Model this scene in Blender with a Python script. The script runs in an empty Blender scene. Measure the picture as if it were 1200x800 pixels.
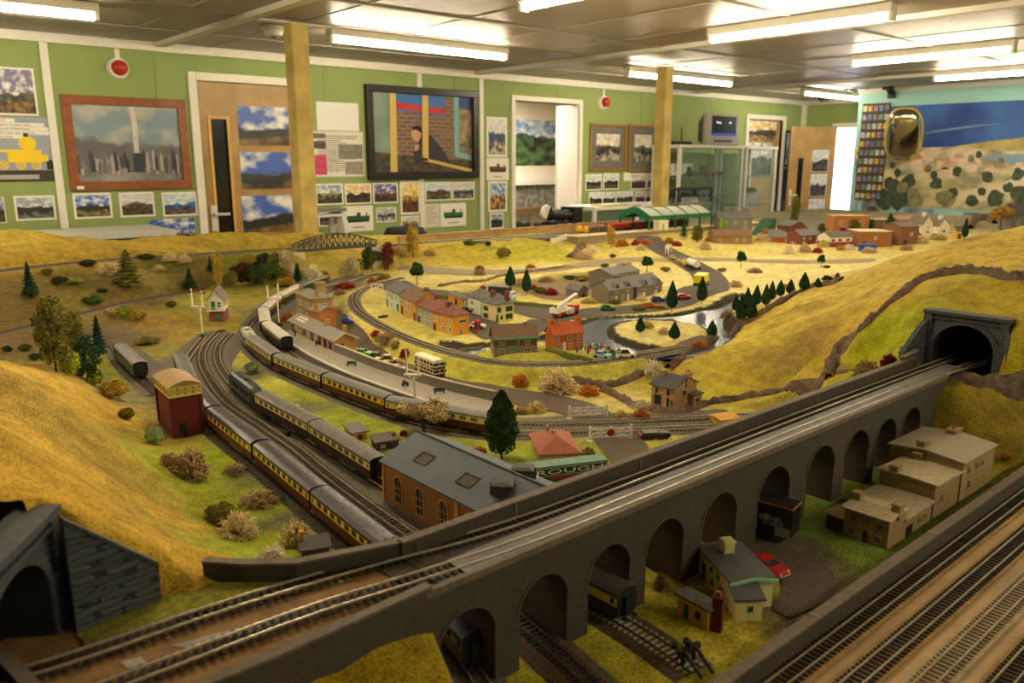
import bpy,bmesh,math,random
import numpy as np
from mathutils import Vector,Matrix
random.seed(7);rng=np.random.default_rng(7)
scene=bpy.context.scene
COL=scene.collection
Z0=0.95
EYE=0.555
CZ=Z0+EYE
FPX,PITCH=945.0,math.radians(12.65)
CP,SP=math.cos(PITCH),math.sin(PITCH)
SA,CA=0.7547,0.6561
PI=math.pi
#measuring
def ray(px,py):
 lat=px-600.0;dv=py-400.0
 f=FPX*CP-dv*SP;d=FPX*SP+dv*CP
 return(SA*lat+CA*f,-CA*lat+SA*f,-d)
def P(px,py,z=0.0):
 "point on the horizontal plane z above the yard, seen at pixel (px,py)"
 r=ray(px,py);t=(z-EYE)/r[2]
 return Vector((r[0]*t,r[1]*t,Z0+z))
def PY(px,py,Y):
 r=ray(px,py);t=Y/r[1]
 return Vector((r[0]*t,Y,CZ+r[2]*t))
def PX(px,py,X):
 r=ray(px,py);t=X/r[0]
 return Vector((X,r[1]*t,CZ+r[2]*t))
def proj(v):
 lat=SA*v[0]-CA*v[1];dist=CA*v[0]+SA*v[1];drop=CZ-v[2]
 dep=dist*CP+drop*SP;up=drop*CP-dist*SP
 return 600+FPX*lat/dep,400+FPX*up/dep
def zat(v,py):
 "height above the yard at which the vertical through v is seen at row py"
 dist=CA*v[0]+SA*v[1];k=(py-400.0)/FPX
 drop=dist*(k*CP+SP)/(CP-k*SP)
 return EYE-drop
def depth_of(v):
 return(CA*v[0]+SA*v[1])*CP+(CZ-v[2])*SP
def mpp(v):
 return depth_of(v)/FPX
#materials
def lin(c):
 return tuple(((x/255.0)/12.92 if x/255.0<=0.04045 else((x/255.0+0.055)/1.055)**2.4)for x in c)
MATS={}
def mat(name,col,rough=0.7,var=0.0,scale=60.0,bump=0.0,bscale=200.0,metal=0.0,col2=None,rnd=0.0,spec=0.4,detail=4.0,emit=None,estr=0.0):
 "plain procedural surface: colour mottled by noise, optional bump"
 if name in MATS:return MATS[name]
 m=bpy.data.materials.new(name);m.use_nodes=True
 nt=m.node_tree;N=nt.nodes;L=nt.links
 b=N['Principled BSDF']
 c1=lin(col)
 b.inputs['Roughness'].default_value=rough
 b.inputs['Metallic'].default_value=metal
 b.inputs['Specular IOR Level'].default_value=spec
 b.inputs['Base Color'].default_value=(*c1,1)
 tc=N.new('ShaderNodeTexCoord')
 if var>0 or col2:
  nz=N.new('ShaderNodeTexNoise');nz.inputs['Scale'].default_value=scale;nz.inputs['Detail'].default_value=detail
  L.new(tc.outputs['Object'],nz.inputs['Vector'])
  mx=N.new('ShaderNodeMix');mx.data_type='RGBA'
  c2=lin(col2)if col2 else tuple(x*(1-var)for x in c1)
  c0=c1 if col2 else tuple(min(1,x*(1+var*0.6))for x in c1)
  mx.inputs[6].default_value=(*c0,1);mx.inputs[7].default_value=(*c2,1)
  mr=N.new('ShaderNodeMapRange');mr.inputs['From Min'].default_value=0.35;mr.inputs['From Max'].default_value=0.65
  L.new(nz.outputs['Fac'],mr.inputs['Value']);L.new(mr.outputs['Result'],mx.inputs[0])
  out=mx.outputs[2]
  if rnd>0:
   oi=N.new('ShaderNodeObjectInfo');hs=N.new('ShaderNodeHueSaturation')
   ma=N.new('ShaderNodeMapRange');ma.inputs['To Min'].default_value=1-rnd;ma.inputs['To Max'].default_value=1+rnd
   L.new(oi.outputs['Random'],ma.inputs['Value']);L.new(ma.outputs['Result'],hs.inputs['Value'])
   L.new(out,hs.inputs['Color']);out=hs.outputs['Color']
  L.new(out,b.inputs['Base Color'])
 if bump>0:
  n2=N.new('ShaderNodeTexNoise');n2.inputs['Scale'].default_value=bscale;n2.inputs['Detail'].default_value=3
  L.new(tc.outputs['Object'],n2.inputs['Vector'])
  bp=N.new('ShaderNodeBump');bp.inputs['Strength'].default_value=bump;bp.inputs['Distance'].default_value=1.0/bscale
  L.new(n2.outputs['Fac'],bp.inputs['Height']);L.new(bp.outputs['Normal'],b.inputs['Normal'])
 if emit:
  b.inputs['Emission Color'].default_value=(*lin(emit),1);b.inputs['Emission Strength'].default_value=estr
 MATS[name]=m
 return m
def brickmat(name,c1,c2,mortar,sx=90.0,bw=0.5,rh=0.25,ms=0.03,rough=0.85,bump=0.4,noise=0.0):
 "courses of stone or brick on upright faces: coordinates are (x+y, z)"
 if name in MATS:return MATS[name]
 m=bpy.data.materials.new(name);m.use_nodes=True
 nt=m.node_tree;N=nt.nodes;L=nt.links;b=N['Principled BSDF']
 b.inputs['Roughness'].default_value=rough
 tc=N.new('ShaderNodeTexCoord');sp=N.new('ShaderNodeSeparateXYZ');ad=N.new('ShaderNodeMath');cb=N.new('ShaderNodeCombineXYZ')
 L.new(tc.outputs['Object'],sp.inputs[0]);L.new(sp.outputs['X'],ad.inputs[0]);L.new(sp.outputs['Y'],ad.inputs[1])
 L.new(ad.outputs[0],cb.inputs['X']);L.new(sp.outputs['Z'],cb.inputs['Y'])
 vec=cb.outputs[0]
 if noise>0:
  nz=N.new('ShaderNodeTexNoise');nz.inputs['Scale'].default_value=sx*0.8
  L.new(tc.outputs['Object'],nz.inputs['Vector'])
  sc=N.new('ShaderNodeVectorMath');sc.operation='SCALE';sc.inputs[3].default_value=noise/sx
  av=N.new('ShaderNodeVectorMath');av.operation='ADD'
  L.new(nz.outputs['Color'],sc.inputs[0]);L.new(vec,av.inputs[0]);L.new(sc.outputs[0],av.inputs[1]);vec=av.outputs[0]
 br=N.new('ShaderNodeTexBrick');L.new(vec,br.inputs['Vector'])
 br.inputs['Color1'].default_value=(*lin(c1),1);br.inputs['Color2'].default_value=(*lin(c2),1);br.inputs['Mortar'].default_value=(*lin(mortar),1)
 br.inputs['Scale'].default_value=sx;br.inputs['Mortar Size'].default_value=ms
 br.inputs['Brick Width'].default_value=bw;br.inputs['Row Height'].default_value=rh;br.inputs['Bias'].default_value=-0.1
 L.new(br.outputs['Color'],b.inputs['Base Color'])
 bp=N.new('ShaderNodeBump');bp.inputs['Strength'].default_value=bump;bp.inputs['Distance'].default_value=0.15/sx;bp.invert=True
 L.new(br.outputs['Fac'],bp.inputs['Height']);L.new(bp.outputs['Normal'],b.inputs['Normal'])
 MATS[name]=m
 return m
#mesh builder
class MB:
 def __init__(self):self.v=[];self.f=[];self.m=[];self.smooth=False
 def face(self,idx,mi=0):self.f.append(tuple(idx));self.m.append(mi)
 def verts(self,pts):
  b=len(self.v);self.v.extend([tuple(p)for p in pts]);return b
 def poly(self,pts,mi=0):
  b=self.verts(pts);self.face(range(b,b+len(pts)),mi)
 def box(self,x0,x1,y0,y1,z0,z1,mi=0,M=None):
  pts=[(x0,y0,z0),(x1,y0,z0),(x1,y1,z0),(x0,y1,z0),(x0,y0,z1),(x1,y0,z1),(x1,y1,z1),(x0,y1,z1)]
  if M is not None:pts=[M@Vector(p)for p in pts]
  b=self.verts(pts)
  for q in((0,3,2,1),(4,5,6,7),(0,1,5,4),(1,2,6,5),(2,3,7,6),(3,0,4,7)):self.face([b+i for i in q],mi)
  return self
 def bar(self,a,c,w,h=None,mi=0,up=(0,0,1)):
  "square bar from a to c"
  a=Vector(a);c=Vector(c);h=h or w;d=(c-a);l=d.length
  if l<1e-7:return self
  d/=l;u=Vector(up)
  if abs(d.dot(u))>0.98:u=Vector((1,0,0))
  s=d.cross(u).normalized();t=s.cross(d)
  s=s*w/2;t=t*h/2
  b=self.verts([a-s-t,a+s-t,a+s+t,a-s+t,c-s-t,c+s-t,c+s+t,c-s+t])
  for q in((0,1,2,3),(4,7,6,5),(0,4,5,1),(1,5,6,2),(2,6,7,3),(3,7,4,0)):self.face([b+i for i in q],mi)
  return self
 def tube(self,pts,r,n=8,mi=0,cap=True):
  pts=[Vector(p)for p in pts];rs=r if isinstance(r,(list,tuple))else[r]*len(pts)
  b0=len(self.v)
  for i,p in enumerate(pts):
   d=(pts[min(i+1,len(pts)-1)]-pts[max(i-1,0)]).normalized()
   u=Vector((0,0,1))if abs(d.z)<0.9 else Vector((1,0,0))
   s=d.cross(u).normalized();t=s.cross(d)
   for k in range(n):
    a=2*PI*k/n;self.v.append(tuple(p+(s*math.cos(a)+t*math.sin(a))*rs[i]))
  for i in range(len(pts)-1):
   for k in range(n):
    a=b0+i*n+k;c=b0+i*n+(k+1)%n
    self.face((a,c,c+n,a+n),mi)
  if cap:
   self.face([b0+k for k in range(n)][::-1],mi);e=b0+(len(pts)-1)*n
   self.face([e+k for k in range(n)],mi)
  return self
 def cyl(self,c,r,h,n=16,mi=0,axis='z',r2=None):
  c=Vector(c);d={'x':(1,0,0),'y':(0,1,0),'z':(0,0,1)}[axis]
  return self.tube([c,c+Vector(d)*h],[r,r if r2 is None else r2],n,mi)
 def lathe(self,prof,n=20,c=(0,0,0),mi=0):
  b0=len(self.v)
  for(r,z)in prof:
   for k in range(n):
    a=2*PI*k/n;self.v.append((c[0]+r*math.cos(a),c[1]+r*math.sin(a),c[2]+z))
  for i in range(len(prof)-1):
   for k in range(n):
    a=b0+i*n+k;d=b0+i*n+(k+1)%n;self.face((a,d,d+n,a+n),mi)
  self.face([b0+k for k in range(n)][::-1],mi);e=b0+(len(prof)-1)*n;self.face([e+k for k in range(n)],mi)
  return self
 def prism(self,prof,a,b,axis='x',mi=0,mis=None,caps=True):
  "profile of 2-D points swept from a to b along an axis (x: (y,z); y: (x,z); z: (x,y))"
  def pt(p,t):return{'x':(t,p[0],p[1]),'y':(p[0],t,p[1]),'z':(p[0],p[1],t)}[axis]
  n=len(prof);b0=self.verts([pt(p,a)for p in prof]+[pt(p,b)for p in prof])
  for i in range(n):
   j=(i+1)%n;self.face((b0+i,b0+j,b0+n+j,b0+n+i),mis[i]if mis else mi)
  if caps:
   self.face([b0+i for i in range(n)][::-1],mi);self.face([b0+n+i for i in range(n)],mi)
  return self
 def mesh(self,name,mats,smooth=None,xf=None):
  me=bpy.data.meshes.new(name)
  me.from_pydata(self.v,[],self.f)
  if not isinstance(mats,(list,tuple)):mats=[mats]
  for x in mats:me.materials.append(x)
  if len(mats)>1:me.polygons.foreach_set('material_index',self.m)
  bm=bmesh.new();bm.from_mesh(me);bmesh.ops.recalc_face_normals(bm,faces=bm.faces);bm.to_mesh(me);bm.free()
  if smooth:
   me.polygons.foreach_set('use_smooth',[True]*len(me.polygons));me.set_sharp_from_angle(angle=math.radians(smooth))
  me.update();return me
 def build(self,name,mats,parent=None,smooth=None,bevel=0.0):
  o=link(name,self.mesh(name,mats,smooth),parent)
  if bevel>0:
   bv=o.modifiers.new('bevel','BEVEL');bv.width=bevel;bv.segments=2;bv.limit_method='ANGLE'
  return o
def link(name,me,parent=None,loc=None,rot=None):
 o=bpy.data.objects.new(name,me);COL.objects.link(o)
 if parent is not None:o.parent=parent
 if loc is not None:o.location=loc
 if rot is not None:o.rotation_euler=rot
 return o
def tag(o,label=None,cat=None,group=None,kind=None):
 if label:o['label']=label
 if cat:o['category']=cat
 if group:o['group']=group
 if kind:o['kind']=kind
 return o
def thing(name,label,cat,loc,rz=0.0,group=None,rot=None):
 o=bpy.data.objects.new(name,None);COL.objects.link(o);o.empty_display_size=0.02
 o.location=loc;o.rotation_euler=rot if rot else(0,0,rz)
 return tag(o,label,cat,group)
KIDS={}
def copy_tree(o,parent=None):
 c=o.copy();COL.objects.link(c)
 if parent is not None:c.parent=parent
 for ch in o.children:copy_tree(ch,c)
 return c
def struct(o):o['kind']='structure';return o
cam=bpy.data.cameras.new('camera');camo=bpy.data.objects.new('camera',cam);COL.objects.link(camo)
cam.sensor_width=36.0;cam.lens=FPX*36.0/1200.0;cam.clip_start=0.02;cam.clip_end=60
camo.location=(0,0,CZ);camo.rotation_euler=(PI/2-PITCH,0,-math.atan2(CA,SA))
cam.dof.use_dof=True;cam.dof.focus_distance=1.6;cam.dof.aperture_fstop=7.5
scene.camera=camo
vs=scene.view_settings
vs.view_transform='Standard';vs.look='None';vs.gamma=1.0;vs.exposure=0.85;vs.use_curve_mapping=False
#the lie of the land
CTRL=[*[(x,y,0.0)for x,y in[(130,445),(160,462),(200,430),(235,402),(265,392),(300,430),(350,470),(400,510),(450,560),(430,620),(350,590),(300,600),(260,560),(250,520),(222,524),(470,
600),(520,620),(600,560),(560,520),(500,500),(640,540),(600,480),(700,540),(740,520),(780,500),(840,495),(300,385),(330,410),(280,370),(345,345),(380,330),(406,326),(322,362),(395,
350),(380,400),(420,425),(500,447),(560,462),(450,470),(640,462),(700,482),(760,492),(240,470),(300,500),(330,640),(400,600)]],(430,322,.005),(455,322,.02),*[(x,y,0.0)for x,y in[(600,
780),(640,770),(700,790),(760,780),(740,740),(800,700),(860,690),(900,640),(950,640),(1000,600),(1060,640),(1100,600),(1180,565),(1160,552),(1010,660),(840,760),(950,690),(1050,565)]],
*[(x,y,.04)for x,y in[(416,354),(440,340),(427,370),(455,384),(482,397),(510,408),(551,419),(592,426),(647,426),(700,424),(760,412)]],*[(x,y,.004)for x,y in[(388,368),(412,385),(440,
402),(475,421),(505,437),(545,447),(600,453),(650,457),(700,455),(745,446)]],*[(x,y,.04)for x,y in[(470,345),(500,365),(540,390),(580,398),(560,400),(640,390),(700,380),(800,400),(740,
390),(830,360),(870,345),(600,340),(680,345),(760,345),(820,330),(640,312),(700,322),(900,315),(960,310),(480,330),(560,325),(900,345),(850,400),(800,412),(960,335)]],(730,290,.065),
(690,292,.05),(740,300,.055),(790,280,.08),(850,292,.055),(900,292,.06),(950,292,.06),(1000,285,.065),(1050,282,.07),(1100,275,.075),(1130,268,.08),(850,272,.08),(800,268,.09),(1000,
262,.085),(900,265,.085),(420,314,.02),(470,318,.035),(550,313,.04),(640,308,.045),(470,290,.085),(440,296,.07),(500,287,.1),(560,285,.1),(620,283,.1),(662,287,.09),(520,278,.1),(600,
275,.1),(690,268,.095),(760,266,.095),(0,391,.02),(45,380,.02),(91,369,.02),(154,353,.02),(214,344,.015),(260,336,.01),(50,348,.065),(150,333,.08),(250,322,.07),(0,355,.068),(0,335,
.105),(100,320,.112),(200,312,.105),(300,316,.04),(340,312,.025),(290,304,.10),(0,318,.14),(52,313,.14),(104,307,.14),(192,301,.14),(250,297,.14),(300,294,.14),(335,293,.14),(60,395,
.008),(120,398,.003),(178,392,.003),(200,368,.03),(240,358,.02),(275,345,.01),(160,376,.025),(225,384,.0),(200,385,.02),(25,400,.012),(150,410,.0),(0,500,.255),(60,470,.19),(0,440,
.225),(0,418,.17),(60,428,.11),(110,445,.045),(132,472,.02),(150,500,.015),(172,520,.01),(100,500,.12),(50,540,.215),(0,580,.25),(100,560,.145),(150,560,.07),(200,580,.025),(230,610,
.012),(150,600,.105),(200,622,.06),(100,600,.185),(75,604,.235),(30,590,.25),(130,640,.165),(180,655,.14),(220,665,.125),(235,655,.07),(260,630,.01),(60,410,.03),(25,408,.04),(780,
440,.005),(830,405,.05),(872,375,.075),(930,350,.12),(1000,326,.2),(1060,306,.25),(1130,285,.30),(1200,264,.34),(840,440,.02),(900,420,.06),(960,390,.12),(860,465,.004),(920,455,.02),
(960,430,.075),(1000,400,.14),(1060,360,.225),(1130,335,.27),(1200,330,.29),(970,450,.03),(1010,425,.10),(1050,395,.17),(1100,350,.25),(1190,370,.255),(1040,412,.135),]
CW=[(1.2,.76,0),(1.0,.74,0),(.8,.73,0),(.6,.75,0),(.7,.64,0),(.9,.64,0),(1.1,.64,0),(1.3,.64,0),(1.5,.64,.0),(1.45,.76,0),(.2,.7,.125),(.3,.7,.125),(.4,.68,.12),(.2,.6,.12),(.3,.59,
.11),(.40,.58,.10),(.45,.57,.08),(.3,.45,.02),(.2,.45,.02),(.42,.47,.02),(.5,.5,.0),(.05,.6,.13),(.0,.9,.28),(-.2,1.0,.28),(-.3,1.4,.25),(-.4,2.0,.2),(-.5,3,.05),(-.5,4.0,.25),(-.1,
.8,.27),(-.2,.6,.25),(-.3,.45,.2),(-.06,.72,.28),(-.03,.62,.27),(.0,.57,.22),(-.05,.5,.2),(.0,1.3,.26),(.1,1.6,.16),(.0,2.0,.1),(.0,2.4,.02),(.2,2.2,.01),(1.65,.55,.11),(1.70,.56,.125),
(1.75,.56,.128),(1.70,.51,.10),(1.65,.47,.05),(1.75,.47,.09),(1.7,.44,.04),(1.6,.46,.0),(1.84,.50,.16),(1.9,.47,.17),(2.0,.45,.18),(1.9,.6,.26),(2.1,.6,.28),(2.4,.6,.3),(2.8,.6,.33),
(2.3,.45,.25),(3.2,.6,.34),(4,.6,.3),(4.2,1.0,.25),(2.0,.8,.25),(1.9,.75,.25),(1.82,.74,.22),(1.7,.74,.135),(1.62,.74,.1),(2.6,1.9,.07),(3,1.7,.08),(3.6,1.5,.08),(4.2,1.5,.08),(5,1.5,
.07),(6,1.5,.08),(7,2,.08),(7.4,3,.08),(6,3,.08),(5,3.2,.085),(6,4,.09),(7,4,.09),(5,.6,.1),(6,.6,.1),(7.4,.8,.1),(.3,3.98,.27),(.61,3.98,.262),(.736,3.98,.233),(1.063,3.98,.193),(1.294,
3.98,.182),(1.727,3.98,.188),(2.036,3.98,.174),(2.3,4.0,.13),(.61,4.1,.25),(1.06,4.1,.19),(1.73,4.1,.18),(2.04,4.1,.16),(.2,4.0,.26),(-.2,3.95,.26),(3,4.05,.1),(4,4.05,.095),(5,4.05,
.095),(3,2.9,.045),(4,2.3,.05),(1.9,.43,.08),(2.0,.42,.08),(2.4,.42,.10),(3,.42,.12),(1.5,.43,0),(1.35,.43,0),(.7,.43,0),(.9,.43,0),(1.1,.43,0),(1.2,.5,0),]
GX0,GX1,GY0,GY1,GS=-0.6,7.6,0.418,4.1,0.0125
def _rbf():
 pts=[(*P(x,y,z)[:2],z)for x,y,z in CTRL]+CW
 A=np.array(pts);X=A[:,:2];z=A[:,2];n=len(X)
 d=np.sqrt(((X[:,None]-X[None])**2).sum(-1))
 K=np.zeros((n+1,n+1));K[:n,:n]=-np.sqrt(d*d+0.02**2);K[:n,:n]+=-np.eye(n)*0.004;K[n,:n]=1;K[:n,n]=1
 w=np.linalg.solve(K,np.r_[z,0])
 gx=np.arange(GX0,GX1+1e-6,GS);gy=np.arange(GY0,GY1+1e-6,GS)
 H=np.zeros((len(gy),len(gx)))
 xx,yy=np.meshgrid(gx,gy)
 H+=w[n]
 for i in range(n):H+=-w[i]*np.sqrt((xx-X[i,0])**2+(yy-X[i,1])**2+0.02**2)
 return gx,gy,xx,yy,H
gx,gy,XX,YY,HH=_rbf()
def blur(A,k):
 for _ in range(k):
  B=np.pad(A,1,mode='edge');A=(B[1:-1,1:-1]*4+B[:-2,1:-1]*2+B[2:,1:-1]*2+B[1:-1,:-2]*2+B[1:-1,2:]*2+B[:-2,:-2]+B[2:,2:]+B[:-2,2:]+B[2:,:-2])/16
 return A
HH=blur(HH,4)
def fbm(seed,cell,octv=4):
 r=np.random.default_rng(seed);out=np.zeros_like(HH);amp=1.0
 for o in range(octv):
  c=cell/(2**o);nx=int((GX1-GX0)/c)+3;ny=int((GY1-GY0)/c)+3
  g=r.uniform(-1,1,(ny,nx));u=(XX-GX0)/c;v=(YY-GY0)/c
  i=u.astype(int);j=v.astype(int);fu=u-i;fv=v-j;fu=fu*fu*(3-2*fu);fv=fv*fv*(3-2*fv)
  out+=amp*((g[j,i]*(1-fu)+g[j,i+1]*fu)*(1-fv)+(g[j+1,i]*(1-fu)+g[j+1,i+1]*fu)*fv);amp*=0.5
 return out
ROUGH=np.clip((HH-0.045)/0.06,0,1)
HH=HH+fbm(3,0.22)*(0.0012+0.009*ROUGH)+fbm(4,0.04,2)*(0.0004+0.0014*ROUGH)-np.abs(fbm(8,0.17,2))*.013*ROUGH-np.abs(fbm(9,0.07,2))*.004*ROUGH+.009*ROUGH
def clampbox(x0,x1,y0,y1,lo=None,hi=None,soft=0.0):
 global HH
 m=(XX>=x0)&(XX<=x1)&(YY>=y0)&(YY<=y1)
 if lo is not None:HH=np.where(m,np.maximum(HH,lo),HH)
 if hi is not None:HH=np.where(m,np.minimum(HH,hi),HH)
ZD=0.132
PXF=1.78
clampbox(.45,1.62,.575,.70,hi=0.0)
clampbox(.45,1.62,.70,.79,hi=0.003)
clampbox(.45,1.62,.418,.58,hi=0.006)
clampbox(.15,.46,.585,.765,hi=.118)
clampbox(1.55,PXF,.60,.70,hi=.118)
def portal_ground(x,y,rz,W,HT):
 "bank the ground up behind a tunnel face and clear it in front"
 global HH
 c,s=math.cos(rz),math.sin(rz);lx=(XX-x)*c+(YY-y)*s;ly=-(XX-x)*s+(YY-y)*c
 up=np.clip(1-np.maximum(np.abs(lx)-W/2-.01,0)/.06,0,1)*np.clip(1-np.maximum(ly-.16,0)/.2,0,1)
 tgt=ZD+HT+.001+np.clip(ly-.03,0,.3)*.22
 HH=np.where(ly>.012,np.maximum(HH,np.where(up>0,HH*(1-up)+np.maximum(HH,tgt)*up,HH)),HH)
 fr=(np.abs(lx)<W/2+.004)&(ly<=.012)&(ly>-.16)
 HH=np.where(fr,np.minimum(HH,ZD-.012),HH)
 return(np.abs(lx)<W/2-.004)&(ly>-.02)&(ly<.028)
PR_R=(PXF,.618,-PI/2,.148,.110)
_A=P(67,742,ZD);_d=Vector((.56,.83,0)).normalized();_c=_A-_d*.060
PR_L=(_c.x,_c.y,math.atan2(_d.y,_d.x),.150,.112)
def H(x,y):
 u=(x-GX0)/GS;v=(y-GY0)/GS
 u=min(max(u,0),len(gx)-1.001);v=min(max(v,0),len(gy)-1.001)
 i=int(u);j=int(v);fu=u-i;fv=v-j
 return float((HH[j,i]*(1-fu)+HH[j,i+1]*fu)*(1-fv)+(HH[j+1,i]*(1-fu)+HH[j+1,i+1]*fu)*fv)
def G(px,py):
 "the point of the ground seen at a pixel"
 r=Vector(ray(px,py));t0=None;prev=0.0
 z=0.36
 while z>-0.05:
  t=(z-EYE)/r[2];x,y=r[0]*t,r[1]*t
  if z<=H(x,y):
   lo,hi=z,z+0.004
   for _ in range(12):
    mz=(lo+hi)/2;t=(mz-EYE)/r[2];x,y=r[0]*t,r[1]*t
    if mz<=H(x,y):lo=mz
    else:hi=mz
   return Vector((x,y,Z0+H(x,y)))
  z-=0.004
 p=P(px,py,0);return Vector((p.x,p.y,Z0+H(p.x,p.y)))
def smooth_path(pts,step=0.02,closed=False):
 pts=[Vector(p)for p in pts];out=[]
 n=len(pts)
 for i in range(n-1):
  p0=pts[max(i-1,0)];p1=pts[i];p2=pts[i+1];p3=pts[min(i+2,n-1)]
  if i==0:p0=p1*2-p2
  if i==n-2:p3=p2*2-p1
  k=max(2,int((p2-p1).length/step))
  for j in range(k):
   t=j/k
   out.append(0.5*((2*p1)+(p2-p0)*t+(2*p0-5*p1+4*p2-p3)*t*t+(3*p1-p0-3*p2+p3)*t*t*t))
 out.append(pts[-1]);return out
def grade(path,half=0.03,fade=0.035):
 "cut or bank the ground to a path's own height"
 global HH
 if len(path)<2:return
 W=np.zeros_like(HH);Zt=np.zeros_like(HH);D=np.full_like(HH,9.0)
 for p in path:
  i0=int((p[0]-half-fade-GX0)/GS);i1=int((p[0]+half+fade-GX0)/GS)+2
  j0=int((p[1]-half-fade-GY0)/GS);j1=int((p[1]+half+fade-GY0)/GS)+2
  i0=max(i0,0);j0=max(j0,0)
  if i1<=i0 or j1<=j0:continue
  sl=(slice(j0,j1),slice(i0,i1))
  d=np.hypot(XX[sl]-p[0],YY[sl]-p[1]);better=d<D[sl]
  D[sl]=np.where(better,d,D[sl]);Zt[sl]=np.where(better,p[2]-Z0,Zt[sl])
 w=np.clip(1-(D-half)/fade,0,1);w=w*w*(3-2*w)
 HH=HH*(1-w)+Zt*w
clampbox(.138,.225,.70,.774,hi=.120)
for _x in np.arange(.13,.225,GS):clampbox(_x,_x+GS,.786,.86,lo=.244-(_x-.13)*.85)
CUT_R=portal_ground(*PR_R);CUT_L=portal_ground(*PR_L)
#railway tracks
M_ballast=mat('ballast',(112,102,88),.95,.75,330,1.0,420)
M_ballast_brown=mat('brown_ballast',(96,76,58),.95,.45,260,.8,420)
M_sleeper=mat('sleeper',(52,42,36),.85,.2,300)
M_rail=mat('rail_steel',(214,200,170),.30,.12,90,metal=.55)
M_rail_y=mat('yard_rail',(186,168,130),.45,.2,90,metal=.2)
M_sl_y=mat('yard_sleeper',(88,76,64),.9,.3,300)
M_rail_rust=mat('rail_dull',(120,98,78),.45,.25,90,metal=.6)
def path_px(pts,z=0.0):
 return smooth_path([P(p[0],p[1],p[2]if len(p)>2 else z)for p in pts])
def resample(path,step):
 out=[];acc=0.0;out.append((path[0],(path[1]-path[0]).normalized()))
 for a,b in zip(path[:-1],path[1:]):
  l=(b-a).length
  if l<1e-9:continue
  d=(b-a)/l;t=step-acc
  while t<=l:
   out.append((a+d*t,d));t+=step
  acc=(acc+l)%step if True else 0
  acc=l-(t-step)
 return out
def ribbon(mb,path,offs,mi=0):
 "sheet along a path; offs = list of (sideways, up)"
 n=len(offs);b0=len(mb.v)
 for i,p in enumerate(path):
  d=path[min(i+1,len(path)-1)]-path[max(i-1,0)];d.z=0;d.normalize();s=Vector((d.y,-d.x,0))
  for o in offs:mb.v.append(tuple(p+s*o[0]+Vector((0,0,o[1]))))
 for i in range(len(path)-1):
  for k in range(n-1):
   a=b0+i*n+k;mb.face((a,a+1,a+n+1,a+n),mi)
 return mb
TRACKS={}
def track(name,label,path,ballast=M_ballast,rail=M_rail,bed=True,width=.027,sleep=M_sleeper,gauge=.0165,gr=True,pitch=.0088,group='railway tracks',bedh=.003):
 if gr:grade(path)
 TRACKS[name]=path
 root=thing('railway_track',label,'track',path[0],0,group)
 o0=path[0];pp=[p-o0 for p in path]
 if bed:
  m=MB();ribbon(m,pp,[(-width-.012,-.006),(-width,bedh*.6),(-.017,bedh),(.017,bedh),(width,bedh*.6),(width+.012,-.006)]);m.build('ballast',ballast,root,60)
 m=MB()
 for p,d in resample(pp,pitch):
  d2=Vector((d.x,d.y,0)).normalized();s=Vector((d2.y,-d2.x,0))
  a=p+Vector((0,0,bedh+.0010));m.bar(a-s*.015,a+s*.015,.0036,.0022)
 so=m.build('sleepers',sleep,root);so['kind']='stuff'
 for sgn in(-1,1):
  m=MB();g=sgn*gauge/2
  ribbon(m,pp,[(g-.0009,bedh+.002),(g-.0006,bedh+.0045),(g+.0006,bedh+.0045),(g+.0009,bedh+.002)]);m.build('rail',rail,root)
 return root
RH=.0075
def path_sk(pts,zm=.014):
 q=[P(p[0],p[1],p[2]if len(p)>2 else zm)for p in pts]
 return smooth_path([Vector((v.x,v.y,Z0))for v in q])
T1=path_sk([(238,392),(222,412),(214,432),(225,460),(258,500),(310,541),(376,596),(436,644),(480,686),(545,775,0),(590,850,0)])
T2=path_px([(254,392),(240,408),(238,430),(262,468),(310,503),(345,527),(380,556),(430,594),(480,630),(560,692),(640,760),(700,815)])
T3F=path_sk([(268,388),(256,402),(256,422),(276,450),(312,479),(366,510),(455,566),(560,630),(660,690,.004),(745,742,0),(815,790,0)])
T4=path_sk([(406,320),(376,330),(330,352),(305,366),(290,380),(291,400),(320,425),(380,452),(460,482),(530,498),(606,503),(680,499),(760,498),(850,494),(930,490)])
PEDGE=[]
_e=[P(x,y,.019)for x,y in[(336,398.5),(350,408),(365,417),(404,435.5),(440,449),(482,463.5),(537,480.5),(572,488)]]
for i in range(1,len(_e)-1):
 d=(_e[i+1]-_e[i-1]);d.z=0;d.normalize();n=Vector((d.y,-d.x,0));n=n if n.dot(_e[i])<0 else-n
 v=_e[i]+n*.0245;PEDGE.append((*proj((v.x,v.y,Z0)),0))
T5=path_sk([(470,318),(440,318),(408,328),(380,333),(345,346),(322,360),(310,374),(313,388)]+PEDGE+[(612,490),(680,490),(760,487),(850,483),(930,478)])
T6=path_px([(470,326,.03),(440,333,.035),(420,343,.04),(415,352,.04),(420,364,.04),(440,378,.04),(472,394,.04),(510,408,.04),(551,419,.04),(592,426,.04),(647,427,.04),(700,424,.04),
(760,414,.04),(800,407,.04)])
T7=path_px([(-40,402,.02),(0,391,.02),(91,369,.02),(154,353.5,.02),(214,344,.016),(262,336,.008)])
T8=path_px([(-40,323,.14),(0,318,.14),(104,307,.14),(192,301,.14),(300,294.5,.14),(346,292,.14)])
T9=path_px([(440,289,.125),(500,284,.112),(560,280,.1),(640,275,.1),(720,268,.1),(800,262,.1)])
T10=path_sk([(132,400),(142,417),(156,432),(178,451),(184,456)])
k3=next(i for i,p in enumerate(T3F)if p.y<.80);T3=T3F[:k3+1];T3B=T3F[k3:]
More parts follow.
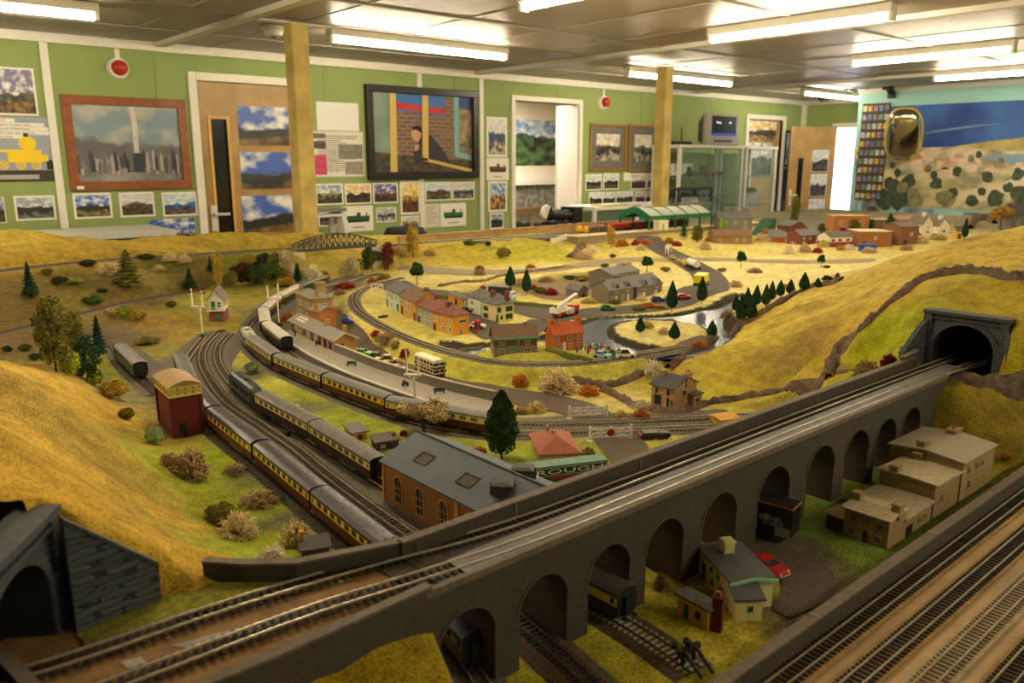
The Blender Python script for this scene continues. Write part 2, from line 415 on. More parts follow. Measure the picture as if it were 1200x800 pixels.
k2=next(i for i,p in enumerate(T2)if p.y<.70);T2B=T2[k2:];T2=T2[:k2+1]
M_sl_pale=mat('bleached_sleeper',(188,178,138),.85,.2,300)
track('red','yard track carrying the maroon and cream train, nearest to the left hill',T1,rail=M_rail_y,sleep=M_sl_y)
track('mid','empty yard track between the maroon train and the dark diesel train',T2,rail=M_rail_y,sleep=M_sl_y)
track('shed','yard track carrying the dark diesel train into the engine shed',T3,rail=M_rail_y,sleep=M_sl_y)
track('arch3','track with pale bleached sleepers ending at the black buffer stop',T3B,ballast=M_ballast_brown,sleep=M_sl_pale,rail=M_rail_rust)
track('arch2','dull brown track coming out of the second viaduct arch',T2B,ballast=M_ballast_brown,rail=M_rail_rust)
track('outer','main line track along which the brown and cream train passes the platform',T4,rail=M_rail_y,sleep=M_sl_y)
track('inner','main line track against the platform edge',T5,rail=M_rail_y,sleep=M_sl_y)
track('village','curved branch track on the low bank beside the terraced houses',T6,width=.022,rail=M_rail_y,sleep=M_sl_y)
track('leftlow','single track along the foot of the back left slope',T7,rail=M_rail_rust,sleep=M_sl_y)
track('lefthigh','track high on the back left embankment leading to the girder bridge',T8,rail=M_rail_rust,sleep=M_sl_y)
track('farhigh','track on top of the rise behind the village, right of the girder bridge',T9)
track('stub','short siding track under the lone green coach',T10,rail=M_rail_rust,sleep=M_sl_y)
def straight(x0,x1,y,z,n=60):return[Vector((x0+(x1-x0)*i/n,y,Z0+z))for i in range(n+1)]
M_cork=mat('cork_board',(160,124,66),.9,.25,40,.3,300)
TV1=smooth_path([Vector((.02,.735,Z0+ZD)),Vector((.10,.716,Z0+ZD)),Vector((.25,.709,Z0+ZD)),Vector((.40,.692,Z0+ZD)),Vector((.55,.667,Z0+ZD)),Vector((.75,.661,Z0+ZD)),Vector((1.2,.661,
Z0+ZD)),Vector((1.6,.660,Z0+ZD)),Vector((1.9,.655,Z0+ZD)),Vector((2.05,.65,Z0+ZD))])
TV2=smooth_path([Vector((.02,.655,Z0+ZD)),Vector((.15,.652,Z0+ZD)),Vector((.30,.648,Z0+ZD)),Vector((.42,.634,Z0+ZD)),Vector((.55,.621,Z0+ZD)),Vector((.75,.618,Z0+ZD)),Vector((1.2,.618,
Z0+ZD)),Vector((1.6,.615,Z0+ZD)),Vector((1.9,.600,Z0+ZD)),Vector((2.05,.59,Z0+ZD))])
track('vfar','far track on the viaduct, beside the tall rear parapet',TV1,bed=False,gr=False,bedh=.0)
track('vnear','near track on the viaduct, along its open front edge',TV2,bed=False,gr=False,bedh=.0)
M_sl_grey=mat('pale_sleeper',(150,130,100),.85,.2,300)
ZB=0.0
for i,(y,lab,sl,rl)in enumerate([(.392,'front board track next to the low stone wall',M_sleeper,M_rail),(.339,'second front board track from the low stone wall',M_sleeper,M_rail),(.287,
'pale painted front board track in the bottom right corner',M_sl_grey,M_rail),(.232,'front board track cut off by the bottom right corner of the photo',M_sleeper,M_rail)]):
 track('front%d'%i,lab,straight(.45,5.2,y,ZB),bed=False,gr=False,bedh=.0028,sleep=sl,rail=rl)
#roads and water cut into the ground before it is meshed
def dil(poly):
 return[G(x,y)for x,y in poly]
def inside(poly,xx,yy):
 m=np.zeros(xx.shape,bool);n=len(poly)
 for i in range(n):
  x1,y1=poly[i][:2];x2,y2=poly[(i+1)%n][:2]
  c=((y1>yy)!=(y2>yy))&(xx<(x2-x1)*(yy-y1)/((y2-y1)if abs(y2-y1)>1e-9 else 1e-9)+x1)
  m^=c
 return m
def curve_poly(pts,step=.03):
 pts=[Vector((p[0],p[1],0))for p in pts];n=len(pts);out=[]
 for i in range(n):
  p0,p1,p2,p3=pts[i-1],pts[i],pts[(i+1)%n],pts[(i+2)%n]
  k=max(1,int((p2-p1).length/step))
  for j in range(k):
   t=j/k;out.append(0.5*((2*p1)+(p2-p0)*t+(2*p0-5*p1+4*p2-p3)*t*t+(3*p1-p0-3*p2+p3)*t*t*t))
 return out
WATER_Z=0.030
river_px=[(519,398),(545,404),(575,401),(615,395),(665,388),(684,377),(705,372),(735,370.5),(765,369.5),(795,367),(825,361),(846,353),(868,344),(884,345),(880,352),(864,358),(850,364),
(852,372),(862,384),(850,396),(835,405),(812,413),(800,417),(765,417),(720,412),(684,404),(650,399),(615,398),(590,401),(572,405),(560,411),(540,411)]
island_px=[(712,388),(716,380),(735,376),(765,374),(800,375),(826,379),(838,388),(836,398),(815,405),(795,411),(785,410),(750,403),(726,396)]
river=curve_poly(dil(river_px));island=curve_poly(dil(island_px))
inR=inside(river,XX,YY);inI=inside(island,XX,YY)
mask=(inR&~inI).astype(float)
mask=blur(mask,2)
HH=HH*(1-mask)+(WATER_Z-.018)*mask
HH=np.where(inI,np.maximum(HH,.041),HH)
#ground colours: what grows or lies where, some regions toned to offset the light
CC=[(0,300,(176,144,58),1),(100,298,(170,138,55),1),(0,278,(190,158,66),1),(200,290,(172,140,58),1),(320,282,(178,150,64),1),(60,335,(108,89,51),1),(20,360,(110,89,49),1),(150,345,
(116,95,55),1),(100,330,(103,90,47),1),(230,325,(110,94,53),1),(200,320,(101,90,49),1),(80,352,(129,114,53),.7),(180,325,(129,112,64),.6),(50,400,(113,87,55),1),(100,400,(103,87,77),
1),(150,395,(108,94,84),1),(220,372,(146,126,53),1),(200,380,(137,107,60),1),(250,352,(159,151,60),1.2),(280,330,(142,137,58),1.2),(300,350,(153,132,64),1),(250,392,(154,131,60),1),
(190,360,(129,107,55),1),(160,420,(146,134,51),1),(170,440,(129,126,47),1),(190,385,(156,126,68),1),(240,385,(158,134,62),.8),(0,440,(196,158,78),1),(60,450,(192,154,72),1),(100,470,
(178,140,66),1),(0,500,(194,154,70),1),(60,520,(182,142,64),1),(120,520,(164,134,66),1),(0,560,(196,152,56),1),(100,570,(172,134,54),1),(60,590,(178,136,40),1),(150,600,(166,132,60),
1),(160,560,(150,126,62),1),(200,600,(176,138,58),1),(220,640,(184,144,58),1),(130,640,(176,136,44),1),(0,620,(186,142,38),1),(180,660,(176,136,44),1),(190,520,(150,132,56),1),(230,
560,(140,138,42),1.5),(260,540,(140,150,40),1.5),(290,590,(150,156,40),1.5),(300,640,(150,154,46),1.5),(330,600,(140,146,44),1),(260,600,(150,140,50),1),(200,450,(118,108,94),2),(230,
420,(118,108,94),2),(280,440,(112,104,90),2),(330,480,(108,100,86),2),(360,540,(104,98,86),2),(420,590,(104,98,86),2),(330,540,(104,98,86),2),(400,540,(104,98,86),2),(300,480,(106,
100,88),2),(440,620,(104,98,86),2),(370,600,(104,98,86),1.6),(280,415,(176,164,78),1.2),(312,448,(176,168,70),1.2),(345,465,(150,150,56),1.6),(380,490,(146,150,52),1.6),(410,500,(146,
150,54),1.6),(470,505,(150,150,60),1.4),(550,525,(150,150,62),1.6),(600,535,(146,150,58),1.6),(640,520,(150,150,62),1.4),(560,540,(148,150,58),1.2),(300,425,(168,160,74),1),(350,380,
(120,110,98),1.4),(330,365,(120,110,96),1.2),(395,335,(124,112,96),1.2),(370,350,(186,170,90),1.2),(340,375,(176,160,84),1),(420,340,(206,184,104),1),(400,350,(170,150,100),1),(450,
400,(196,176,86),1),(480,413,(194,174,84),1),(430,380,(204,182,92),1),(520,425,(176,160,72),1.2),(560,436,(168,156,66),1.4),(620,440,(164,152,64),1.4),(680,440,(168,154,68),1.4),(735,
432,(176,160,76),1),(650,470,(204,184,100),1.2),(680,463,(206,184,108),1),(730,470,(206,184,106),1),(760,480,(200,180,96),1),(800,485,(196,176,90),1),(660,500,(150,140,110),1),(780,
515,(190,176,80),1),(450,365,(212,192,100),1),(500,378,(206,190,96),1),(540,398,(208,190,98),1),(480,345,(200,182,100),1),(600,385,(190,178,80),1),(640,400,(184,170,78),1.3),(620,370,
(206,188,102),1),(640,360,(208,188,104),1),(560,350,(96,84,72),.8),(670,400,(186,172,84),1),(770,388,(216,194,112),1.4),(730,386,(216,194,112),1.4),(815,392,(214,192,110),1.2),(520,
322,(216,196,118),1),(600,322,(218,198,118),1),(480,325,(206,186,112),1),(640,315,(214,194,116),1),(700,315,(222,200,122),1),(760,330,(222,200,122),1),(850,320,(226,206,128),1.3),(900,
310,(226,206,128),1.3),(960,315,(222,202,126),1.2),(900,340,(220,198,120),1),(830,345,(218,196,118),1),(740,300,(206,186,96),1),(770,290,(200,178,92),1),(850,295,(206,186,104),1),(950,
290,(206,184,106),1),(680,295,(196,170,90),1),(660,330,(132,112,82),2),(690,325,(134,114,84),1.6),(640,335,(136,116,84),1.2),(630,355,(210,188,106),1),(480,300,(186,160,76),1.2),(540,
298,(180,158,58),1.2),(600,296,(178,166,54),1.2),(645,295,(176,168,52),1.2),(430,312,(176,154,72),1.2),(560,284,(180,160,70),1),(640,285,(180,164,66),1),(450,300,(190,166,84),1),(1000,
280,(200,176,100),1),(1100,280,(204,180,104),1),(900,270,(170,156,100),1),(900,259,(112,106,96),1.5),(960,259,(112,106,96),1.5),(1030,259,(116,108,96),1.5),(1100,261,(120,110,96),1.5),
(1060,268,(150,138,104),1),(800,440,(178,152,62),1),(860,440,(180,154,54),1.2),(820,460,(178,162,54),1.2),(900,440,(166,140,64),1),(950,400,(172,140,76),1),(920,420,(164,136,74),1),
(880,400,(190,164,60),1),(960,430,(176,150,58),1),(900,375,(204,174,72),1),(1000,345,(206,176,82),1.2),(1060,320,(206,172,80),1.2),(1140,300,(204,170,74),1.2),(1200,290,(204,168,74),
1.2),(1000,390,(196,162,70),1),(1010,415,(168,164,38),1.3),(1040,395,(160,166,36),1.3),(1070,370,(168,160,40),1.3),(1130,345,(176,148,50),1.2),(1190,345,(174,148,46),1.2),(1060,340,
(200,166,74),1),(1190,370,(176,150,44),1),(1100,322,(196,180,70),.6),(1120,480,(150,132,36),1.4),(1160,470,(140,118,44),1.4),(1190,500,(130,106,40),1.4),(1130,500,(150,124,44),1.2),
(1180,450,(160,150,30),1),(960,620,(112,131,48),1.6),(1000,660,(117,134,48),1.6),(1080,620,(119,136,51),1.6),(1050,560,(112,129,48),1.6),(1150,560,(117,131,51),1.4),(920,560,(117,122,
53),1.2),(980,600,(112,126,48),1.2),(900,680,(183,168,56),1.4),(860,740,(183,165,56),1.6),(780,740,(180,163,53),1.6),(760,700,(173,156,56),1.4),(700,790,(180,165,53),1.6),(830,760,
(178,161,58),1.6),(920,720,(112,97,85),2),(930,660,(104,92,80),2),(950,690,(107,95,82),2),(910,640,(102,92,80),1.2),(640,760,(170,153,53),1.2),(820,660,(158,146,56),1.2),(440,750,(168,
138,34),1),(400,790,(166,134,34),1),(480,780,(160,132,34),1),]
pts=[]
for x,y,c,w in CC:
 g=G(x,y);pts.append((g.x,g.y,*lin(c),w))
A=np.array(pts)
num=np.zeros(XX.shape+(3,));den=np.zeros(XX.shape)
wx=XX+fbm(11,.12,3)*.035;wy=YY+fbm(12,.12,3)*.035
cd=np.hypot(XX,YY)
for r in A:
 d2=(wx-r[0])**2+(wy-r[1])**2
 s2=(0.055*max(1.0,math.hypot(r[0],r[1])/1.2))**2
 w=r[5]/(d2/s2+0.12)**2.2
 num+=w[...,None]*r[2:5];den+=w
GC=num/den[...,None]
n1=fbm(21,.09,4);n2=fbm(22,.05,3);n3=fbm(23,.16,4)
slope=np.hypot(*np.gradient(HH,GS))
bare=np.clip((n1-.40)*1.3,0,1)*np.clip((HH-.04)/.05,0,1)*.62
GC=GC*(1-bare[...,None])+np.array(lin((124,98,52)))*bare[...,None]
gr_=np.clip((n2-.5)*.8,0,1)*.35
gr_=np.where(GC[...,1]>0.16,gr_,0)
GC=GC*(1-gr_[...,None])+GC*np.array([.80,.98,.6])*gr_[...,None]
GC=GC*(1+.10*n3)[...,None]
bank=np.clip(blur(inR.astype(float),7)*3,0,1)*(1-inI*1.0)
bank=np.where(mask>.02,1,bank*.0)
GC=GC*(1-bank[...,None])+np.array(lin((64,54,46)))*bank[...,None]
lum=GC.sum(-1)/3;kb=.76+.38*np.clip((lum-.26)/.2,0,1);GC=GC*np.stack([.96-.05*np.clip((lum-.35)/.2,0,1),1.0-.05*np.clip((lum-.35)/.2,0,1),kb],-1);GC=np.clip(GC,0.004,1)
#the ground mesh
def ground_material():
 m=bpy.data.materials.new('static_grass');m.use_nodes=True;nt=m.node_tree;N=nt.nodes;L=nt.links;b=N['Principled BSDF']
 b.inputs['Roughness'].default_value=.95;b.inputs['Specular IOR Level'].default_value=.15
 at=N.new('ShaderNodeAttribute');at.attribute_name='flock'
 tc=N.new('ShaderNodeTexCoord')
 nz=N.new('ShaderNodeTexNoise');nz.inputs['Scale'].default_value=330;nz.inputs['Detail'].default_value=4;L.new(tc.outputs['Object'],nz.inputs['Vector'])
 n2=N.new('ShaderNodeTexNoise');n2.inputs['Scale'].default_value=34;n2.inputs['Detail'].default_value=5;L.new(tc.outputs['Object'],n2.inputs['Vector'])
 mr=N.new('ShaderNodeMapRange');mr.inputs['From Min'].default_value=.25;mr.inputs['From Max'].default_value=.75;mr.inputs['To Min'].default_value=.38;mr.inputs['To Max'].default_value=1.6
 L.new(nz.outputs['Fac'],mr.inputs['Value'])
 mr2=N.new('ShaderNodeMapRange');mr2.inputs['From Min'].default_value=.3;mr2.inputs['From Max'].default_value=.7;mr2.inputs['To Min'].default_value=.74;mr2.inputs['To Max'].default_value=1.24
 L.new(n2.outputs['Fac'],mr2.inputs['Value'])
 mu=N.new('ShaderNodeMath');mu.operation='MULTIPLY';L.new(mr.outputs[0],mu.inputs[0]);L.new(mr2.outputs[0],mu.inputs[1])
 sc=N.new('ShaderNodeVectorMath');sc.operation='SCALE';L.new(at.outputs['Color'],sc.inputs[0]);L.new(mu.outputs[0],sc.inputs[3])
 L.new(sc.outputs[0],b.inputs['Base Color'])
 bp=N.new('ShaderNodeBump');bp.inputs['Strength'].default_value=.55;bp.inputs['Distance'].default_value=.003;L.new(nz.outputs['Fac'],bp.inputs['Height']);L.new(bp.outputs['Normal'],
b.inputs['Normal'])
 return m
def build_ground():
 ny,nx=HH.shape
 keep=np.ones((ny-1,nx-1),bool)
 cx=(XX[:-1,:-1]+XX[1:,1:])/2;cy=(YY[:-1,:-1]+YY[1:,1:])/2
 keep&=~(CUT_R[:-1,:-1]|CUT_R[1:,1:]|CUT_R[1:,:-1]|CUT_R[:-1,1:]);keep&=~(CUT_L[:-1,:-1]|CUT_L[1:,1:]|CUT_L[1:,:-1]|CUT_L[:-1,1:])
 keep&=~((cx>.13)&(cx<.50)&(cy>.612)&(cy<.752))
 idx=(np.arange(ny-1)[:,None]*nx+np.arange(nx-1)[None]);q=np.stack([idx,idx+1,idx+nx+1,idx+nx],-1)[keep]
 me=bpy.data.meshes.new('ground')
 co=np.stack([XX,YY,HH+Z0],-1).reshape(-1,3)
 me.vertices.add(len(co));me.vertices.foreach_set('co',co.ravel())
 me.loops.add(q.size);me.loops.foreach_set('vertex_index',q.ravel().astype(np.int32))
 me.polygons.add(len(q));me.polygons.foreach_set('loop_start',np.arange(0,q.size,4,dtype=np.int32));me.polygons.foreach_set('loop_total',np.full(len(q),4,dtype=np.int32))
 me.polygons.foreach_set('use_smooth',np.ones(len(q),bool))
 me.update(calc_edges=True);me.validate()
 a=me.color_attributes.new('flock','FLOAT_COLOR','POINT')
 a.data.foreach_set('color',np.concatenate([GC.reshape(-1,3),np.ones((ny*nx,1))],1).astype(np.float32).ravel())
 me.materials.append(ground_material())
 o=link('ground',me);struct(o)
 k=MB()
 for j,(row,xs,ys)in enumerate(((HH[0],gx,np.full(nx,GY0)),(HH[:,-1],np.full(ny,GX1),gy),(HH[-1],gx,np.full(nx,gy[-1])))):
  for i in range(0,len(row)-1):k.poly([(xs[i],ys[i],Z0-.03),(xs[i+1],ys[i+1],Z0-.03),(xs[i+1],ys[i+1],Z0+row[i+1]),(xs[i],ys[i],Z0+row[i])])
 struct(k.build('ground_edge',mat('edge_plaster',(122,104,62),.95,.3,40)))
 m=MB();m.box(GX0,GX1,.10,GY1+.03,Z0-.09,Z0-.03);m.box(GX0,GX1,GY1,GY1+.03,Z0-.09,Z0+.03)
 for x in(-.4,1.4,3.2,5.0,6.8):
  for y in(.25,2.1,3.9):m.box(x-.035,x+.035,y-.035,y+.035,0,Z0-.09)
 struct(m.build('layout_table',mat('table_timber',(120,92,60),.8,.2,8)))
build_ground()
#road surfaces draped on the ground
def drape(name,poly,m,eps=.0022,cell=.03,smooth=True,z=None):
 pts=curve_poly(poly)if smooth else[Vector((p[0],p[1],0))for p in poly]
 bm=bmesh.new();vs_=[bm.verts.new((p.x,p.y,0))for p in pts]
 bm.faces.new(vs_);bmesh.ops.triangulate(bm,faces=bm.faces[:])
 xs=[p.x for p in pts];ys=[p.y for p in pts]
 for axis,lo,hi in((0,min(xs),max(xs)),(1,min(ys),max(ys))):
  k=math.floor(lo/cell)+1
  while k*cell<hi:
   co=[0,0,0];no=[0,0,0];co[axis]=k*cell;no[axis]=1
   bmesh.ops.bisect_plane(bm,geom=bm.verts[:]+bm.edges[:]+bm.faces[:],plane_co=co,plane_no=no);k+=1
 for v in bm.verts:v.co.z=Z0+(H(v.co.x,v.co.y)+eps if z is None else z)
 for f in bm.faces:
  f.smooth=True
  if f.normal.z<0:f.normal_flip()
 me=bpy.data.meshes.new(name);bm.to_mesh(me);bm.free();me.materials.append(m)
 return struct(link(name,me))
M_road=mat('cinder_road',(98,82,68),.95,.3,300,.7,500)
M_asph=mat('asphalt_road',(84,74,66),.9,.2,200,.4,500)
M_gravel=mat('grey_path',(150,134,108),.95,.25,160,.5,400)
def road(name,px,m=M_road,**k):return drape(name,[G(x,y)for x,y in px],m,**k)
road('station_yard',[(388,365),(402,368),(420,382),(432,395),(450,410),(480,427),(515,440),(560,449),(610,457),(660,465),(695,474),(722,488),(722,494),(690,492),(655,484),(620,478),
(575,466),(530,455),(500,446),(470,434),(440,420),(415,405),(400,392),(392,380)])
road('crossing_road',[(690,502),(740,502),(752,515),(762,530),(735,540),(720,545),(706,530)])
road('yard_lane',[(880,645),(905,640),(945,650),(975,670),(985,695),(955,712),(925,725),(905,715),(918,690),(910,668),(890,660)])
def lane(name,px,hw,m=M_asph):
 p=smooth_path([G(x,y)for x,y in px],.03);ms=MB();cols=5;n=cols
 b0=0
 for i,q in enumerate(p):
  d=p[min(i+1,len(p)-1)]-p[max(i-1,0)];d.z=0;d.normalize();sd=Vector((d.y,-d.x,0));h_=hw[0]+(hw[1]-hw[0])*i/(len(p)-1)if isinstance(hw,tuple)else hw
  for k in range(cols):v=q+sd*h_*(2*k/(cols-1)-1);ms.v.append((v.x,v.y,Z0+H(v.x,v.y)+.0022))
 for i in range(len(p)-1):
  for k in range(n-1):a_=i*n+k;ms.face((a_,a_+1,a_+n+1,a_+n))
 return struct(ms.build(name,m,None,60))
lane('village_street',[(455,330),(475,340),(520,345),(560,352),(590,356),(625,365),(660,372),(700,366),(760,361),(800,350),(832,337),(828,322),(806,308),(782,296),(766,286),(758,277)],
.075)
lane('crescent_street',[(545,362),(560,376),(582,394),(600,398),(615,388),(640,376)],.055)
lane('estate_street',[(590,356),(580,366),(562,374)],.05)
road('far_lane',[(468,312),(520,314),(560,316),(600,316),(640,314),(680,308),(720,303),(760,302),(770,306),(720,309),(680,314),(640,319),(590,321),(540,322),(480,318)],M_gravel)
road('plain_lane',[(770,303),(830,302),(900,304),(960,305),(1020,303),(1020,307),(960,309),(900,308),(830,306),(772,307)],M_gravel)
road('pond_path',[(786,409),(800,400),(822,393),(832,396),(812,404),(800,412)],M_road)
road('yard_ballast',[(262,388),(285,395),(282,410),(272,430),(292,450),(330,474),(376,502),(450,556),(478,590),(545,650),(600,700),(560,705),(490,700),(440,668),(400,640),(352,600),
(300,555),(258,520),(225,480),(205,455),(178,440),(150,418),(165,410),(190,425),(215,405),(236,390)],M_ballast,eps=.0012)
road('platform_ballast',[(312,352),(330,345),(380,327),(420,318),(428,328),(395,340),(345,362),(330,385),(345,403),(400,434),(460,462),(520,482),(600,490),(680,486),(760,484),(850,
480),(850,502),(760,506),(680,506),(600,512),(520,507),(450,490),(370,456),(312,426),(284,404),(284,380),(298,364)],M_ballast,eps=.0010)
def water_material():
 m=bpy.data.materials.new('painted_water');m.use_nodes=True;nt=m.node_tree;b=nt.nodes['Principled BSDF'];N=nt.nodes;L=nt.links
 b.inputs['Base Color'].default_value=(*lin((74,82,104)),1);b.inputs['Roughness'].default_value=.22
 tc=N.new('ShaderNodeTexCoord');nz=N.new('ShaderNodeTexNoise');nz.inputs['Scale'].default_value=28;nz.inputs['Detail'].default_value=3
 L.new(tc.outputs['Object'],nz.inputs['Vector']);bp=N.new('ShaderNodeBump');bp.inputs['Strength'].default_value=.25;bp.inputs['Distance'].default_value=.004
 L.new(nz.outputs['Fac'],bp.inputs['Height']);L.new(bp.outputs['Normal'],b.inputs['Normal'])
 return m
rb=[p for p in river]
drape('river',rb,water_material(),smooth=False,z=WATER_Z,cell=.3)
#viaduct
M_stone=brickmat('viaduct_stone',(78,66,52),(66,56,44),(58,50,40),sx=95,bw=.75,rh=.35,ms=.018,bump=.35,rough=.8)
M_stone_in=brickmat('viaduct_soffit',(74,60,44),(66,54,40),(60,50,38),sx=60,bw=.7,rh=.3,ms=.015,bump=.3)
M_coping=mat('coping_card',(112,96,78),.75,.2,120)
M_deck=mat('deck_paint',(112,108,104),.7,.2,60,.2,300)
VY0,VY1=.597,.684
ARCHES=[]
def arch_px(pxl,pxr):
 out=[]
 for px,py in(pxl,pxr):
  out.append(PY(px,py,VY0).x)
 return out
for l,r in[((516,770),(579,770)),((609,720),(664,720)),((690,690),(736,690)),((758,650),(799,650)),((820,625),(864,625)),((881,600),(928,600)),((942,565),(978,565)),((987,545),(1017,
545)),((1025,525),(1048,525)),((1055,505),(1078,505))]:
 ARCHES.append(arch_px(l,r))
ARCHES=[((a+b)/2-w/2,(a+b)/2+w/2)for(a,b),w in zip(ARCHES,(.074,.074,.074,.076,.080,.086,.086,.084,.078,.078))]
VX0,VX1=.405,1.66
def arch_outline(a,b,zs,n=14):
 r=(b-a)/2;c=(a+b)/2;out=[(a,-.004)]
 out+=[(c-r*math.cos(t),zs+r*math.sin(t))for t in[PI*i/n for i in range(n+1)]]
 out.append((b,-.004));return out
def viaduct():
 root=thing('viaduct','long grey stone railway viaduct of round arches crossing the foreground','viaduct',(VX0,VY0,Z0))
 ZS=.066;top=.134
 m=MB();soff=MB()
 xs=VX0
 for y,flip in((VY0,False),(VY1,True)):
  x=VX0
  for a,b in ARCHES:
   o=arch_outline(a,b,ZS)
   m.poly([(x-VX0,y-VY0,-.004),(a-VX0,y-VY0,-.004),(a-VX0,y-VY0,top),(x-VX0,y-VY0,top)])
   for(p,q)in zip(o[1:-2],o[2:-1]):
    m.poly([(p[0]-VX0,y-VY0,p[1]),(q[0]-VX0,y-VY0,q[1]),(q[0]-VX0,y-VY0,top),(p[0]-VX0,y-VY0,top)])
   x=b
  m.poly([(x-VX0,y-VY0,-.004),(VX1-VX0,y-VY0,-.004),(VX1-VX0,y-VY0,top),(x-VX0,y-VY0,top)])
 for xe in(VX0,VX1):m.poly([(xe-VX0,0,-.004),(xe-VX0,VY1-VY0,-.004),(xe-VX0,VY1-VY0,top),(xe-VX0,0,top)])
 m.poly([(0,0,top),(VX1-VX0,0,top),(VX1-VX0,VY1-VY0,top),(0,VY1-VY0,top)])
 m.build('arched_wall',M_stone,root)
 for a,b in ARCHES:
  s=MB();o=arch_outline(a,b,ZS,18)
  for p,q in zip(o[:-1],o[1:]):s.poly([(p[0]-VX0,0.0002,p[1]),(q[0]-VX0,0.0002,q[1]),(q[0]-VX0,VY1-VY0-.0002,q[1]),(p[0]-VX0,VY1-VY0-.0002,p[1])])
  s.build('arch_soffit',M_stone_in,root,40)
  ro=MB();r=(b-a)/2;c=(a+b)/2;n=18
  for i in range(n):
   t0,t1=PI*i/n,PI*(i+1)/n;pts=[]
   for(rr,t)in((r,t0),(r+.0035,t0),(r+.0035,t1),(r,t1)):pts.append((c-rr*math.cos(t)-VX0,ZS+rr*math.sin(t)))
   ro.prism(pts,-.0012,0,'y')
  ro.build('arch_ring',mat('arch_ring_stone',(80,69,56),.85,.25,200),root)
 for i in range(len(ARCHES)-1):
  b=ARCHES[i][1];a2=ARCHES[i+1][0]
  q=MB();q.box(b-VX0-.0006,a2-VX0+.0006,-.0012,VY1-VY0+.001,.028,.0305);q.build('pier_band',M_stone,root)
 m=MB();m.box(0,VX1-VX0,-.003,.005,.1342,.143);m.build('front_coping',M_coping,root,bevel=.0012)
 m=MB();m.box(.028,VX1-VX0+.045,VY1-VY0-.006,VY1-VY0+.002,.126,.1535);m.build('rear_parapet',M_stone,root)
 m=MB();m.box(.028,VX1-VX0+.045,VY1-VY0-.0085,VY1-VY0+.004,.1537,.1565)
 m.build('parapet_coping',M_coping,root,bevel=.001)
 for t in(.19,.42,.66,.9,1.12):m=MB();m.box(t,t+.002,VY1-VY0-.0068,VY1-VY0+.0025,.13,.1538);m.build('parapet_joint',mat('joint_card',(132,118,98),.8),root)
 m=MB();m.box(.03,VX1-VX0+.12,.0055,VY1-VY0-.0065,.1343,.1350);m.build('deck',M_deck,root)
 m=MB();m.box(.06,VX1-VX0+.10,.0095,.0455,.1350,.1384);m.build('grey_infill',M_deck,root)
 m=MB();m.box(.03,VX1-VX0+.12,.0460,VY1-VY0-.0065,.1350,.1354);m.build('dark_trackbed',mat('dark_trackbed',(70,60,50),.9,.3,120),root)
viaduct()
ZD=.1322
for o in list(COL.objects):
 if o.parent is None and o.get('category')=='track' and 'viaduct' in o['label']:o.location.z+=.0032
def wall_strip(root,name,pts,z0,z1,th,m,cop=None,copname='coping'):
 "upright wall along a ground path"
 w=MB();c=MB()
 pts=[Vector((p[0],p[1],0))for p in pts]
 L_,R_=[],[]
 for i,p in enumerate(pts):
  d=(pts[min(i+1,len(pts)-1)]-pts[max(i-1,0)]).normalized();s=Vector((d.y,-d.x,0))
  L_.append(p-s*th/2);R_.append(p+s*th/2)
 zz1=z1 if isinstance(z1,(list,tuple))else[z1]*len(pts)
 zz0=z0 if isinstance(z0,(list,tuple))else[z0]*len(pts)
 def strip(mb,e,za,zb):
  q=[]
  for i in range(len(pts)):
   n=(R_[i]-L_[i]).normalized()*e
   q.append([(L_[i]-n)+Vector((0,0,za[i])),(R_[i]+n)+Vector((0,0,za[i])),(R_[i]+n)+Vector((0,0,zb[i])),(L_[i]-n)+Vector((0,0,zb[i]))])
  for a,b in zip(q[:-1],q[1:]):
   k=mb.verts(a+b)
   for i in range(4):mb.face((k+i,k+(i+1)%4,k+4+(i+1)%4,k+4+i))
  k=mb.verts(q[0]);mb.face((k,k+1,k+2,k+3));k=mb.verts(q[-1]);mb.face((k+3,k+2,k+1,k))
 strip(w,0,zz0,zz1);w.build(name,m,root)
 if cop:
  strip(c,.0015,zz1,[z+.003 for z in zz1]);c.build(copname,cop,root)
ra=thing('approach_embankment','walled bank carrying both tracks from the left tunnel to the viaduct','embankment',(0,0,Z0))
fl=MB();fpts=[(.0,.60),(.15,.605),(.28,.603),(.36,.600),(.444,.598),(.444,.683),(.40,.699),(.30,.742),(.22,.765),(.13,.79),(.0,.80)]
fl.prism(fpts,ZD-.02,ZD,'z');fl.build('track_base',mat('bare_ply',(150,112,66),.85,.25,30,.3,250),ra)
wall_strip(ra,'front_parapet',[(.412,.5985),(.40,.5975),(.33,.594),(.25,.590),(.15,.592)],.02,.146,.008,M_stone,M_coping,'front_coping')
rear=[PY(424,668,.686),P(360,688,ZD),P(300,691,ZD),P(243,681,ZD)]
rearw=[(p.x,p.y)for p in rear]
wall_strip(ra,'rear_parapet',[(.452,.680)]+[(p.x,p.y+.004)for p in[P(350,682,ZD),P(290,683,ZD),P(243,680,ZD)]],.05,.152,.008,M_stone,M_coping,'rear_coping')
wall_strip(ra,'end_wall',[(P(0,766,.15)[0],P(0,766,.15)[1]),(P(28,795,.15)[0],P(28,795,.15)[1]),(P(55,830,.15)[0],P(55,830,.15)[1])],.05,.15,.009,M_stone,M_coping,'end_coping')
gs=MB();gp=[P(100,757,ZD),P(200,726,ZD),P(290,708,ZD),P(370,692,ZD),P(418,680,ZD),P(420,674,ZD),P(360,684,ZD),P(243,684,ZD),P(183,704,ZD),P(90,745,ZD)]
gs.poly([(p.x,p.y,ZD+.002)for p in gp]);gs.build('grass_verge',mat('verge_grass',(142,134,36),.95,.35,120,.5,300),ra)
M_grey_patch=mat('grey_card',(170,160,146),.8,.25,60)
gq=MB()
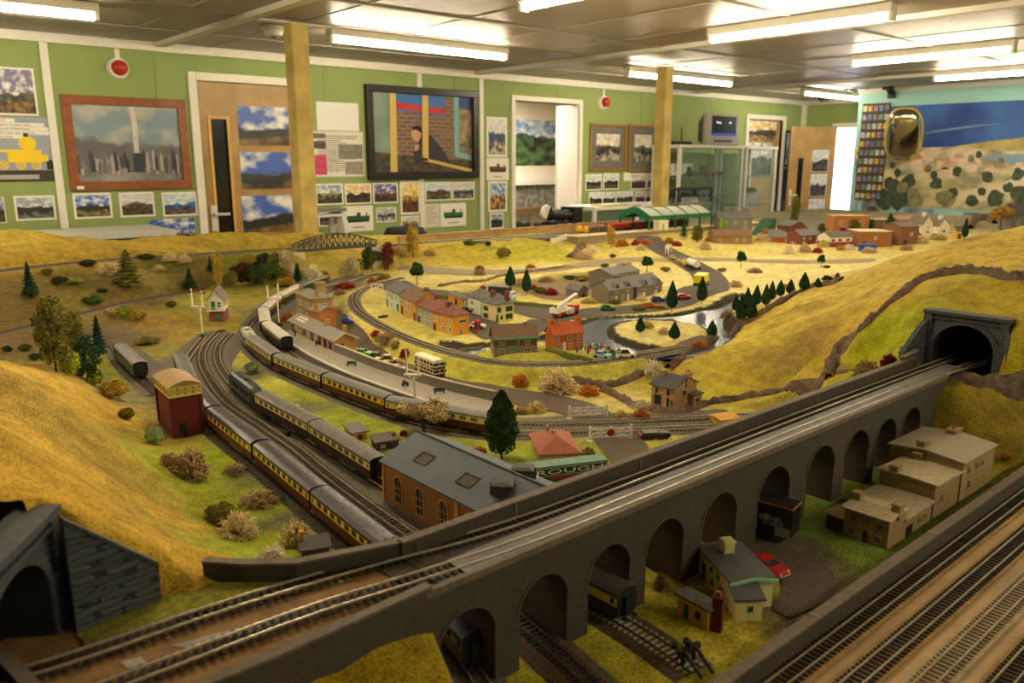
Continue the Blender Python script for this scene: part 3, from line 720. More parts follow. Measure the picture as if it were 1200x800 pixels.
for q in([(200,757),(330,723),(455,688),(462,692),(335,731),(225,760)],[(140,776),(165,770),(172,777),(150,784)]):
 pp=[P(x,y,ZD)for x,y in q];gq.poly([(p.x,p.y,ZD+.0008)for p in pp])
gq.build('grey_infill',M_grey_patch,ra)
#tunnel portals
M_portal=brickmat('portal_stone',(88,90,90),(62,64,66),(34,35,37),sx=62,bw=.55,rh=.4,ms=.035,bump=1.0,rough=.7,noise=.6)
M_pcop=mat('portal_coping',(72,73,76),.7,.25,150,.4,400)
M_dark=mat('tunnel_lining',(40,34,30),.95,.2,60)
def portal(name,label,loc,rz,W,HT,ow,oh,wings,th=.03,depth=.35):
 root=thing(name,label,'tunnel portal',loc,rz)
 n=22;R=ow/2;spring=oh-R*.92
 arc=[(-R*math.cos(PI*i/n),spring+(oh-spring)*math.sin(PI*i/n))for i in range(n+1)]
 m=MB()
 for y in(0,th):
  m.poly([(-W/2,y,-.02),(-R,y,-.02),(-R,y,HT),(-W/2,y,HT)]);m.poly([(R,y,-.02),(W/2,y,-.02),(W/2,y,HT),(R,y,HT)])
  m.poly([(-R,y,-.02),(-R,y,spring),(-R,y,HT)])if False else None
  for p,q in zip(arc[:-1],arc[1:]):m.poly([(p[0],y,p[1]),(q[0],y,q[1]),(q[0],y,HT),(p[0],y,HT)])
 m.poly([(-W/2,0,HT),(W/2,0,HT),(W/2,th,HT),(-W/2,th,HT)])
 for s in(-1,1):m.poly([(s*W/2,0,-.02),(s*W/2,th,-.02),(s*W/2,th,HT),(s*W/2,0,HT)])
 m.build('face_wall',M_portal,root)
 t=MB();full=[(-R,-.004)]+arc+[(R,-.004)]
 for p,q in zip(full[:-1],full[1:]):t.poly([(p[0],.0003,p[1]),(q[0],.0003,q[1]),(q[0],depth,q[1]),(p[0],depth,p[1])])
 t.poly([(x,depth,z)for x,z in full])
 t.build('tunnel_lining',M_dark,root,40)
 a=MB();rr=R+.011
 for i in range(n):
  t0,t1=PI*i/n,PI*(i+1)/n
  k=(oh-spring)/R
  a.prism([(-R*math.cos(t0),spring+R*k*math.sin(t0)),(-rr*math.cos(t0),spring+rr*k*math.sin(t0)),(-rr*math.cos(t1),spring+rr*k*math.sin(t1)),(-R*math.cos(t1),spring+R*k*math.sin(t1))],
-.003,0,'y')
 for s in(-1,1):a.box(min(s*R,s*rr),max(s*R,s*rr),-.003,0,-.01,spring)
 a.build('arch_ring',M_pcop,root)
 for s in(-1,1):
  p=MB();p.box(s*W/2-.008,s*W/2+.008,-.005,th*.7,-.02,HT-.004);p.build('pilaster',M_portal,root)
 c=MB();c.box(-W/2-.010,W/2+.010,-.007,th,HT-.003,HT+.004);c.box(-W/2-.008,W/2+.008,-.0055,th,HT-.012,HT-.009);c.build('parapet_coping',M_pcop,root)
 for(pts)in wings:
  wpath,tops,bots=pts
  w=MB();cq=MB()
  for(p,q,za,zb,ba,bb)in zip(wpath[:-1],wpath[1:],tops[:-1],tops[1:],bots[:-1],bots[1:]):
   p=Vector((*p,0));q=Vector((*q,0));d=(q-p).normalized();s_=Vector((-d.y,d.x,0))*.004
   pts8=[p-s_+Vector((0,0,ba)),q-s_+Vector((0,0,bb)),q+s_+Vector((0,0,bb)),p+s_+Vector((0,0,ba)),p-s_+Vector((0,0,za)),q-s_+Vector((0,0,zb)),q+s_+Vector((0,0,zb)),p+s_+Vector((0,0,za))]
   b=w.verts(pts8)
   for f in((0,3,2,1),(4,5,6,7),(0,1,5,4),(1,2,6,5),(2,3,7,6),(3,0,4,7)):w.face([b+i for i in f])
   s2=s_*1.5;u=Vector((0,0,.004))
   pts8=[p-s2+Vector((0,0,za)),q-s2+Vector((0,0,zb)),q+s2+Vector((0,0,zb)),p+s2+Vector((0,0,za))];pts8+=[v+u for v in pts8]
   b=cq.verts(pts8)
   for f in((0,3,2,1),(4,5,6,7),(0,1,5,4),(1,2,6,5),(2,3,7,6),(3,0,4,7)):cq.face([b+i for i in f])
  w.build('wing_wall',M_portal,root);cq.build('wing_coping',M_pcop,root)
 return root
portal('tunnel_portal','grey stone tunnel mouth in the big right hill at the end of the viaduct',(PXF,.618,Z0+ZD),-PI/2,.148,.110,.118,.090,[([(-.074,.004),(-.084,-.02),(-.098,-.062)],
[.098,.072,.020],[-.03,-.03,-.03]),([(.074,.004),(.088,-.012),(.096,-.026)],[.10,.072,.03],[-.04,-.05,-.06])])
px_,py_,rz_,W_,HT_=PR_L
def toL(x,y):dx,dy=x-px_,y-py_;return(dx*math.cos(rz_)+dy*math.sin(rz_),-dx*math.sin(rz_)+dy*math.cos(rz_))
w0,w1,w2=(.1335,.764),(.17,.768),(.211,.771)
portal('tunnel_portal','dark stone tunnel mouth in the near left hill, in the bottom left corner',(px_,py_,Z0+ZD),rz_,W_,HT_,.114,.092,[([toL(*w0),toL(*w1),toL(*w2)],[.110,.076,.038],
[-.03,-.03,-.03])],depth=.30)
pt=G(441,313)
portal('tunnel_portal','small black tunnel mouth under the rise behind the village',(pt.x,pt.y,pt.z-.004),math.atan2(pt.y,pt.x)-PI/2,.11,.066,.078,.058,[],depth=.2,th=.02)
#low stone wall and fiddle yard board along the front
fw=thing('boundary_wall','low brown stone wall along the front edge between cottages and board tracks','wall',(0,0,Z0))
wall_strip(fw,'wall_body',[(.55,.413),(.9,.413),(1.3,.412),(1.75,.411),(2.6,.411),(5.2,.411)],-.02,.028,.011,M_stone,M_coping)
for x in(.83,1.16,1.5):jn=MB();jn.box(x,x+.006,.4062,.4198,.0305,.0318);jn.build('coping_joint',mat('joint_card',(132,118,98),.8),fw)
fb=MB();fb.box(-.6,7.6,.12,.4065,-.028+Z0,-.0005+Z0);struct(fb.build('front_board',mat('painted_board',(182,150,104),.75,.18,14,.2,200)))
for i,y in enumerate((.392,.339,.287,.232)):
 c=MB()
 x=.45;w0=.0195
 while x<5.2:
  e=min(x+random.uniform(.12,.3),5.2);d=random.uniform(-.0015,.0015);c.box(x,e,y-w0+d,y+w0+d*.5,Z0+.0002,Z0+.0028-i*.0001);x=e
 struct(c.build('cork_underlay',M_cork if i!=2 else mat('pale_cork',(176,156,120),.9,.2,50)))
gp_=MB();q=[P(868,792,0),P(905,762,0),P(960,738,0),P(985,716,0),P(960,728,0),P(900,765,0),P(870,785,0)]
gp_.poly([(p.x,min(p.y,.4055),Z0+.0004)for p in[P(860,800,0),P(905,768,0),P(985,722,0),P(1010,700,0),P(930,742,0),P(880,772,0),P(850,792,0)]])
struct(gp_.build('grey_paint_patch',mat('grey_paint',(120,116,112),.6,.15,30)))
#the room
RX0,RX1,RY0,RY1,RH_=-2.2,9.96,-2.2,5.70,2.25
WY=5.70;TX=8.80
M_green=mat('green_wall_paint',(142,158,94),.75,.05,5,.05,90)
M_green_dk=M_green
M_teal=mat('teal_wall_paint',(150,196,192),.75,.05,5)
M_white=mat('white_gloss_trim',(232,226,212),.45,.04,20)
M_wood=mat('oak_veneer',(170,134,80),.45,.18,6)
M_post=mat('pine_post',(214,186,108),.6,.22,9,.15,60)
M_black=mat('black_plastic',(22,20,20),.4)
M_dkgrey=mat('dark_grey_plastic',(58,56,54),.5)
M_alu=mat('brushed_aluminium',(214,210,200),.4,.06,60,metal=.25)
def glassmat(name,col,alpha,rough=.05):
 if name in MATS:return MATS[name]
 m=bpy.data.materials.new(name);m.use_nodes=True;b=m.node_tree.nodes['Principled BSDF']
 b.inputs['Base Color'].default_value=(*lin(col),1);b.inputs['Roughness'].default_value=rough;b.inputs['Alpha'].default_value=alpha
 MATS[name]=m;return m
M_glass=glassmat('cabinet_glass',(150,180,165),.13)
def ceiling_material():
 m=bpy.data.materials.new('ceiling_panel');m.use_nodes=True;nt=m.node_tree;N=nt.nodes;L=nt.links;b=N['Principled BSDF']
 tc=N.new('ShaderNodeTexCoord');nz=N.new('ShaderNodeTexNoise');nz.inputs['Scale'].default_value=26;nz.inputs['Detail'].default_value=5
 L.new(tc.outputs['Object'],nz.inputs['Vector'])
 bp=N.new('ShaderNodeBump');bp.inputs['Strength'].default_value=.5;bp.inputs['Distance'].default_value=.01;L.new(nz.outputs['Fac'],bp.inputs['Height']);L.new(bp.outputs['Normal'],b.inputs['Normal'])
 b.inputs['Base Color'].default_value=(*lin((152,138,122)),1);b.inputs['Roughness'].default_value=.42;b.inputs['Specular IOR Level'].default_value=.35
 return m
m=MB();m.box(RX0,RX1,RY0,RY1,-.1,0);struct(m.build('floor',mat('brown_floor',(120,100,80),.7,.2,3)))
m=MB();m.box(RX0-.1,RX1+.1,RY0-.1,RY1+1.8,RH_,RH_+.1);struct(m.build('ceiling',ceiling_material()))
def wx(px,py):return PY(px,py,WY).x
def wz(px,py):return PY(px,py,WY).z
D1=(wx(236,180),wx(352,180),wz(290,98));D2=(wx(603,190),wx(677,190),wz(640,120));D3=(wx(874,190),wx(914,190),wz(893,140))
m=MB();x=RX0
for a,b,h in(D1,D2,D3):
 m.box(x,a,WY,WY+.1,0,RH_);m.box(a,b,WY,WY+.1,h,RH_);x=b
m.box(x,RX1,WY,WY+.1,0,RH_);struct(m.build('wall_back',M_green))
m=MB()
for x in np.arange(RX0+.4,RX1,1.22):m.box(x,x+.006,WY-.0025,WY,0,RH_-.07)
struct(m.build('trim_1',mat('green_joint_strip',(134,144,84),.7)))
m=MB();m.box(RX1,RX1+.1,TX*0+RY0,RY1,0,RH_);struct(m.build('wall_far',M_green))
m=MB();m.box(RX0-.1,RX0,RY0,RY1,0,RH_);struct(m.build('wall_left',M_green))
m=MB();m.box(RX0,RX1,RY0-.1,RY0,0,RH_);struct(m.build('wall_front',M_teal))
ty=PX(1001,180,TX).y
m=MB();m.box(TX,TX+.12,RY0,ty,0,RH_);struct(m.build('wall_right',M_teal))
m=MB();m.box(RX0,RX1,WY-.03,WY,RH_-.055,RH_);m.box(RX1-.03,RX1,ty+.02,WY-.03,RH_-.055,RH_);struct(m.build('trim_2',M_white))
for i,(px,y0,y1)in enumerate([(62,30,276),(493,70,300),(564,80,300)]):
 a=wx(px,(y0+y1)/2);m=MB();m.box(a-.022,a+.022,WY-.012,WY,0.0,RH_-.05);struct(m.build('trim_%d'%(3+i),M_white))
a=PY(952,130,WY);m=MB();m.box(RX1-.05,RX1,WY-.05,WY,0,RH_-.05);struct(m.build('trim_6',M_white))
m=MB();m.box(TX-.015,TX,RY0,ty,RH_-.05,RH_);struct(m.build('trim_7',mat('grey_trim',(186,186,178),.6)))
m=MB()
for x in(1.9,4.53,7.6):m.box(x-.03,x+.03,RY0,WY-.03,RH_-.028,RH_)
struct(m.build('trim_8',mat('ceiling_beam_paint',(206,200,188),.5)))
m=MB()
for y in(-1.2,0,1.2,2.45,3.65,4.3,5.1):m.box(RX0,RX1,y-.012,y+.012,RH_-.005,RH_)
for x in np.arange(RX0+.7,RX1,.62):
 if abs(x-1.9)>.2 and abs(x-4.53)>.2 and abs(x-7.6)>.2:m.box(x-.006,x+.006,RY0,RY1,RH_-.003,RH_)
struct(m.build('trim_9',mat('ceiling_joint',(160,152,142),.5)))
def door_frame(name,D,w=.055,y0=-.02):
 a,b,h=D;m=MB();m.box(a-w,a,WY+y0,WY+.1,0,h+w);m.box(b,b+w,WY+y0,WY+.1,0,h+w);m.box(a,b,WY+y0,WY+.1,h,h+w)
 return struct(m.build(name,M_white,bevel=.004))
d1=door_frame('door_1',D1)
m=MB();a,b,h=D1;gl0,gl1=wx(251,200),wx(272,200);gz1=wz(262,138)
m.box(a,gl0,WY+.02,WY+.06,0,h);m.box(gl1,b,WY+.02,WY+.06,0,h);m.box(gl0,gl1,WY+.02,WY+.06,gz1,h);m.build('leaf',M_wood,d1)
m=MB();m.box(gl0-.012,gl0+.008,WY+.012,WY+.02,.3,gz1+.012);m.box(gl1-.008,gl1+.012,WY+.012,WY+.02,.3,gz1+.012);m.box(gl0+.008,gl1-.008,WY+.012,WY+.02,gz1-.008,gz1+.012);m.build('glazing_bead',
mat('oak_bead',(208,160,84),.4),d1)
m=MB();m.box(gl0,gl1,WY+.035,WY+.045,.3,gz1);m.build('glass',mat('dark_door_glass',(34,30,26),.15),d1)
hp=PY(252,256,WY)
m=MB();m.box(hp.x-.022,hp.x+.022,WY+.010,WY+.02,hp.z-.09,hp.z+.09);m.bar((hp.x,WY,hp.z+.03),(hp.x+.10,WY-.03,hp.z+.03),.018);m.bar((hp.x,WY+.02,hp.z+.03),(hp.x,WY-.03,hp.z+.03),.018);m.build('handle',
M_alu,d1)
m=MB();m.box(D1[0]-.2,D1[1]+.2,WY+.3,WY+.32,0,RH_);struct(m.build('wall_corridor',mat('corridor_wall',(70,60,50),.8)))
d2=door_frame('door_2',D2,.045)
a,b,h=D2;M_pink=mat('cream_room_paint',(236,218,198),.8)
m=MB();bx0,bx1,by1=a-1.3,b+1.6,WY+1.5
m.box(bx0,bx1,by1,by1+.05,0,RH_);m.box(bx0-.05,bx0,WY+.1,by1,0,RH_);m.box(bx1,bx1+.05,WY+.1,by1,0,RH_);struct(m.build('wall_side_room',M_pink))
m=MB();m.box(bx0,bx1,WY+.1,by1,-.05,0);struct(m.build('floor_side_room',mat('brown_floor',(120,100,80),.7,.2,3)))
m=MB();m.box(b-.012,b-.0,WY+.0,WY+.30,0,h);struct(m.build('trim_10',mat('cream_reveal',(224,212,196),.7)))
d3=door_frame('door_3',D3,.055)
a,b,h=D3;m=MB();m.box(a,b,WY+.03,WY+.06,0,h);m.build('leaf',M_wood,d3)
fd=(PX(993,200,RX1).y,PX(977,200,RX1).y);fh=PX(985,150,RX1).z
m=MB();m.box(RX1-.02,RX1,fd[0]-.3,fd[0]-.25,0,fh);m.box(RX1-.02,RX1,fd[1],fd[1]+.06,0,fh+.06);m.box(RX1-.02,RX1,fd[0]-.3,fd[1],fh,fh+.06);d4=struct(m.build('door_4',M_white))
m=MB();m.box(RX1-.012,RX1-.004,fd[0]-.25,fd[1],0.0,fh);m.build('daylit_glass',mat('daylit_glass',(225,230,240),.3,emit=(225,232,250),estr=2.2),d4)
hx,hy=RX1-.16,PX(979,200,RX1).y
ex=PX(928,200,RX1-.55)
def placebox(name,a,b,th,z0,z1,m,parent=None):
 a=Vector((a[0],a[1],0));b=Vector((b[0],b[1],0));d=(b-a).normalized();s=Vector((-d.y,d.x,0))*th
 q=MB();pts=[a+Vector((0,0,z0)),b+Vector((0,0,z0)),b+s+Vector((0,0,z0)),a+s+Vector((0,0,z0))];pts+=[p+Vector((0,0,z1-z0))for p in pts]
 k=q.verts(pts)
 for f in((0,3,2,1),(4,5,6,7),(0,1,5,4),(1,2,6,5),(2,3,7,6),(3,0,4,7)):q.face([k+i for i in f])
 return q.build(name,m,parent)
L_=(PX(924,200,9.42).x,PX(924,200,9.42).y);R_=(PX(977,200,9.85).x,PX(977,200,9.85).y)
lh=PX(940,148,9.5).z
odr=thing('oak_door','open oak door with a narrow glass strip and three photographs, by the bright far doorway','door',(L_[0],L_[1],0))
def rel(p):return(p[0]-L_[0],p[1]-L_[1])
RR=rel(R_);dl=math.hypot(*RR);odr.rotation_euler.z=math.atan2(RR[1],RR[0])
m=MB();m.box(0,dl,0,.04,.004,lh);m.build('leaf',M_wood,odr,bevel=.003)
m=MB();m.box(dl*.20,dl*.31,-.004,.0,.35,lh*.80);m.build('glass',mat('dark_door_glass',(34,30,26),.15),odr)
m=MB();m.box(dl*.05,dl*.10,-.008,.0,.95,1.15);m.bar((dl*.07,0,1.08),(dl*.07,-.05,1.08),.02);m.bar((dl*.07,-.05,1.08),(dl*.2,-.05,1.08),.018);m.build('handle',M_alu,odr)
#prints: photographs, posters, paintings
def printmat(name,sky,mid,gnd,seed,sc=6.0,hz=.45,cloud=(235,232,225),dark=(30,28,26)):
 "a photograph's own picture: sky with clouds, a dark engine-like band, land; coordinates 0..1 over the sheet"
 if name in MATS:return MATS[name]
 m=bpy.data.materials.new(name);m.use_nodes=True;nt=m.node_tree;N=nt.nodes;L=nt.links;b=N['Principled BSDF'];b.inputs['Roughness'].default_value=.45
 tc=N.new('ShaderNodeTexCoord');mp=N.new('ShaderNodeMapping');mp.inputs['Location'].default_value=(seed*3.1,seed*1.7,seed);L.new(tc.outputs['UV'],mp.inputs['Vector'])
 nz=N.new('ShaderNodeTexNoise');nz.inputs['Scale'].default_value=sc;nz.inputs['Detail'].default_value=6;L.new(mp.outputs[0],nz.inputs['Vector'])
 n2=N.new('ShaderNodeTexNoise');n2.inputs['Scale'].default_value=sc*.5;n2.inputs['Detail'].default_value=4;L.new(mp.outputs[0],n2.inputs['Vector'])
 sp=N.new('ShaderNodeSeparateXYZ');L.new(tc.outputs['UV'],sp.inputs[0])
 def ma(op,a,bb):
  q=N.new('ShaderNodeMath');q.operation=op
  for i,v in enumerate((a,bb)):
   if isinstance(v,(int,float)):q.inputs[i].default_value=v
   else:L.new(v,q.inputs[i])
  return q.outputs[0]
 def mix(f,A,B):
  q=N.new('ShaderNodeMix');q.data_type='RGBA';L.new(f,q.inputs[0])
  for i,v in((6,A),(7,B)):
   if isinstance(v,tuple):q.inputs[i].default_value=(*lin(v),1)
   else:L.new(v,q.inputs[i])
  return q.outputs[2]
 def step(v,lo,hi):
  q=N.new('ShaderNodeMapRange');q.inputs['From Min'].default_value=lo;q.inputs['From Max'].default_value=hi;L.new(v,q.inputs['Value']);return q.outputs[0]
 v=ma('ADD',sp.outputs['Y'],ma('MULTIPLY',ma('SUBTRACT',n2.outputs['Fac'],.5),.5))
 skyc=mix(step(nz.outputs['Fac'],.44,.64),sky,cloud)
 land=mix(step(nz.outputs['Fac'],.36,.64),gnd,dark)
 midc=mix(step(nz.outputs['Fac'],.38,.60),mid,dark)
 c=mix(step(v,hz-.2,hz-.14),land,midc)
 c=mix(step(v,hz+.06,hz+.12),c,skyc)
 L.new(c,b.inputs['Base Color']);MATS[name]=m
 return m
def sheet(name,pts,m,parent=None,mi=None):
 "flat print with 0..1 coordinates; pts: bottom-left, bottom-right, top-right, top-left"
 me=bpy.data.meshes.new(name);me.from_pydata([tuple(p)for p in pts],[],[(0,1,2,3)]);me.materials.append(m)
 uv=me.uv_layers.new(name='UVMap')
 for i,c in enumerate(((0,0),(1,0),(1,1),(0,1))):uv.data[i].uv=c
 me.update();return link(name,me,parent)
def wallrect(x0,x1,y0,y1,Y=WY):
 "pixel box on the back wall -> (xa, xb, za, zb)"
 cy=(y0+y1)/2;cx=(x0+x1)/2
 return PY(x0,cy,Y).x,PY(x1,cy,Y).x,PY(cx,y1,Y).z,PY(cx,y0,Y).z
M_paper=mat('white_card',(238,232,220),.6)
PHOTO_N=[0]
def photo(box,label,cat,cols,border=.08,name='photo_print',group=None,Y=WY,hz=.45,sc=6.0,frame=None,fw=.03,paper=None,cloud=(235,232,225),dark=(30,28,26)):
 xa,xb,za,zb=wallrect(*box,Y=Y);w=xb-xa;h=zb-za
 PHOTO_N[0]+=1;s=PHOTO_N[0]
 r=thing(name,label,cat,(xa,Y,za),0,group)
 if frame is not None:
  f=MB();f.box(0,w,-.022,-.0005,0,fw);f.box(0,w,-.022,-.0005,h-fw,h);f.box(0,fw,-.022,-.0005,fw,h-fw);f.box(w-fw,w,-.022,-.0005,fw,h-fw);f.build('frame',frame,r,bevel=.003)
  bd=fw
 else:bd=0
 c=MB();c.box(bd,w-bd,-.003 if frame is None else-.008,-.0005,bd,h-bd);c.build('mount',paper or M_paper,r)
 e=border*min(w,h)+bd;yb=-.0034 if frame is None else-.0086
 sheet('print',[(e,yb,e),(w-e,yb,e),(w-e,yb,h-e),(e,yb,h-e)],printmat('print_%d'%s,*cols,seed=s*1.37,hz=hz,sc=sc,cloud=cloud,dark=dark),r)
 return r
BLUE,GRN,DK=(84,110,160),(90,110,60),(46,44,44)
photo((-8,42,79,135),'print of moorland under a mauve sky, above the yellow engine poster','poster',((120,110,150),(92,92,60),(150,110,50)),.05,'poster',hz=.4)
xa,xb,za,zb=wallrect(-28,68,137,213);w,h=xb-xa,zb-za
r=thing('poster','poster of a bright yellow locomotive with lines of text above it, left edge','poster',(xa,WY,za))
q=MB();q.box(0,w,-.003,-.0005,0,h);q.build('sheet',mat('poster_sky',(150,156,172),.5,.06,4),r)
q=MB();q.box(0,w,-.0036,-.003,0,h*.18);q.build('trackside',mat('poster_ground',(64,56,46),.6,.3,12),r)
q=MB();zz=h*.30
q.box(w*.36,w*.78,-.0045,-.0036,zz,zz+h*.20);q.box(w*.78,w*.86,-.0045,-.0036,zz+h*.02,zz+h*.12);q.box(w*.26,w*.36,-.0045,-.0036,zz+h*.16,zz+h*.20)
q.prism([(w*.62+w*.11*math.cos(t),zz+h*.30+h*.11*math.sin(t))for t in np.linspace(0,2*PI,20)[:-1]],-.0045,-.0036,'y');q.build('yellow_engine',mat('poster_yellow',(236,200,20),.5),r)
for cx_ in(.30,.51,.70):
 q=MB()
 R1,R2=w*.062,w*.045
 for i in range(18):
  t0,t1=2*PI*i/18,2*PI*(i+1)/18;q.prism([(w*cx_+R1*math.cos(t0),zz-h*.04+R1*math.sin(t0)),(w*cx_+R1*math.cos(t1),zz-h*.04+R1*math.sin(t1)),(w*cx_+R2*math.cos(t1),zz-h*.04+R2*math.sin(t1)),
(w*cx_+R2*math.cos(t0),zz-h*.04+R2*math.sin(t0))],-.005,-.0036,'y')
 for i in range(4):
  t0=PI*i/4;q.bar((w*cx_-R2*math.cos(t0),-.0043,zz-h*.04-R2*math.sin(t0)),(w*cx_+R2*math.cos(t0),-.0043,zz-h*.04+R2*math.sin(t0)),.004)
 q.build('yellow_wheel',mat('poster_yellow',(236,200,20),.5),r)
q=MB();q.box(w*.83,w*1.0,-.004,-.0036,h*.19,h*.34);q.build('dark_tender',mat('poster_black',(30,28,28),.5),r);q=MB();q.box(w*.58,w*.64,-.005,-.0046,zz+h*.40,zz+h*.45);q.build('chimney_top',
mat('poster_black',(30,28,28),.5),r)
def text(body,loc,size,m,parent=None,rot=(PI/2,0,0),ext=.0003,align='LEFT',name='lettering',sx=1.0):
 cu=bpy.data.curves.new(name,'FONT');cu.body=body;cu.size=size;cu.extrude=ext;cu.align_x=align;cu.resolution_u=3
 to=bpy.data.objects.new(name,cu);COL.objects.link(to);bpy.context.view_layer.update()
 me=bpy.data.meshes.new_from_object(to.evaluated_get(bpy.context.evaluated_depsgraph_get()));bpy.data.objects.remove(to);bpy.data.curves.remove(cu)
 me.name=name;me.materials.clear();me.materials.append(m)
 o=link(name,me,parent,loc,rot);o.scale.x=sx;return o
M_ink=mat('black_ink',(30,28,28),.6);M_red_ink=mat('red_ink',(190,40,34),.6)
for i,(s,mm,wd_)in enumerate([("Rocket' of 1829.",M_red_ink,.50),('proved the reliability of steam trains,',M_ink,.86),('engines the Liverpool & Manchester',M_ink,.90),("to the world's first inter-city railway &",
M_ink,.93),('down across the globe.',M_ink,.64)]):
 z=h*(.93-i*.062);q=MB();q.box(w*.02,w*wd_,-.0038,-.003,z-h*.012,z+h*.045);q.build('caption_strip',M_paper,r)
 text(s,(w*.05 if i else w*.12,-.0041,z),h*.05,mm,r,sx=.98)
q=MB();q.box(w*.06,w*.72,-.0042,-.0036,h*.04,h*.11);q.build('caption_strip',mat('grey_caption',(170,164,160),.6),r)
photo((-6,6,231,261),'small photograph half cut off by the left edge','photograph',(BLUE,DK,(90,70,50)),.08)
photo((17,65,229,258),'photograph of a train in hills, left of the white wall strip','photograph',((150,160,175),DK,(120,120,110)),.08)
photo((86,131,226,256),'photograph of a steam engine against deep blue sky, under the brown framed painting','photograph',((60,110,200),DK,(150,140,60)),.08)
photo((140,181,225,254),'photograph of a brown railcar, under the middle of the framed painting','photograph',((200,205,210),(120,84,50),(90,80,60)),.08)
photo((190,231,225,253),'photograph of a blue streamlined engine, under the right end of the framed painting','photograph',((180,200,210),(40,120,190),(120,100,90)),.08)
photo((176,229,256,292),'blue sky print with steam, low on the wall left of the oak door','poster',((50,90,180),(150,140,60),(80,90,50)),.0,'poster')
M_fr=mat('mahogany_frame',(140,78,34),.4,.2,20)
pr=photo((76,220,114,222),'large brown framed painting of a crowd around a smoking engine, on the green wall','painting',((124,144,158),(112,110,108),(150,148,144)),.0,'framed_painting',
hz=.42,sc=4,frame=M_fr,fw=.055,cloud=(178,174,162),dark=(92,92,96))
bx=wallrect(76,220,114,222);w,h=bx[1]-bx[0],bx[3]-bx[2]
q=MB();q.prism([(w*.53,h*.32),(w*.57,h*.32),(w*.58,h*.70),(w*.56,h*.93),(w*.52,h*.93),(w*.535,h*.7)],-.0092,-.0087,'y');q.build('painted_smoke',mat('paint_smoke',(206,200,190),.5,.15,
8),pr)
q=MB()
for i in range(46):
 cx_=w*(.07+.86*rng.random());hz_=h*(.16+.08*rng.random());ht=h*(.13+.10*rng.random());ww=w*.011
 q.prism([(cx_-ww,hz_),(cx_+ww,hz_),(cx_+ww*1.2,hz_+ht*.75),(cx_+ww*.4,hz_+ht),(cx_-ww*.4,hz_+ht),(cx_-ww*1.2,hz_+ht*.75)],-.0091-rng.random()*.0006,-.0087,'y',mi=int(rng.integers(0,
4)))
q.box(w*.49,w*.61,-.0094,-.0087,h*.19,h*.40,3)
q.build('painted_crowd',[mat('paint_a',(70,70,82),.6),mat('paint_b',(110,100,100),.6),mat('paint_c',(170,160,150),.6),mat('paint_d',(54,56,66),.6)],pr)
q=MB();q.box(w*.045,w*.10,-.0235,-.022,.008,.028);q.build('title_tag',M_paper,pr)
for box,lab in[((279,338,125,170),'topmost print on the oak door, steam cloud beside trees'),((282,341,178,221),'middle print on the oak door, white steam over a train in a field'),
((284,343,229,272),'lowest print on the oak door, white steam against deep blue sky')]:
 photo(box,lab,'poster',((64,96,180),(50,54,40),(140,108,52)),.0,'poster',Y=WY+.019,hz=.34,sc=2.6)
def notice(box,label,cols,name='notice',Y=WY,lines=0,blocks=()):
 xa,xb,za,zb=wallrect(*box,Y=Y);w,h=xb-xa,zb-za;r=thing(name,label,'notice',(xa,Y,za))
 q=MB();q.box(0,w,-.003,-.0005,0,h);q.build('sheet',mat('sheet_%d%d%d'%cols,cols,.6),r)
 if lines:
  q=MB()
  for i in range(lines):
   z=h*(.9-.8*i/lines);q.box(w*.1,w*(.55+.35*rng.random()),-.0036,-.003,z-h*.012,z+h*.008)
  q.build('text_lines',mat('grey_ink',(120,112,104),.6),r)
 for i,(u0,u1,v0,v1,c)in enumerate(blocks):
  q=MB();q.box(w*u0,w*u1,-.0042,-.003,h*v0,h*v1);q.build('printed_block',mat('blk_%d%d%d'%c,c,.6,.25,30),r)
 return r
notice((371,420,120,153),'blank white sheet pinned above the newspaper pages',(232,230,226),'paper_sheet')
notice((366,426,154,207),'newspaper pages with black and white pictures pinned left of the black framed mirror',(222,216,202),'newspaper_page',lines=16,blocks=[(.02,.26,.62,.78,(80,
72,64)),(.02,.26,.84,.95,(110,100,88)),(.02,.26,.05,.48,(196,70,110)),(.50,.98,.40,.72,(130,122,104)),(.62,.98,.05,.34,(150,142,128)),(.30,.48,.1,.6,(190,184,172))])
PW=[((370,402,215,240),'photograph of a yellow-fronted engine by trees, first in the row under the newspaper',((120,150,160),(170,150,70),(70,70,60))),((404,435,215,239),'photograph of a dark engine in orange light, second in the row under the mirror',
((220,180,120),(40,34,30),(90,60,40))),((437,466,214,238),'photograph with deep purple sky, third in the row under the mirror',((80,60,150),(150,90,40),(70,50,50))),((498,529,213,235),
'photograph of green carriages by trees, right of the white strip under the mirror',((190,210,215),(120,60,40),(110,120,60))),((530,556,213,234),'photograph of a wheel and dark machinery, right end of the row under the mirror',
((206,204,200),(60,70,90),(150,146,140))),((373,401,243,265),'photograph behind the aluminium step ladder',((200,200,190),(60,66,50),(110,90,90))),((441,464,243,260),'snowy landscape photograph in the lower row under the mirror',
((130,150,180),(120,120,124),(210,210,210)))]
for box,lab,c in PW:photo(box,lab,'photograph',c,.07)
for box,lab,c,hz in[((469,492,212,251),'tall poster with a yellow scene, left of the white strip under the mirror',((230,190,60),(200,150,40),(120,60,30)),.5),((470,491,253,268),'small blue and orange print, lowest beside the white strip',
((170,180,190),(220,170,60),(60,70,100)),.5),((570,594,137,184),'tall poster with a blue and yellow engine, topmost in the column by the white doorway',((206,206,204),(60,90,150),(200,
190,150)),.5),((572,594,212,248),'tall sunny seaside poster, third in the column left of the white doorway',((80,130,190),(220,160,110),(200,150,90)),.5),((574,590,249,268),'dark coast print, lowest in the column left of the white doorway',
((110,120,130),(50,54,60),(70,80,90)),.5)]:
 photo(box,lab,'poster',c,.09,'poster',hz=hz)
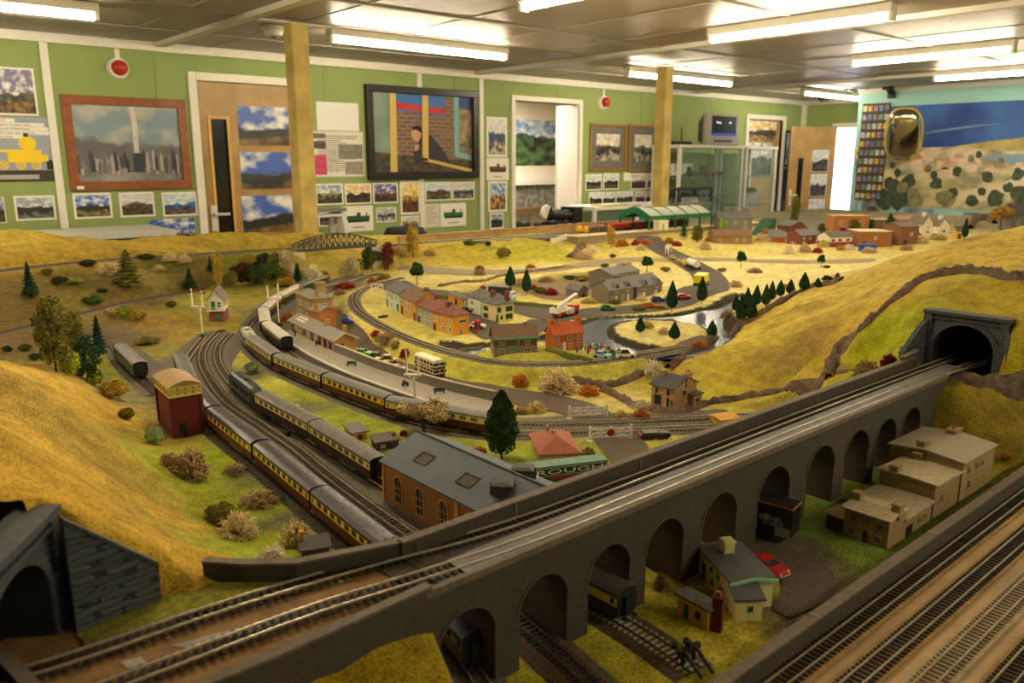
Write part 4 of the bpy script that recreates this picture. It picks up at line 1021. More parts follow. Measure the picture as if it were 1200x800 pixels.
def engine_print(box,label,col):
 xa,xb,za,zb=wallrect(*box);w,h=xb-xa,zb-za;r=thing('engine_print',label,'poster',(xa,WY,za))
 q=MB();q.box(0,w,-.003,-.0005,0,h);q.build('sheet',M_paper,r)
 q=MB();q.box(w*.12,w*.45,-.004,-.003,h*.45,h*.62);q.box(w*.45,w*.88,-.004,-.003,h*.45,h*.60);q.box(w*.76,w*.80,-.004,-.003,h*.6,h*.72);q.box(w*.45,w*.58,-.004,-.003,h*.58,h*.74);q.build('engine_picture',
mat('ep_%d%d%d'%col,col,.6,.3,40),r)
 q=MB();q.box(w*.15,w*.86,-.0044,-.003,h*.36,h*.45);q.build('wheels_picture',M_ink,r)
 q=MB();q.box(w*.3,w*.7,-.0036,-.003,h*.14,h*.18);q.build('caption',mat('grey_ink',(120,112,104),.6),r)
engine_print((402,437,241,271),'white card with a green tank engine, in front of which the ladder stands',(50,84,44))
engine_print((516,546,238,265),'white card with a long green engine and tender, lower row right of the white strip',(40,110,50))
engine_print((570,596,185,211),'white card with a dark red engine, second in the column left of the white doorway',(110,50,40))
notice((498,515,239,266),'cream notice with lines of text, lower row right of the white strip',(222,214,196),lines=9)
xa,xb,za,zb=wallrect(428,557,103,209);w,h=xb-xa,zb-za
r=thing('wall_mirror','large black framed mirror on the green wall, painted reflection of a man over the layout','mirror',(xa,WY,za))  # reflected room is painted as flat coloured pieces inside the frame
q=MB();f=.055
q.box(0,w,-.05,-.0005,0,f);q.box(0,w,-.05,-.0005,h-f,h);q.box(0,f,-.05,-.0005,f,h-f);q.box(w-f,w,-.05,-.0005,f,h-f);q.build('frame',mat('black_frame',(34,26,24),.35),r,bevel=.004)
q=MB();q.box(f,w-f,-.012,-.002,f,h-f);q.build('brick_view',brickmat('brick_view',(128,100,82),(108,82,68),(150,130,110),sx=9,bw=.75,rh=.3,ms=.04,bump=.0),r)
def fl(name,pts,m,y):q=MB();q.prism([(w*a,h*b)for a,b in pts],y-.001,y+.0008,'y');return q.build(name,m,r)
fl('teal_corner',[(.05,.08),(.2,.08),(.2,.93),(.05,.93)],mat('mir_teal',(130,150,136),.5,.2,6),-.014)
fl('painted_layout_view',[(.05,.07),(.95,.07),(.95,.20),(.6,.22),(.3,.26),(.05,.30)],mat('mir_layout',(92,84,62),.6,.5,24,col2=(50,42,36)),-.0155)
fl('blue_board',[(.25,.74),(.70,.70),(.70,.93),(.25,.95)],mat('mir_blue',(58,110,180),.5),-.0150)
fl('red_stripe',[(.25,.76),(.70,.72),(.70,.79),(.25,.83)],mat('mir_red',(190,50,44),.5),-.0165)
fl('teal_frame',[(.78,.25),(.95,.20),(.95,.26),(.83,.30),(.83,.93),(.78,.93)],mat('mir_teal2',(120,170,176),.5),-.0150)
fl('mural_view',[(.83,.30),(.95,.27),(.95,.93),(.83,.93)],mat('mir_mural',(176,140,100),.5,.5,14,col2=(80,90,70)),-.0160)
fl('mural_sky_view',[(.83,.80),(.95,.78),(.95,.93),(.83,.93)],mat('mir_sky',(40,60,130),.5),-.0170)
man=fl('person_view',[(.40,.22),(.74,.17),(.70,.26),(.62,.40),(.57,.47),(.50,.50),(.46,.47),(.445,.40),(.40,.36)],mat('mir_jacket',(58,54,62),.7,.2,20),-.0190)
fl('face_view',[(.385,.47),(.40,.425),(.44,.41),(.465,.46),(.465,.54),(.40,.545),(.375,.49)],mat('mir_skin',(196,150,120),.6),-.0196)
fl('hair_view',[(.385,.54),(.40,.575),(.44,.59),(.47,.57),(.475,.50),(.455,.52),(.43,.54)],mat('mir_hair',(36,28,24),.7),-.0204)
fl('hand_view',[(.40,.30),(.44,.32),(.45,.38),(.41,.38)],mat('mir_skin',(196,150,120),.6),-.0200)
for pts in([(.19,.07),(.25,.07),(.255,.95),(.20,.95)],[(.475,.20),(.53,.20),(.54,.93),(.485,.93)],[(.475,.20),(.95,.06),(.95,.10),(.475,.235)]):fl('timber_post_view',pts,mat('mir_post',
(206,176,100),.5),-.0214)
M_gilt=mat('gilt_frame',(150,110,50),.4,.2,40)
for box,lab in[((690,733,145,200),'gilt framed old station photograph, left of the pair beside the timber post'),((735,770,146,201),'gilt framed old station photograph half hidden by the timber post')]:
 photo(box,lab,'framed picture',((200,190,170),(110,100,90),(190,180,160)),.16,'framed_picture',frame=M_gilt,fw=.025,paper=mat('grey_mount',(110,106,100),.7))
for box,lab in[((686,705,204,223),'small photograph of a green engine, top left of the set by the display counter'),((707,725,203,222),'small photograph of a dark engine, second of the top row by the display counter'),
((739,757,203,222),'small photograph with red buffers, third of the top row by the timber post'),((758,769,203,221),'small photograph partly behind the timber post, upper row'),((690,
706,225,241),'small photograph at the left of the lower row above the display counter'),((706,721,225,240),'small photograph second in the lower row above the display counter'),((722,
742,224,239),'small photograph of woodland third in the lower row above the display counter'),((744,756,224,238),'small reddish photograph fourth in the lower row by the timber post'),
((756,768,224,238),'small reddish photograph partly behind the timber post, lower row')]:
 photo(box,lab,'photograph',((190,196,200),DK,(110,100,80))if 'red' not in lab else((180,180,190),(130,50,50),(80,60,60)),.07)
xa,xb,za,zb=wallrect(730,738,202,212);sw=thing('light_switch','white light switch between the small photographs','switch',(xa,WY,za));q=MB();q.box(0,xb-xa,-.012,-.0005,0,zb-za);q.build('plate',
M_white,sw,bevel=.002);q=MB();q.box((xb-xa)*.35,(xb-xa)*.65,-.016,-.012,(zb-za)*.3,(zb-za)*.7);q.build('rocker',M_white,sw)
Yb=by1
photo((603,652,141,194),'large landscape poster with a train, seen through the white doorway','poster',((120,150,190),(80,110,70),(90,120,70)),.0,'poster',Y=Yb,hz=.55)
xa,xb,za,zb=wallrect(600,668,217,243,Y=Yb-.25)
lt=thing('layout_shelf','second model layout on a brown shelf seen through the white doorway','shelf',(xa,Yb-.25,za));q=MB();q.box(0,xb-xa,0,.24,-.06,0);q.build('shelf_board',mat('brown_shelf',
(120,88,54),.7),lt)
q=MB();q.box(0,xb-xa,.2,.24,0,zb-za);q.build('backscene',mat('backscene',(96,88,70),.7,.5,16,col2=(150,146,140)),lt);q=MB();q.box(-.02,xb-xa+.02,.16,.24,zb-za,zb-za+.05);q.build('white_pelmet',
M_white,lt)
photo((603,622,252,272),'landscape print standing under the shelf in the side room','poster',((150,170,180),(90,100,70),(90,90,60)),.0,'poster',Y=Yb);photo((624,650,252,272),'brown framed print under the shelf in the side room',
'poster',((200,180,160),(120,100,70),(130,100,60)),.0,'poster',Y=Yb)
photo((876,909,142,166),'orange toned train posters on the third door above the glass cabinet','poster',((220,180,90),(60,54,50),(200,150,60)),.0,'poster',Y=WY+.029);photo((876,904,
167,205),'grey print low on the third door, behind the glass cabinet','poster',((170,168,170),(96,96,92),(90,90,84)),.0,'poster',Y=WY+.029)
photo((918,929,153,195),'dark framed picture between the third door and the open oak door','framed picture',((220,214,200),(200,190,180),(210,200,190)),.05,'framed_picture',frame=M_black,
fw=.03)
bxx=wallrect(914,929,198,262);nb=thing('notice_board','tall dark board standing against the wall beside the third door','board',(bxx[0],WY,0));q=MB();q.box(0,bxx[1]-bxx[0],-.02,-.0005,
0,bxx[3]);q.build('panel',mat('dark_board',(44,40,36),.7,.3,10),nb);q=MB();q.box(.02,bxx[1]-bxx[0]-.02,-.024,-.02,bxx[2]+.1,bxx[2]+.3);q.build('pinned_card',mat('dim_card',(96,86,70),
.7),nb)
for i,(z0,z1,lab)in enumerate([(.66,.80,'top print on the open oak door'),(.50,.645,'middle print on the open oak door'),(.33,.485,'lowest print on the open oak door')]):
 t=thing('photo_print',lab,'photograph',odr.location,odr.rotation_euler.z)
 e0,e1=dl*.5,dl*.86
 q=MB();q.box(e0,e1,-.004,-.001,lh*z0+.1,lh*z1+.1);q.build('mount',M_paper,t)
 sheet('print',[(e0+.005,-.0044,lh*z0+.105),(e1-.005,-.0044,lh*z0+.105),(e1-.005,-.0044,lh*z1+.095),(e0+.005,-.0044,lh*z1+.095)],printmat('od_%d'%i,(190,190,190),(80,84,80),(100,100,
90),seed=40+i),t)
#teal wall: mural, mirror, cards, cameras
def tp(px,py,X=TX):v=PX(px,py,X);return(v.y,v.z)
mu=thing('mural_painting','large unframed mural of a village under a deep blue sky on the teal wall','mural',(TX,0,0))
(ya,z1a),(yb,z1b)=tp(1042,124),tp(1215,117);z0m=tp(1042,242)[1];z1m=(z1a+z1b)/2;yb-=.3
Wm=ya-yb;Hm=z1m-z0m
def mpt(u,v,d):return(-.004-d*.0007,ya-u*Wm,z0m+v*Hm)
sheet('canvas',[mpt(0,0,0),mpt(1,0,0),mpt(1,1,0),mpt(0,1,0)],printmat('mural',(36,62,134),(216,196,172),(206,190,142),seed=3.3,hz=.52,sc=8,cloud=(44,84,152),dark=(138,132,98)),mu)
def mf(name,pts,m,d):q=MB();q.poly([mpt(u,v,d)for u,v in pts]);return q.build(name,m,mu)
mf('painted_sky',[(0,.58),(1,.62),(1,1),(0,1)],mat('mural_sky',(30,56,128),.6,.3,2.2,col2=(58,100,168)),1)
mf('painted_cloud',[(.22,.72),(.5,.77),(.66,.80),(.5,.79),(.3,.755)],mat('mural_cloud',(110,130,170),.6),2)
mf('painted_headland',[(.42,.60),(.6,.64),(.75,.66),(1,.74),(1,.54),(.7,.55),(.5,.58)],mat('mural_hill',(176,160,96),.6,.3,6),3)
mf('painted_sea',[(.55,.50),(.7,.52),(1,.53),(1,.44),(.72,.44)],mat('mural_sea',(120,150,170),.6),4)
mf('painted_road',[(.5,.18),(.7,.26),(.8,.34),(.86,.30),(.78,.2),(.6,.08),(.45,.08)],mat('mural_road',(214,196,166),.6,.1,8),3)
q1=MB();q2=MB();q3=MB();q4=MB()
for(u,v,s)in[(.10,.44,.06),(.17,.40,.07),(.25,.46,.06),(.33,.38,.07),(.42,.42,.06),(.36,.30,.09),(.50,.36,.06),(.60,.34,.05),(.75,.34,.06),(.88,.36,.06)]:
 q1.poly([mpt(u,v,4),mpt(u+s,v,4),mpt(u+s,v+s*1.1,4),mpt(u,v+s*1.1,4)]);q2.poly([mpt(u-.005,v+s*1.1,5),mpt(u+s+.005,v+s*1.1,5),mpt(u+s*.8,v+s*1.8,5),mpt(u+s*.2,v+s*1.8,5)])
for(u,v,s)in[(.05,.18,.09),(.14,.12,.10),(.02,.06,.09),(.20,.08,.08),(.10,.28,.06),(.32,.26,.06),(.44,.10,.07),(.60,.12,.06),(.74,.16,.07),(.86,.20,.07),(.52,.42,.05),(.92,.30,.06),
(.06,.36,.05),(.68,.40,.05),(.03,.02,.16),(.12,.03,.17),(.21,.02,.15),(.09,.14,.13),(.17,.20,.11),(.34,.18,.09),(.40,.04,.13),(.55,.03,.09),(.68,.06,.11),(.80,.10,.12),(.92,.12,.14),
(.97,.04,.14),(.62,.26,.08),(.78,.28,.09),(.28,.33,.06),(.45,.30,.07),(.56,.46,.05),(.84,.42,.05)]:
 n=12;pts=[]
 for i in range(n):
  a=2*PI*i/n;rr=s*.6*(.75+.4*rng.random());pts.append(mpt(u+rr*.7*math.cos(a),v+.06+rr*1.2*math.sin(a),6+rng.random()))
 (q3 if rng.random()<.6 else q4).poly([Vector((-.0088-.0004*rng.random(),p[1],p[2]))for p in pts])
q1.build('painted_cottages',mat('mural_cream',(216,190,160),.6,.15,10),mu);q2.build('painted_roofs',mat('mural_roof',(176,120,96),.6,.3,6,col2=(206,180,160)),mu);q3.build('painted_trees',
mat('mural_tree',(66,78,56),.6,.4,18),mu);q4.build('painted_bushes',mat('mural_bush',(130,124,84),.6,.4,18),mu)
mcy,mcz=tp(1059,158,TX-.18);cm=thing('convex_mirror','rounded safety mirror tilted in front of the mural, reflecting the yellow layout','mirror',(TX-.18,mcy,mcz),rot=(0,-.33,.30))
hw=.17;hh=(tp(1059,126)[1]-tp(1059,190)[1])/2*.98
def oval(k,n=28):return[(k*hw*math.copysign(abs(math.cos(t))**.72,math.cos(t)),k*hh*math.copysign(abs(math.sin(t))**.72,math.sin(t)))for t in[2*PI*i/n for i in range(n)]]
q=MB();n=28;rings=[]
for k,d in((1.0,.0),(.97,-.02),(.75,-.045),(.45,-.062),(.15,-.07)):rings.append(q.verts([(d,a,b)for a,b in oval(k)]))
for a,b in zip(rings[:-1],rings[1:]):
 for i in range(n):q.face((a+i,a+(i+1)%n,b+(i+1)%n,b+i))
q.face([rings[-1]+i for i in range(n)]);q.build('mirror_glass',mat('mirror_silver',(235,225,200),.03,metal=1.0),cm,60)
q=MB();q.tube([(0.0,a,b)for a,b in oval(1.0)+oval(1.0)[:1]],.012,6,cap=False);q.build('rim',mat('yellow_rim',(214,176,60),.5),cm,60);q=MB();q.bar((0,0,0),(.165,-.05,.05),.03);q.build('bracket',
M_black,cm)
cr=thing('card_rack','dark rack of small colour cards on the teal wall, left of the mirror','card rack',(TX,0,0))
c0,c1=tp(1012,122)[0],tp(1044,122)[0];cz1,cz0=tp(1028,121)[1],tp(1026,234)[1]
q=MB();q.box(-.015,-.0005,c1,c0,cz0,cz1);q.build('backboard',mat('rack_board',(70,58,44),.7),cr)
CC_=[(90,120,170),(190,180,160),(120,110,110),(200,160,60),(110,140,120),(150,120,150),(180,190,200)]
nr,nc=11,5
for i in range(nr):
 for j in range(nc):
  a=c1+(c0-c1)*(j+.1)/nc;b=a+(c0-c1)*.74/nc;z=cz0+(cz1-cz0)*(i+.12)/nr;zz=z+(cz1-cz0)*.62/nr
  q=MB();q.box(-.019,-.015,a,b,z,zz);q.build('card',mat('card_%d'%((i*3+j*5)%7),CC_[(i*3+j*5)%7],.5,.45,30),cr)
for px0,px1,y0,y1,lab,c in[(992,1006,174,184,'yellow flower print at the top of the column beside the far doorway',(214,180,40)),(991,1005,187,201,'second print down beside the far doorway',
(130,110,100)),(990,1004,202,211,'third print with a yellow patch beside the far doorway',(150,140,70)),(989,1004,212,238,'white sheet with round yellow pictures beside the far doorway',
(226,214,196)),(988,1000,238,250,'black and cream print lowest beside the far doorway',(60,60,54)),(1009,1032,235,252,'grey photograph under the card rack',(130,124,126))]:
 (a,za_),(b,zb_)=tp(max(px0,1002.5)if px0<1002 else px0,y1),tp(px1 if px0>1003 else px1+4,y0)
 t=thing('wall_print',lab,'print',(TX,0,0));q=MB();q.box(-.004,-.0005,b,a,za_,zb_);q.build('sheet',mat('wp_%d%d%d'%c,c,.6,.4,14),t)
 if 'round' in lab:
  for k in range(3):
   q=MB();q.cyl((-.008,(a+b)/2+(.02 if k%2 else-.02),za_+(zb_-za_)*(.2+.28*k)),.022,.003,14,axis='x');q.build('round_picture',mat('round_yellow',(206,160,40),.6),t)
 else:
  q=MB();q.box(-.0055,-.004,b+(a-b)*.2,b+(a-b)*.7,za_+(zb_-za_)*.25,za_+(zb_-za_)*.6);q.build('picture_patch',mat('wpb_%d%d%d'%c,tuple(int(x*.6)for x in c),.6,.3,14),t)
for px0,px1,y0,y1,lab,c in[(1058,1094,245,256,'blue landscape print below the mural',(60,84,130)),(1128,1160,250,260,'brown print below the right of the mural',(110,84,66))]:
 (a,za_),(b,zb_)=tp(px0,y1),tp(px1,y0);t=thing('wall_print',lab,'print',(TX,0,0));q=MB();q.box(-.004,-.0005,b,a,za_,zb_);q.build('sheet',mat('wp_%d%d%d'%c,c,.6,.4,6,col2=(150,156,170)),
t)
cy_,cz_=tp(1046,106);t=thing('security_camera','black camera on the teal wall above the card rack','camera',(TX,cy_,cz_));q=MB();q.box(-.16,-.04,-.04,.04,.0,.13);q.build('body',M_black,
t,bevel=.01);q=MB();q.bar((0,0,-.04),(-.1,0,0),.03);q.box(-.02,0,-.04,.04,-.08,.0);q.build('bracket',M_black,t)
q=MB();q.cyl((-.165,0,.065),.028,.01,14,axis='x');q.build('lens',M_dkgrey,t)
cy_,cz_=tp(1003,104);t=thing('spot_lamp','small black spot lamp at the outer corner of the teal wall','lamp',(TX,cy_,cz_));q=MB();q.cyl((-.2,0,.02),.05,.12,14,axis='x');q.build('head',
M_black,t);q=MB();q.bar((0,0,0),(-.12,0,.02),.025);q.box(-.02,0,-.03,.03,-.05,.05);q.build('bracket',M_black,t)
cp_=PY(965,122,WY-.6);t=thing('ceiling_sensor','small dark dome sensor under the ceiling near the far corner','sensor',(cp_.x,WY-.6,RH_));q=MB();q.lathe([(.05,-.06),(.07,-.03),(.075,
0)],16);q.build('dome',M_dkgrey,t,50);q=MB();q.cyl((0,0,-.012),.085,.012,20);q.build('base',M_white,t)
for px,py,lab in[(138,80,'red alarm sounder on the green wall above the brown framed painting'),(706,120,'red alarm sounder on the green wall above the pair of gilt pictures')]:
 v=PY(px,py,WY);t=thing('alarm_sounder',lab,'alarm',v)
 q=MB();q.tube([(0,-.0005,0),(0,-.035,0)],[.068,.06],24);q.build('base',M_white,t,40)
 q=MB();q.tube([(0,-.035,0),(0,-.065,0),(0,-.08,0)],[.048,.044,.025],20);q.build('red_dome',mat('alarm_red',(176,40,28),.35),t,50)
 q=MB();q.box(-.014,.014,-.018,-.0005,.06,RH_-.058-v.z);q.build('conduit',M_white,t)
v=P(320,31,RH_-Z0);t=thing('smoke_detector','white smoke detector on the ceiling above the oak door','smoke detector',(v.x,v.y,RH_));q=MB();q.lathe([(.03,-.055),(.05,-.05),(.055,-.02),
(.07,-.018),(.07,0)],24);q.build('body',M_white,t,40);q=MB();q.cyl((0,0,-.060),.018,.006,14);q.build('indicator',M_dkgrey,t)
for px,py,d_,lab in[(777,62,None,'square pine post right of the gilt framed pictures, holding the ceiling beam'),(349,-4,None,'square pine post in front of the oak door, running up out of the photo')]:
 v=PY(px+(4 if px<400 else 0),150,4.22);t=thing('timber_post',lab,'post',(v.x,v.y,0));q=MB();q.box(-.048,.048,-.048,.048,0,RH_-.035);q.build('post',M_post,t,bevel=.004)
 q=MB();q.box(-.05,.2,-.03,.03,RH_-.035,RH_-.028);q.box(-.2,-.048,-.03,.03,RH_-.035,RH_-.028);q.build('bracket',M_alu,t)
#fluorescent lamps
M_tube=mat('lit_tube',(255,246,230),.4,emit=(255,240,206),estr=46.0)
M_batten=mat('lamp_batten',(226,220,206),.5)
NL=[0]
def lamp(x,y,along,L=1.5,label='',group=None):
 t=thing('ceiling_light',label,'ceiling light',(x,y,RH_),0 if along=='x' else PI/2,group)
 h=L/2
 q=MB();q.box(-h,h,-.035,.035,-.045,-.001);q.build('batten',M_batten,t,bevel=.004)
 for s in(-1,1):q=MB();q.box(s*h-(.02 if s>0 else 0),s*h+(.02 if s<0 else 0),-.025,.025,-.082,-.045);q.build('end_cap',M_white,t)
 q=MB();q.tube([(-h+.022,0,-.064),(h-.022,0,-.064)],.0165,12);q.build('tube',M_tube,t,50)
def lamp_px(a,b,along,L,label):
 p,q=P(*a,RH_-Z0-.07),P(*b,RH_-Z0-.07);c=(p+q)/2;lamp(c.x,c.y,along,L,label)
lamp_px((388,45),(588,70),'x',1.34,'lit fluorescent lamp above the black framed mirror')
lamp_px((737,86),(852,101),'x',1.45,'lit fluorescent lamp behind the second timber post')
v=P(115,22,RH_-Z0-.07);lamp(v.x-.75,v.y,'x',1.5,'lit fluorescent lamp cut off by the left edge of the photo')
v=P(940,110,RH_-Z0-.07);lamp(v.x+.7,v.y,'x',1.4,'lit fluorescent lamp in the far corner near the open oak door')
p,q_=P(810,45,RH_-Z0-.07),P(1030,16,RH_-Z0-.07);lamp(4.12,(p.y+q_.y)/2,'y',abs(p.y-q_.y),'large lit fluorescent lamp at the top right of the photo')
p,q_=P(996,76,RH_-Z0-.07),P(1194,60,RH_-Z0-.07);lamp(5.9,(p.y+q_.y)/2,'y',abs(p.y-q_.y),'lit fluorescent lamp right of centre above the mirror and mural')
p=P(1097,94,RH_-Z0-.07);lamp(7.5,p.y-.6,'y',1.2,'lit fluorescent lamp nearest the mural, cut by the right edge')
p=P(612,11,RH_-Z0-.07);lamp(2.62,p.y-.6,'y',1.2,'lit fluorescent lamp cut off by the top edge of the photo')
for x,y,al in[(.9,1.7,'y'),(-.9,2.6,'y'),(4.1,.2,'y'),(6.6,.2,'y'),(1.5,-1.1,'x'),(3.6,-1.2,'x')]:  # unseen lamps added to brighten the layout and its foreground
 lamp(x,y,al,1.2,'added fluorescent lamp on the ceiling, out of view','added lamps out of view')
sl=bpy.data.lights.new('side_room_fill','AREA');sl.energy=32;sl.size=.6;sl.color=(1,.93,.82);so=bpy.data.objects.new('side_room_fill',sl);COL.objects.link(so);so.location=((bx0+bx1)/2,
WY+.8,RH_-.05)  # unseen area lamp added to light the side room
w=bpy.data.worlds.new('world');scene.world=w;w.use_nodes=True;w.node_tree.nodes['Background'].inputs[0].default_value=(.05,.045,.04,1)
#rolling stock
def arclen(path):
 s=[0.0]
 for a,b in zip(path[:-1],path[1:]):s.append(s[-1]+(b-a).length)
 return s
def at_s(path,S,s):
 if s<=0:d=(path[0]-path[1]).normalized();return path[0]+d*(-s)
 if s>=S[-1]:d=(path[-1]-path[-2]).normalized();return path[-1]+d*(s-S[-1])
 i=max(0,np.searchsorted(S,s)-1);t=(s-S[i])/max(1e-9,S[i+1]-S[i]);return path[i].lerp(path[i+1],t)
def s_near(path,S,p):
 d=[(Vector((q.x-p.x,q.y-p.y))).length for q in path];i=int(np.argmin(d));return S[i]
M_under=mat('underframe_black',(26,24,23),.7)
M_wheel=mat('wheel_steel',(60,54,50),.5,metal=.4)
M_pane=mat('carriage_glass',(40,38,36),.15)
M_bellow=mat('corridor_black',(22,20,20),.8)
CW2,FL,WA,CT,RF=.0180,.0095,.0235,.0365,.0455
def roof_profile(w=CW2,ct=CT,rf=RF,n=10,e=.0009):
 out=[]
 for i in range(n+1):
  t=PI*i/n;out.append(((w+e)*math.cos(t)*(1-.0*t),ct+(rf-ct)*(math.sin(t)**.75)))
 return out
COACH={}
def coach_proto(kind,lower,upper,roof,L=.258,wins=9,endc=None,vents=True,winw=.0125,line=None,roofrough=.5,pane=M_pane,split=True):
 ml=mat('livery_%d%d%d'%lower,lower,.45);mu_=mat('livery_%d%d%d'%upper,upper,.45);mr_=mat('roof_%d%d%d'%roof,roof,roofrough,.12,60);me_=endc or M_bellow
 h=L/2;parts={}
 b=MB()
 for s in(-1,1):
  b.poly([(-h,s*CW2*.96,FL),(h,s*CW2*.96,FL),(h,s*CW2,WA),(-h,s*CW2,WA)],0)
  b.poly([(-h,s*CW2,WA),(h,s*CW2,WA),(h,s*CW2*.985,CT),(-h,s*CW2*.985,CT)],1)
 b.poly([(-h,-CW2*.96,FL),(h,-CW2*.96,FL),(h,CW2*.96,FL),(-h,CW2*.96,FL)],0)
 b.poly([(-h,-CW2*.985,CT),(h,-CW2*.985,CT),(h,CW2*.985,CT),(-h,CW2*.985,CT)],1)
 for s in(-1,1):
  b.box(-h,h,s*CW2-.0004,s*CW2+.0004,WA-.0006,WA+.0004,2)
 parts['body']=b.mesh('body',[ml,mu_,mat('lining_%s'%kind,line or(30,22,20),.5)])
 e=MB()
 prof=[(-CW2*.96,FL),(CW2*.96,FL),(CW2,WA),(CW2*.985,CT)]+[(p[0],p[1]-.0006)for p in roof_profile(e=0)[1:-1]]+[(-CW2*.985,CT),(-CW2,WA)]
 e.prism(prof,0,.0008,'x');e.box(.0008,.0055,-.0075,.0075,FL+.001,CT-.001);e.box(.003,.008,-.011,-.008,.006,.009);e.box(.003,.008,.008,.011,.006,.009)
 parts['end']=e.mesh('carriage_end',me_)
 r=MB();r.prism(roof_profile(),-h-.0006,h+.0006,'x')
 if vents:
  for k in range(int(L/.026)):
   x=-h+.016+k*.026
   for y in((-.006,.006)if k%2 else(-.0055,.0065)):
    z=CT+(RF-CT)*(math.sqrt(max(0,1-(y/CW2)**2))**.75)
    r.lathe([(.0011,-.0005),(.0011,.0009),(.0005,.0013)],6,(x,y,z))
 parts['roof']=r.mesh('roof',mr_,35)
 w=MB();w.box(-winw/2,winw/2,-.0004,.0004,0,.0080);w.box(-winw/2,winw/2,-.0007,.0007,.0054,.0059)if winw>.013 else None;w.box(-.0004,.0004,-.0007,.0007,0,.008)if winw>.013 else None;parts['window']=w.mesh('window',
[pane])
 d=MB();d.box(-.0022,.0022,-.0004,.0004,0,.0072);parts['dwin']=d.mesh('door_window',[pane])
 u=MB();u.box(-h*.96,h*.96,-.0165,.0165,.0065,FL);u.box(-.035,-.005,-.014,.014,.002,.0065);u.box(.01,.042,-.013,.013,.0025,.0065);parts['underframe']=u.mesh('underframe',M_under)
 g=MB()
 for s in(-1,1):g.box(-.022,.022,s*.0125-.001,s*.0125+.001,.001,.0065);g.box(-.006,.006,s*.0125-.0016,s*.0125+.0016,.0,.004)
 g.box(-.004,.004,-.0125,.0125,.003,.0065);parts['bogie']=g.mesh('bogie',M_under)
 q=MB()
 for s in(-1,1):q.cyl((0,s*.0085-.0009,.0063-.0063),.0063,.0018,14,axis='y')
 q.cyl((0,-.0085,0),.0012,.017,6,axis='y');parts['wheelset']=q.mesh('wheelset',M_wheel,40)
 COACH[kind]=(parts,L,wins,split)
def make_coach(kind,label,a,b,cat='carriage',group=None,name='carriage',both=True):
 parts,L,wins,split=COACH[kind]
 c=(a+b)/2;d=b-a;root=thing(name,label,cat,c,math.atan2(d.y,d.x),group)
 root.rotation_euler.y=-math.atan2(d.z,math.hypot(d.x,d.y))
 h=L/2
 link('body',parts['body'],root);link('roof',parts['roof'],root)
 link('carriage_end',parts['end'],root,(h,0,0));o=link('carriage_end',parts['end'],root,(-h,0,0),(0,0,PI))
 link('underframe',parts['underframe'],root)
 for s in(-1,1):
  bo=link('bogie',parts['bogie'],root,(s*(h-.045),0,0))
  for x in(-.0155,.0155):link('wheelset',parts['wheelset'],bo,(x,0,.0063))
 sp=(L-.04)/wins
 for side in(-1,1):
  for k in range(wins):
   x=-h+.02+sp*(k+.5);link('window',parts['window'],root,(x,side*(CW2+.0001),WA+.0032))
  for x in(-h+.008,h-.008):link('door_window',parts['dwin'],root,(x,side*(CW2+.0001),WA+.0032))
 return root
RED=dict(lower=(96,26,22),upper=(242,208,84),roof=(64,56,62))
coach_proto('red',**RED,wins=9,roofrough=.35)
coach_proto('green',(34,74,44),(34,78,46),(104,96,90),wins=9,vents=True,endc=mat('green_end',(34,30,26),.6))
coach_proto('grey',(60,62,56),(70,74,66),(92,92,86),wins=8)
coach_proto('choc',(58,40,30),(240,218,124),(98,88,80),wins=8,winw=.0165,pane=mat('pale_reflect_pane',(124,116,92),.2))  # pale pane colour stands in for reflection on the glass
coach_proto('outer',(84,36,26),(236,212,116),(112,104,96),wins=8,winw=.0155,pane=mat('pale_reflect_pane',(124,116,92),.2))
coach_proto('yellow',(88,30,22),(244,196,40),(104,98,92),wins=9,winw=.0115)
coach_proto('pull',(34,26,22),(52,36,26),(200,192,180),wins=11,vents=False,winw=.0125,pane=mat('painted_lit_pane',(206,160,66),.4))  # window light is put into the yellow pane colour
coach_proto('van',(48,26,22),(226,206,96),(82,74,68),wins=3,winw=.006,vents=True)
coach_proto('night',(120,100,40),(190,160,50),(60,60,76),wins=8,vents=True)
def consist(path,anchor,cars,gap=.0115,dirn=1,zrail=None,bogie=True):
 "lay vehicles one after another from an arc position; dirn -1 runs back along the path"
 S=arclen(path);s=anchor if isinstance(anchor,float)else s_near(path,S,anchor)
 for kind,label,kw in cars:
  L=COACH[kind][1]if kind in COACH else kw['L']
  s0,s1=(s,s+L)if dirn>0 else(s-L,s)
  m0,m1=s0+.045,s1-.045
  p,q=at_s(path,S,m0),at_s(path,S,m1);up=Vector((0,0,RH))
  e=(q-p)/(q-p).length
  if kw.get('flip'):p,q=q,p
  if kind in COACH:make_coach(kind,label,p+up,q+up,group=kw.get('group'))
  else:kw['fn'](label,p+up,q+up,L)
  s=s1+gap if dirn>0 else s0-gap
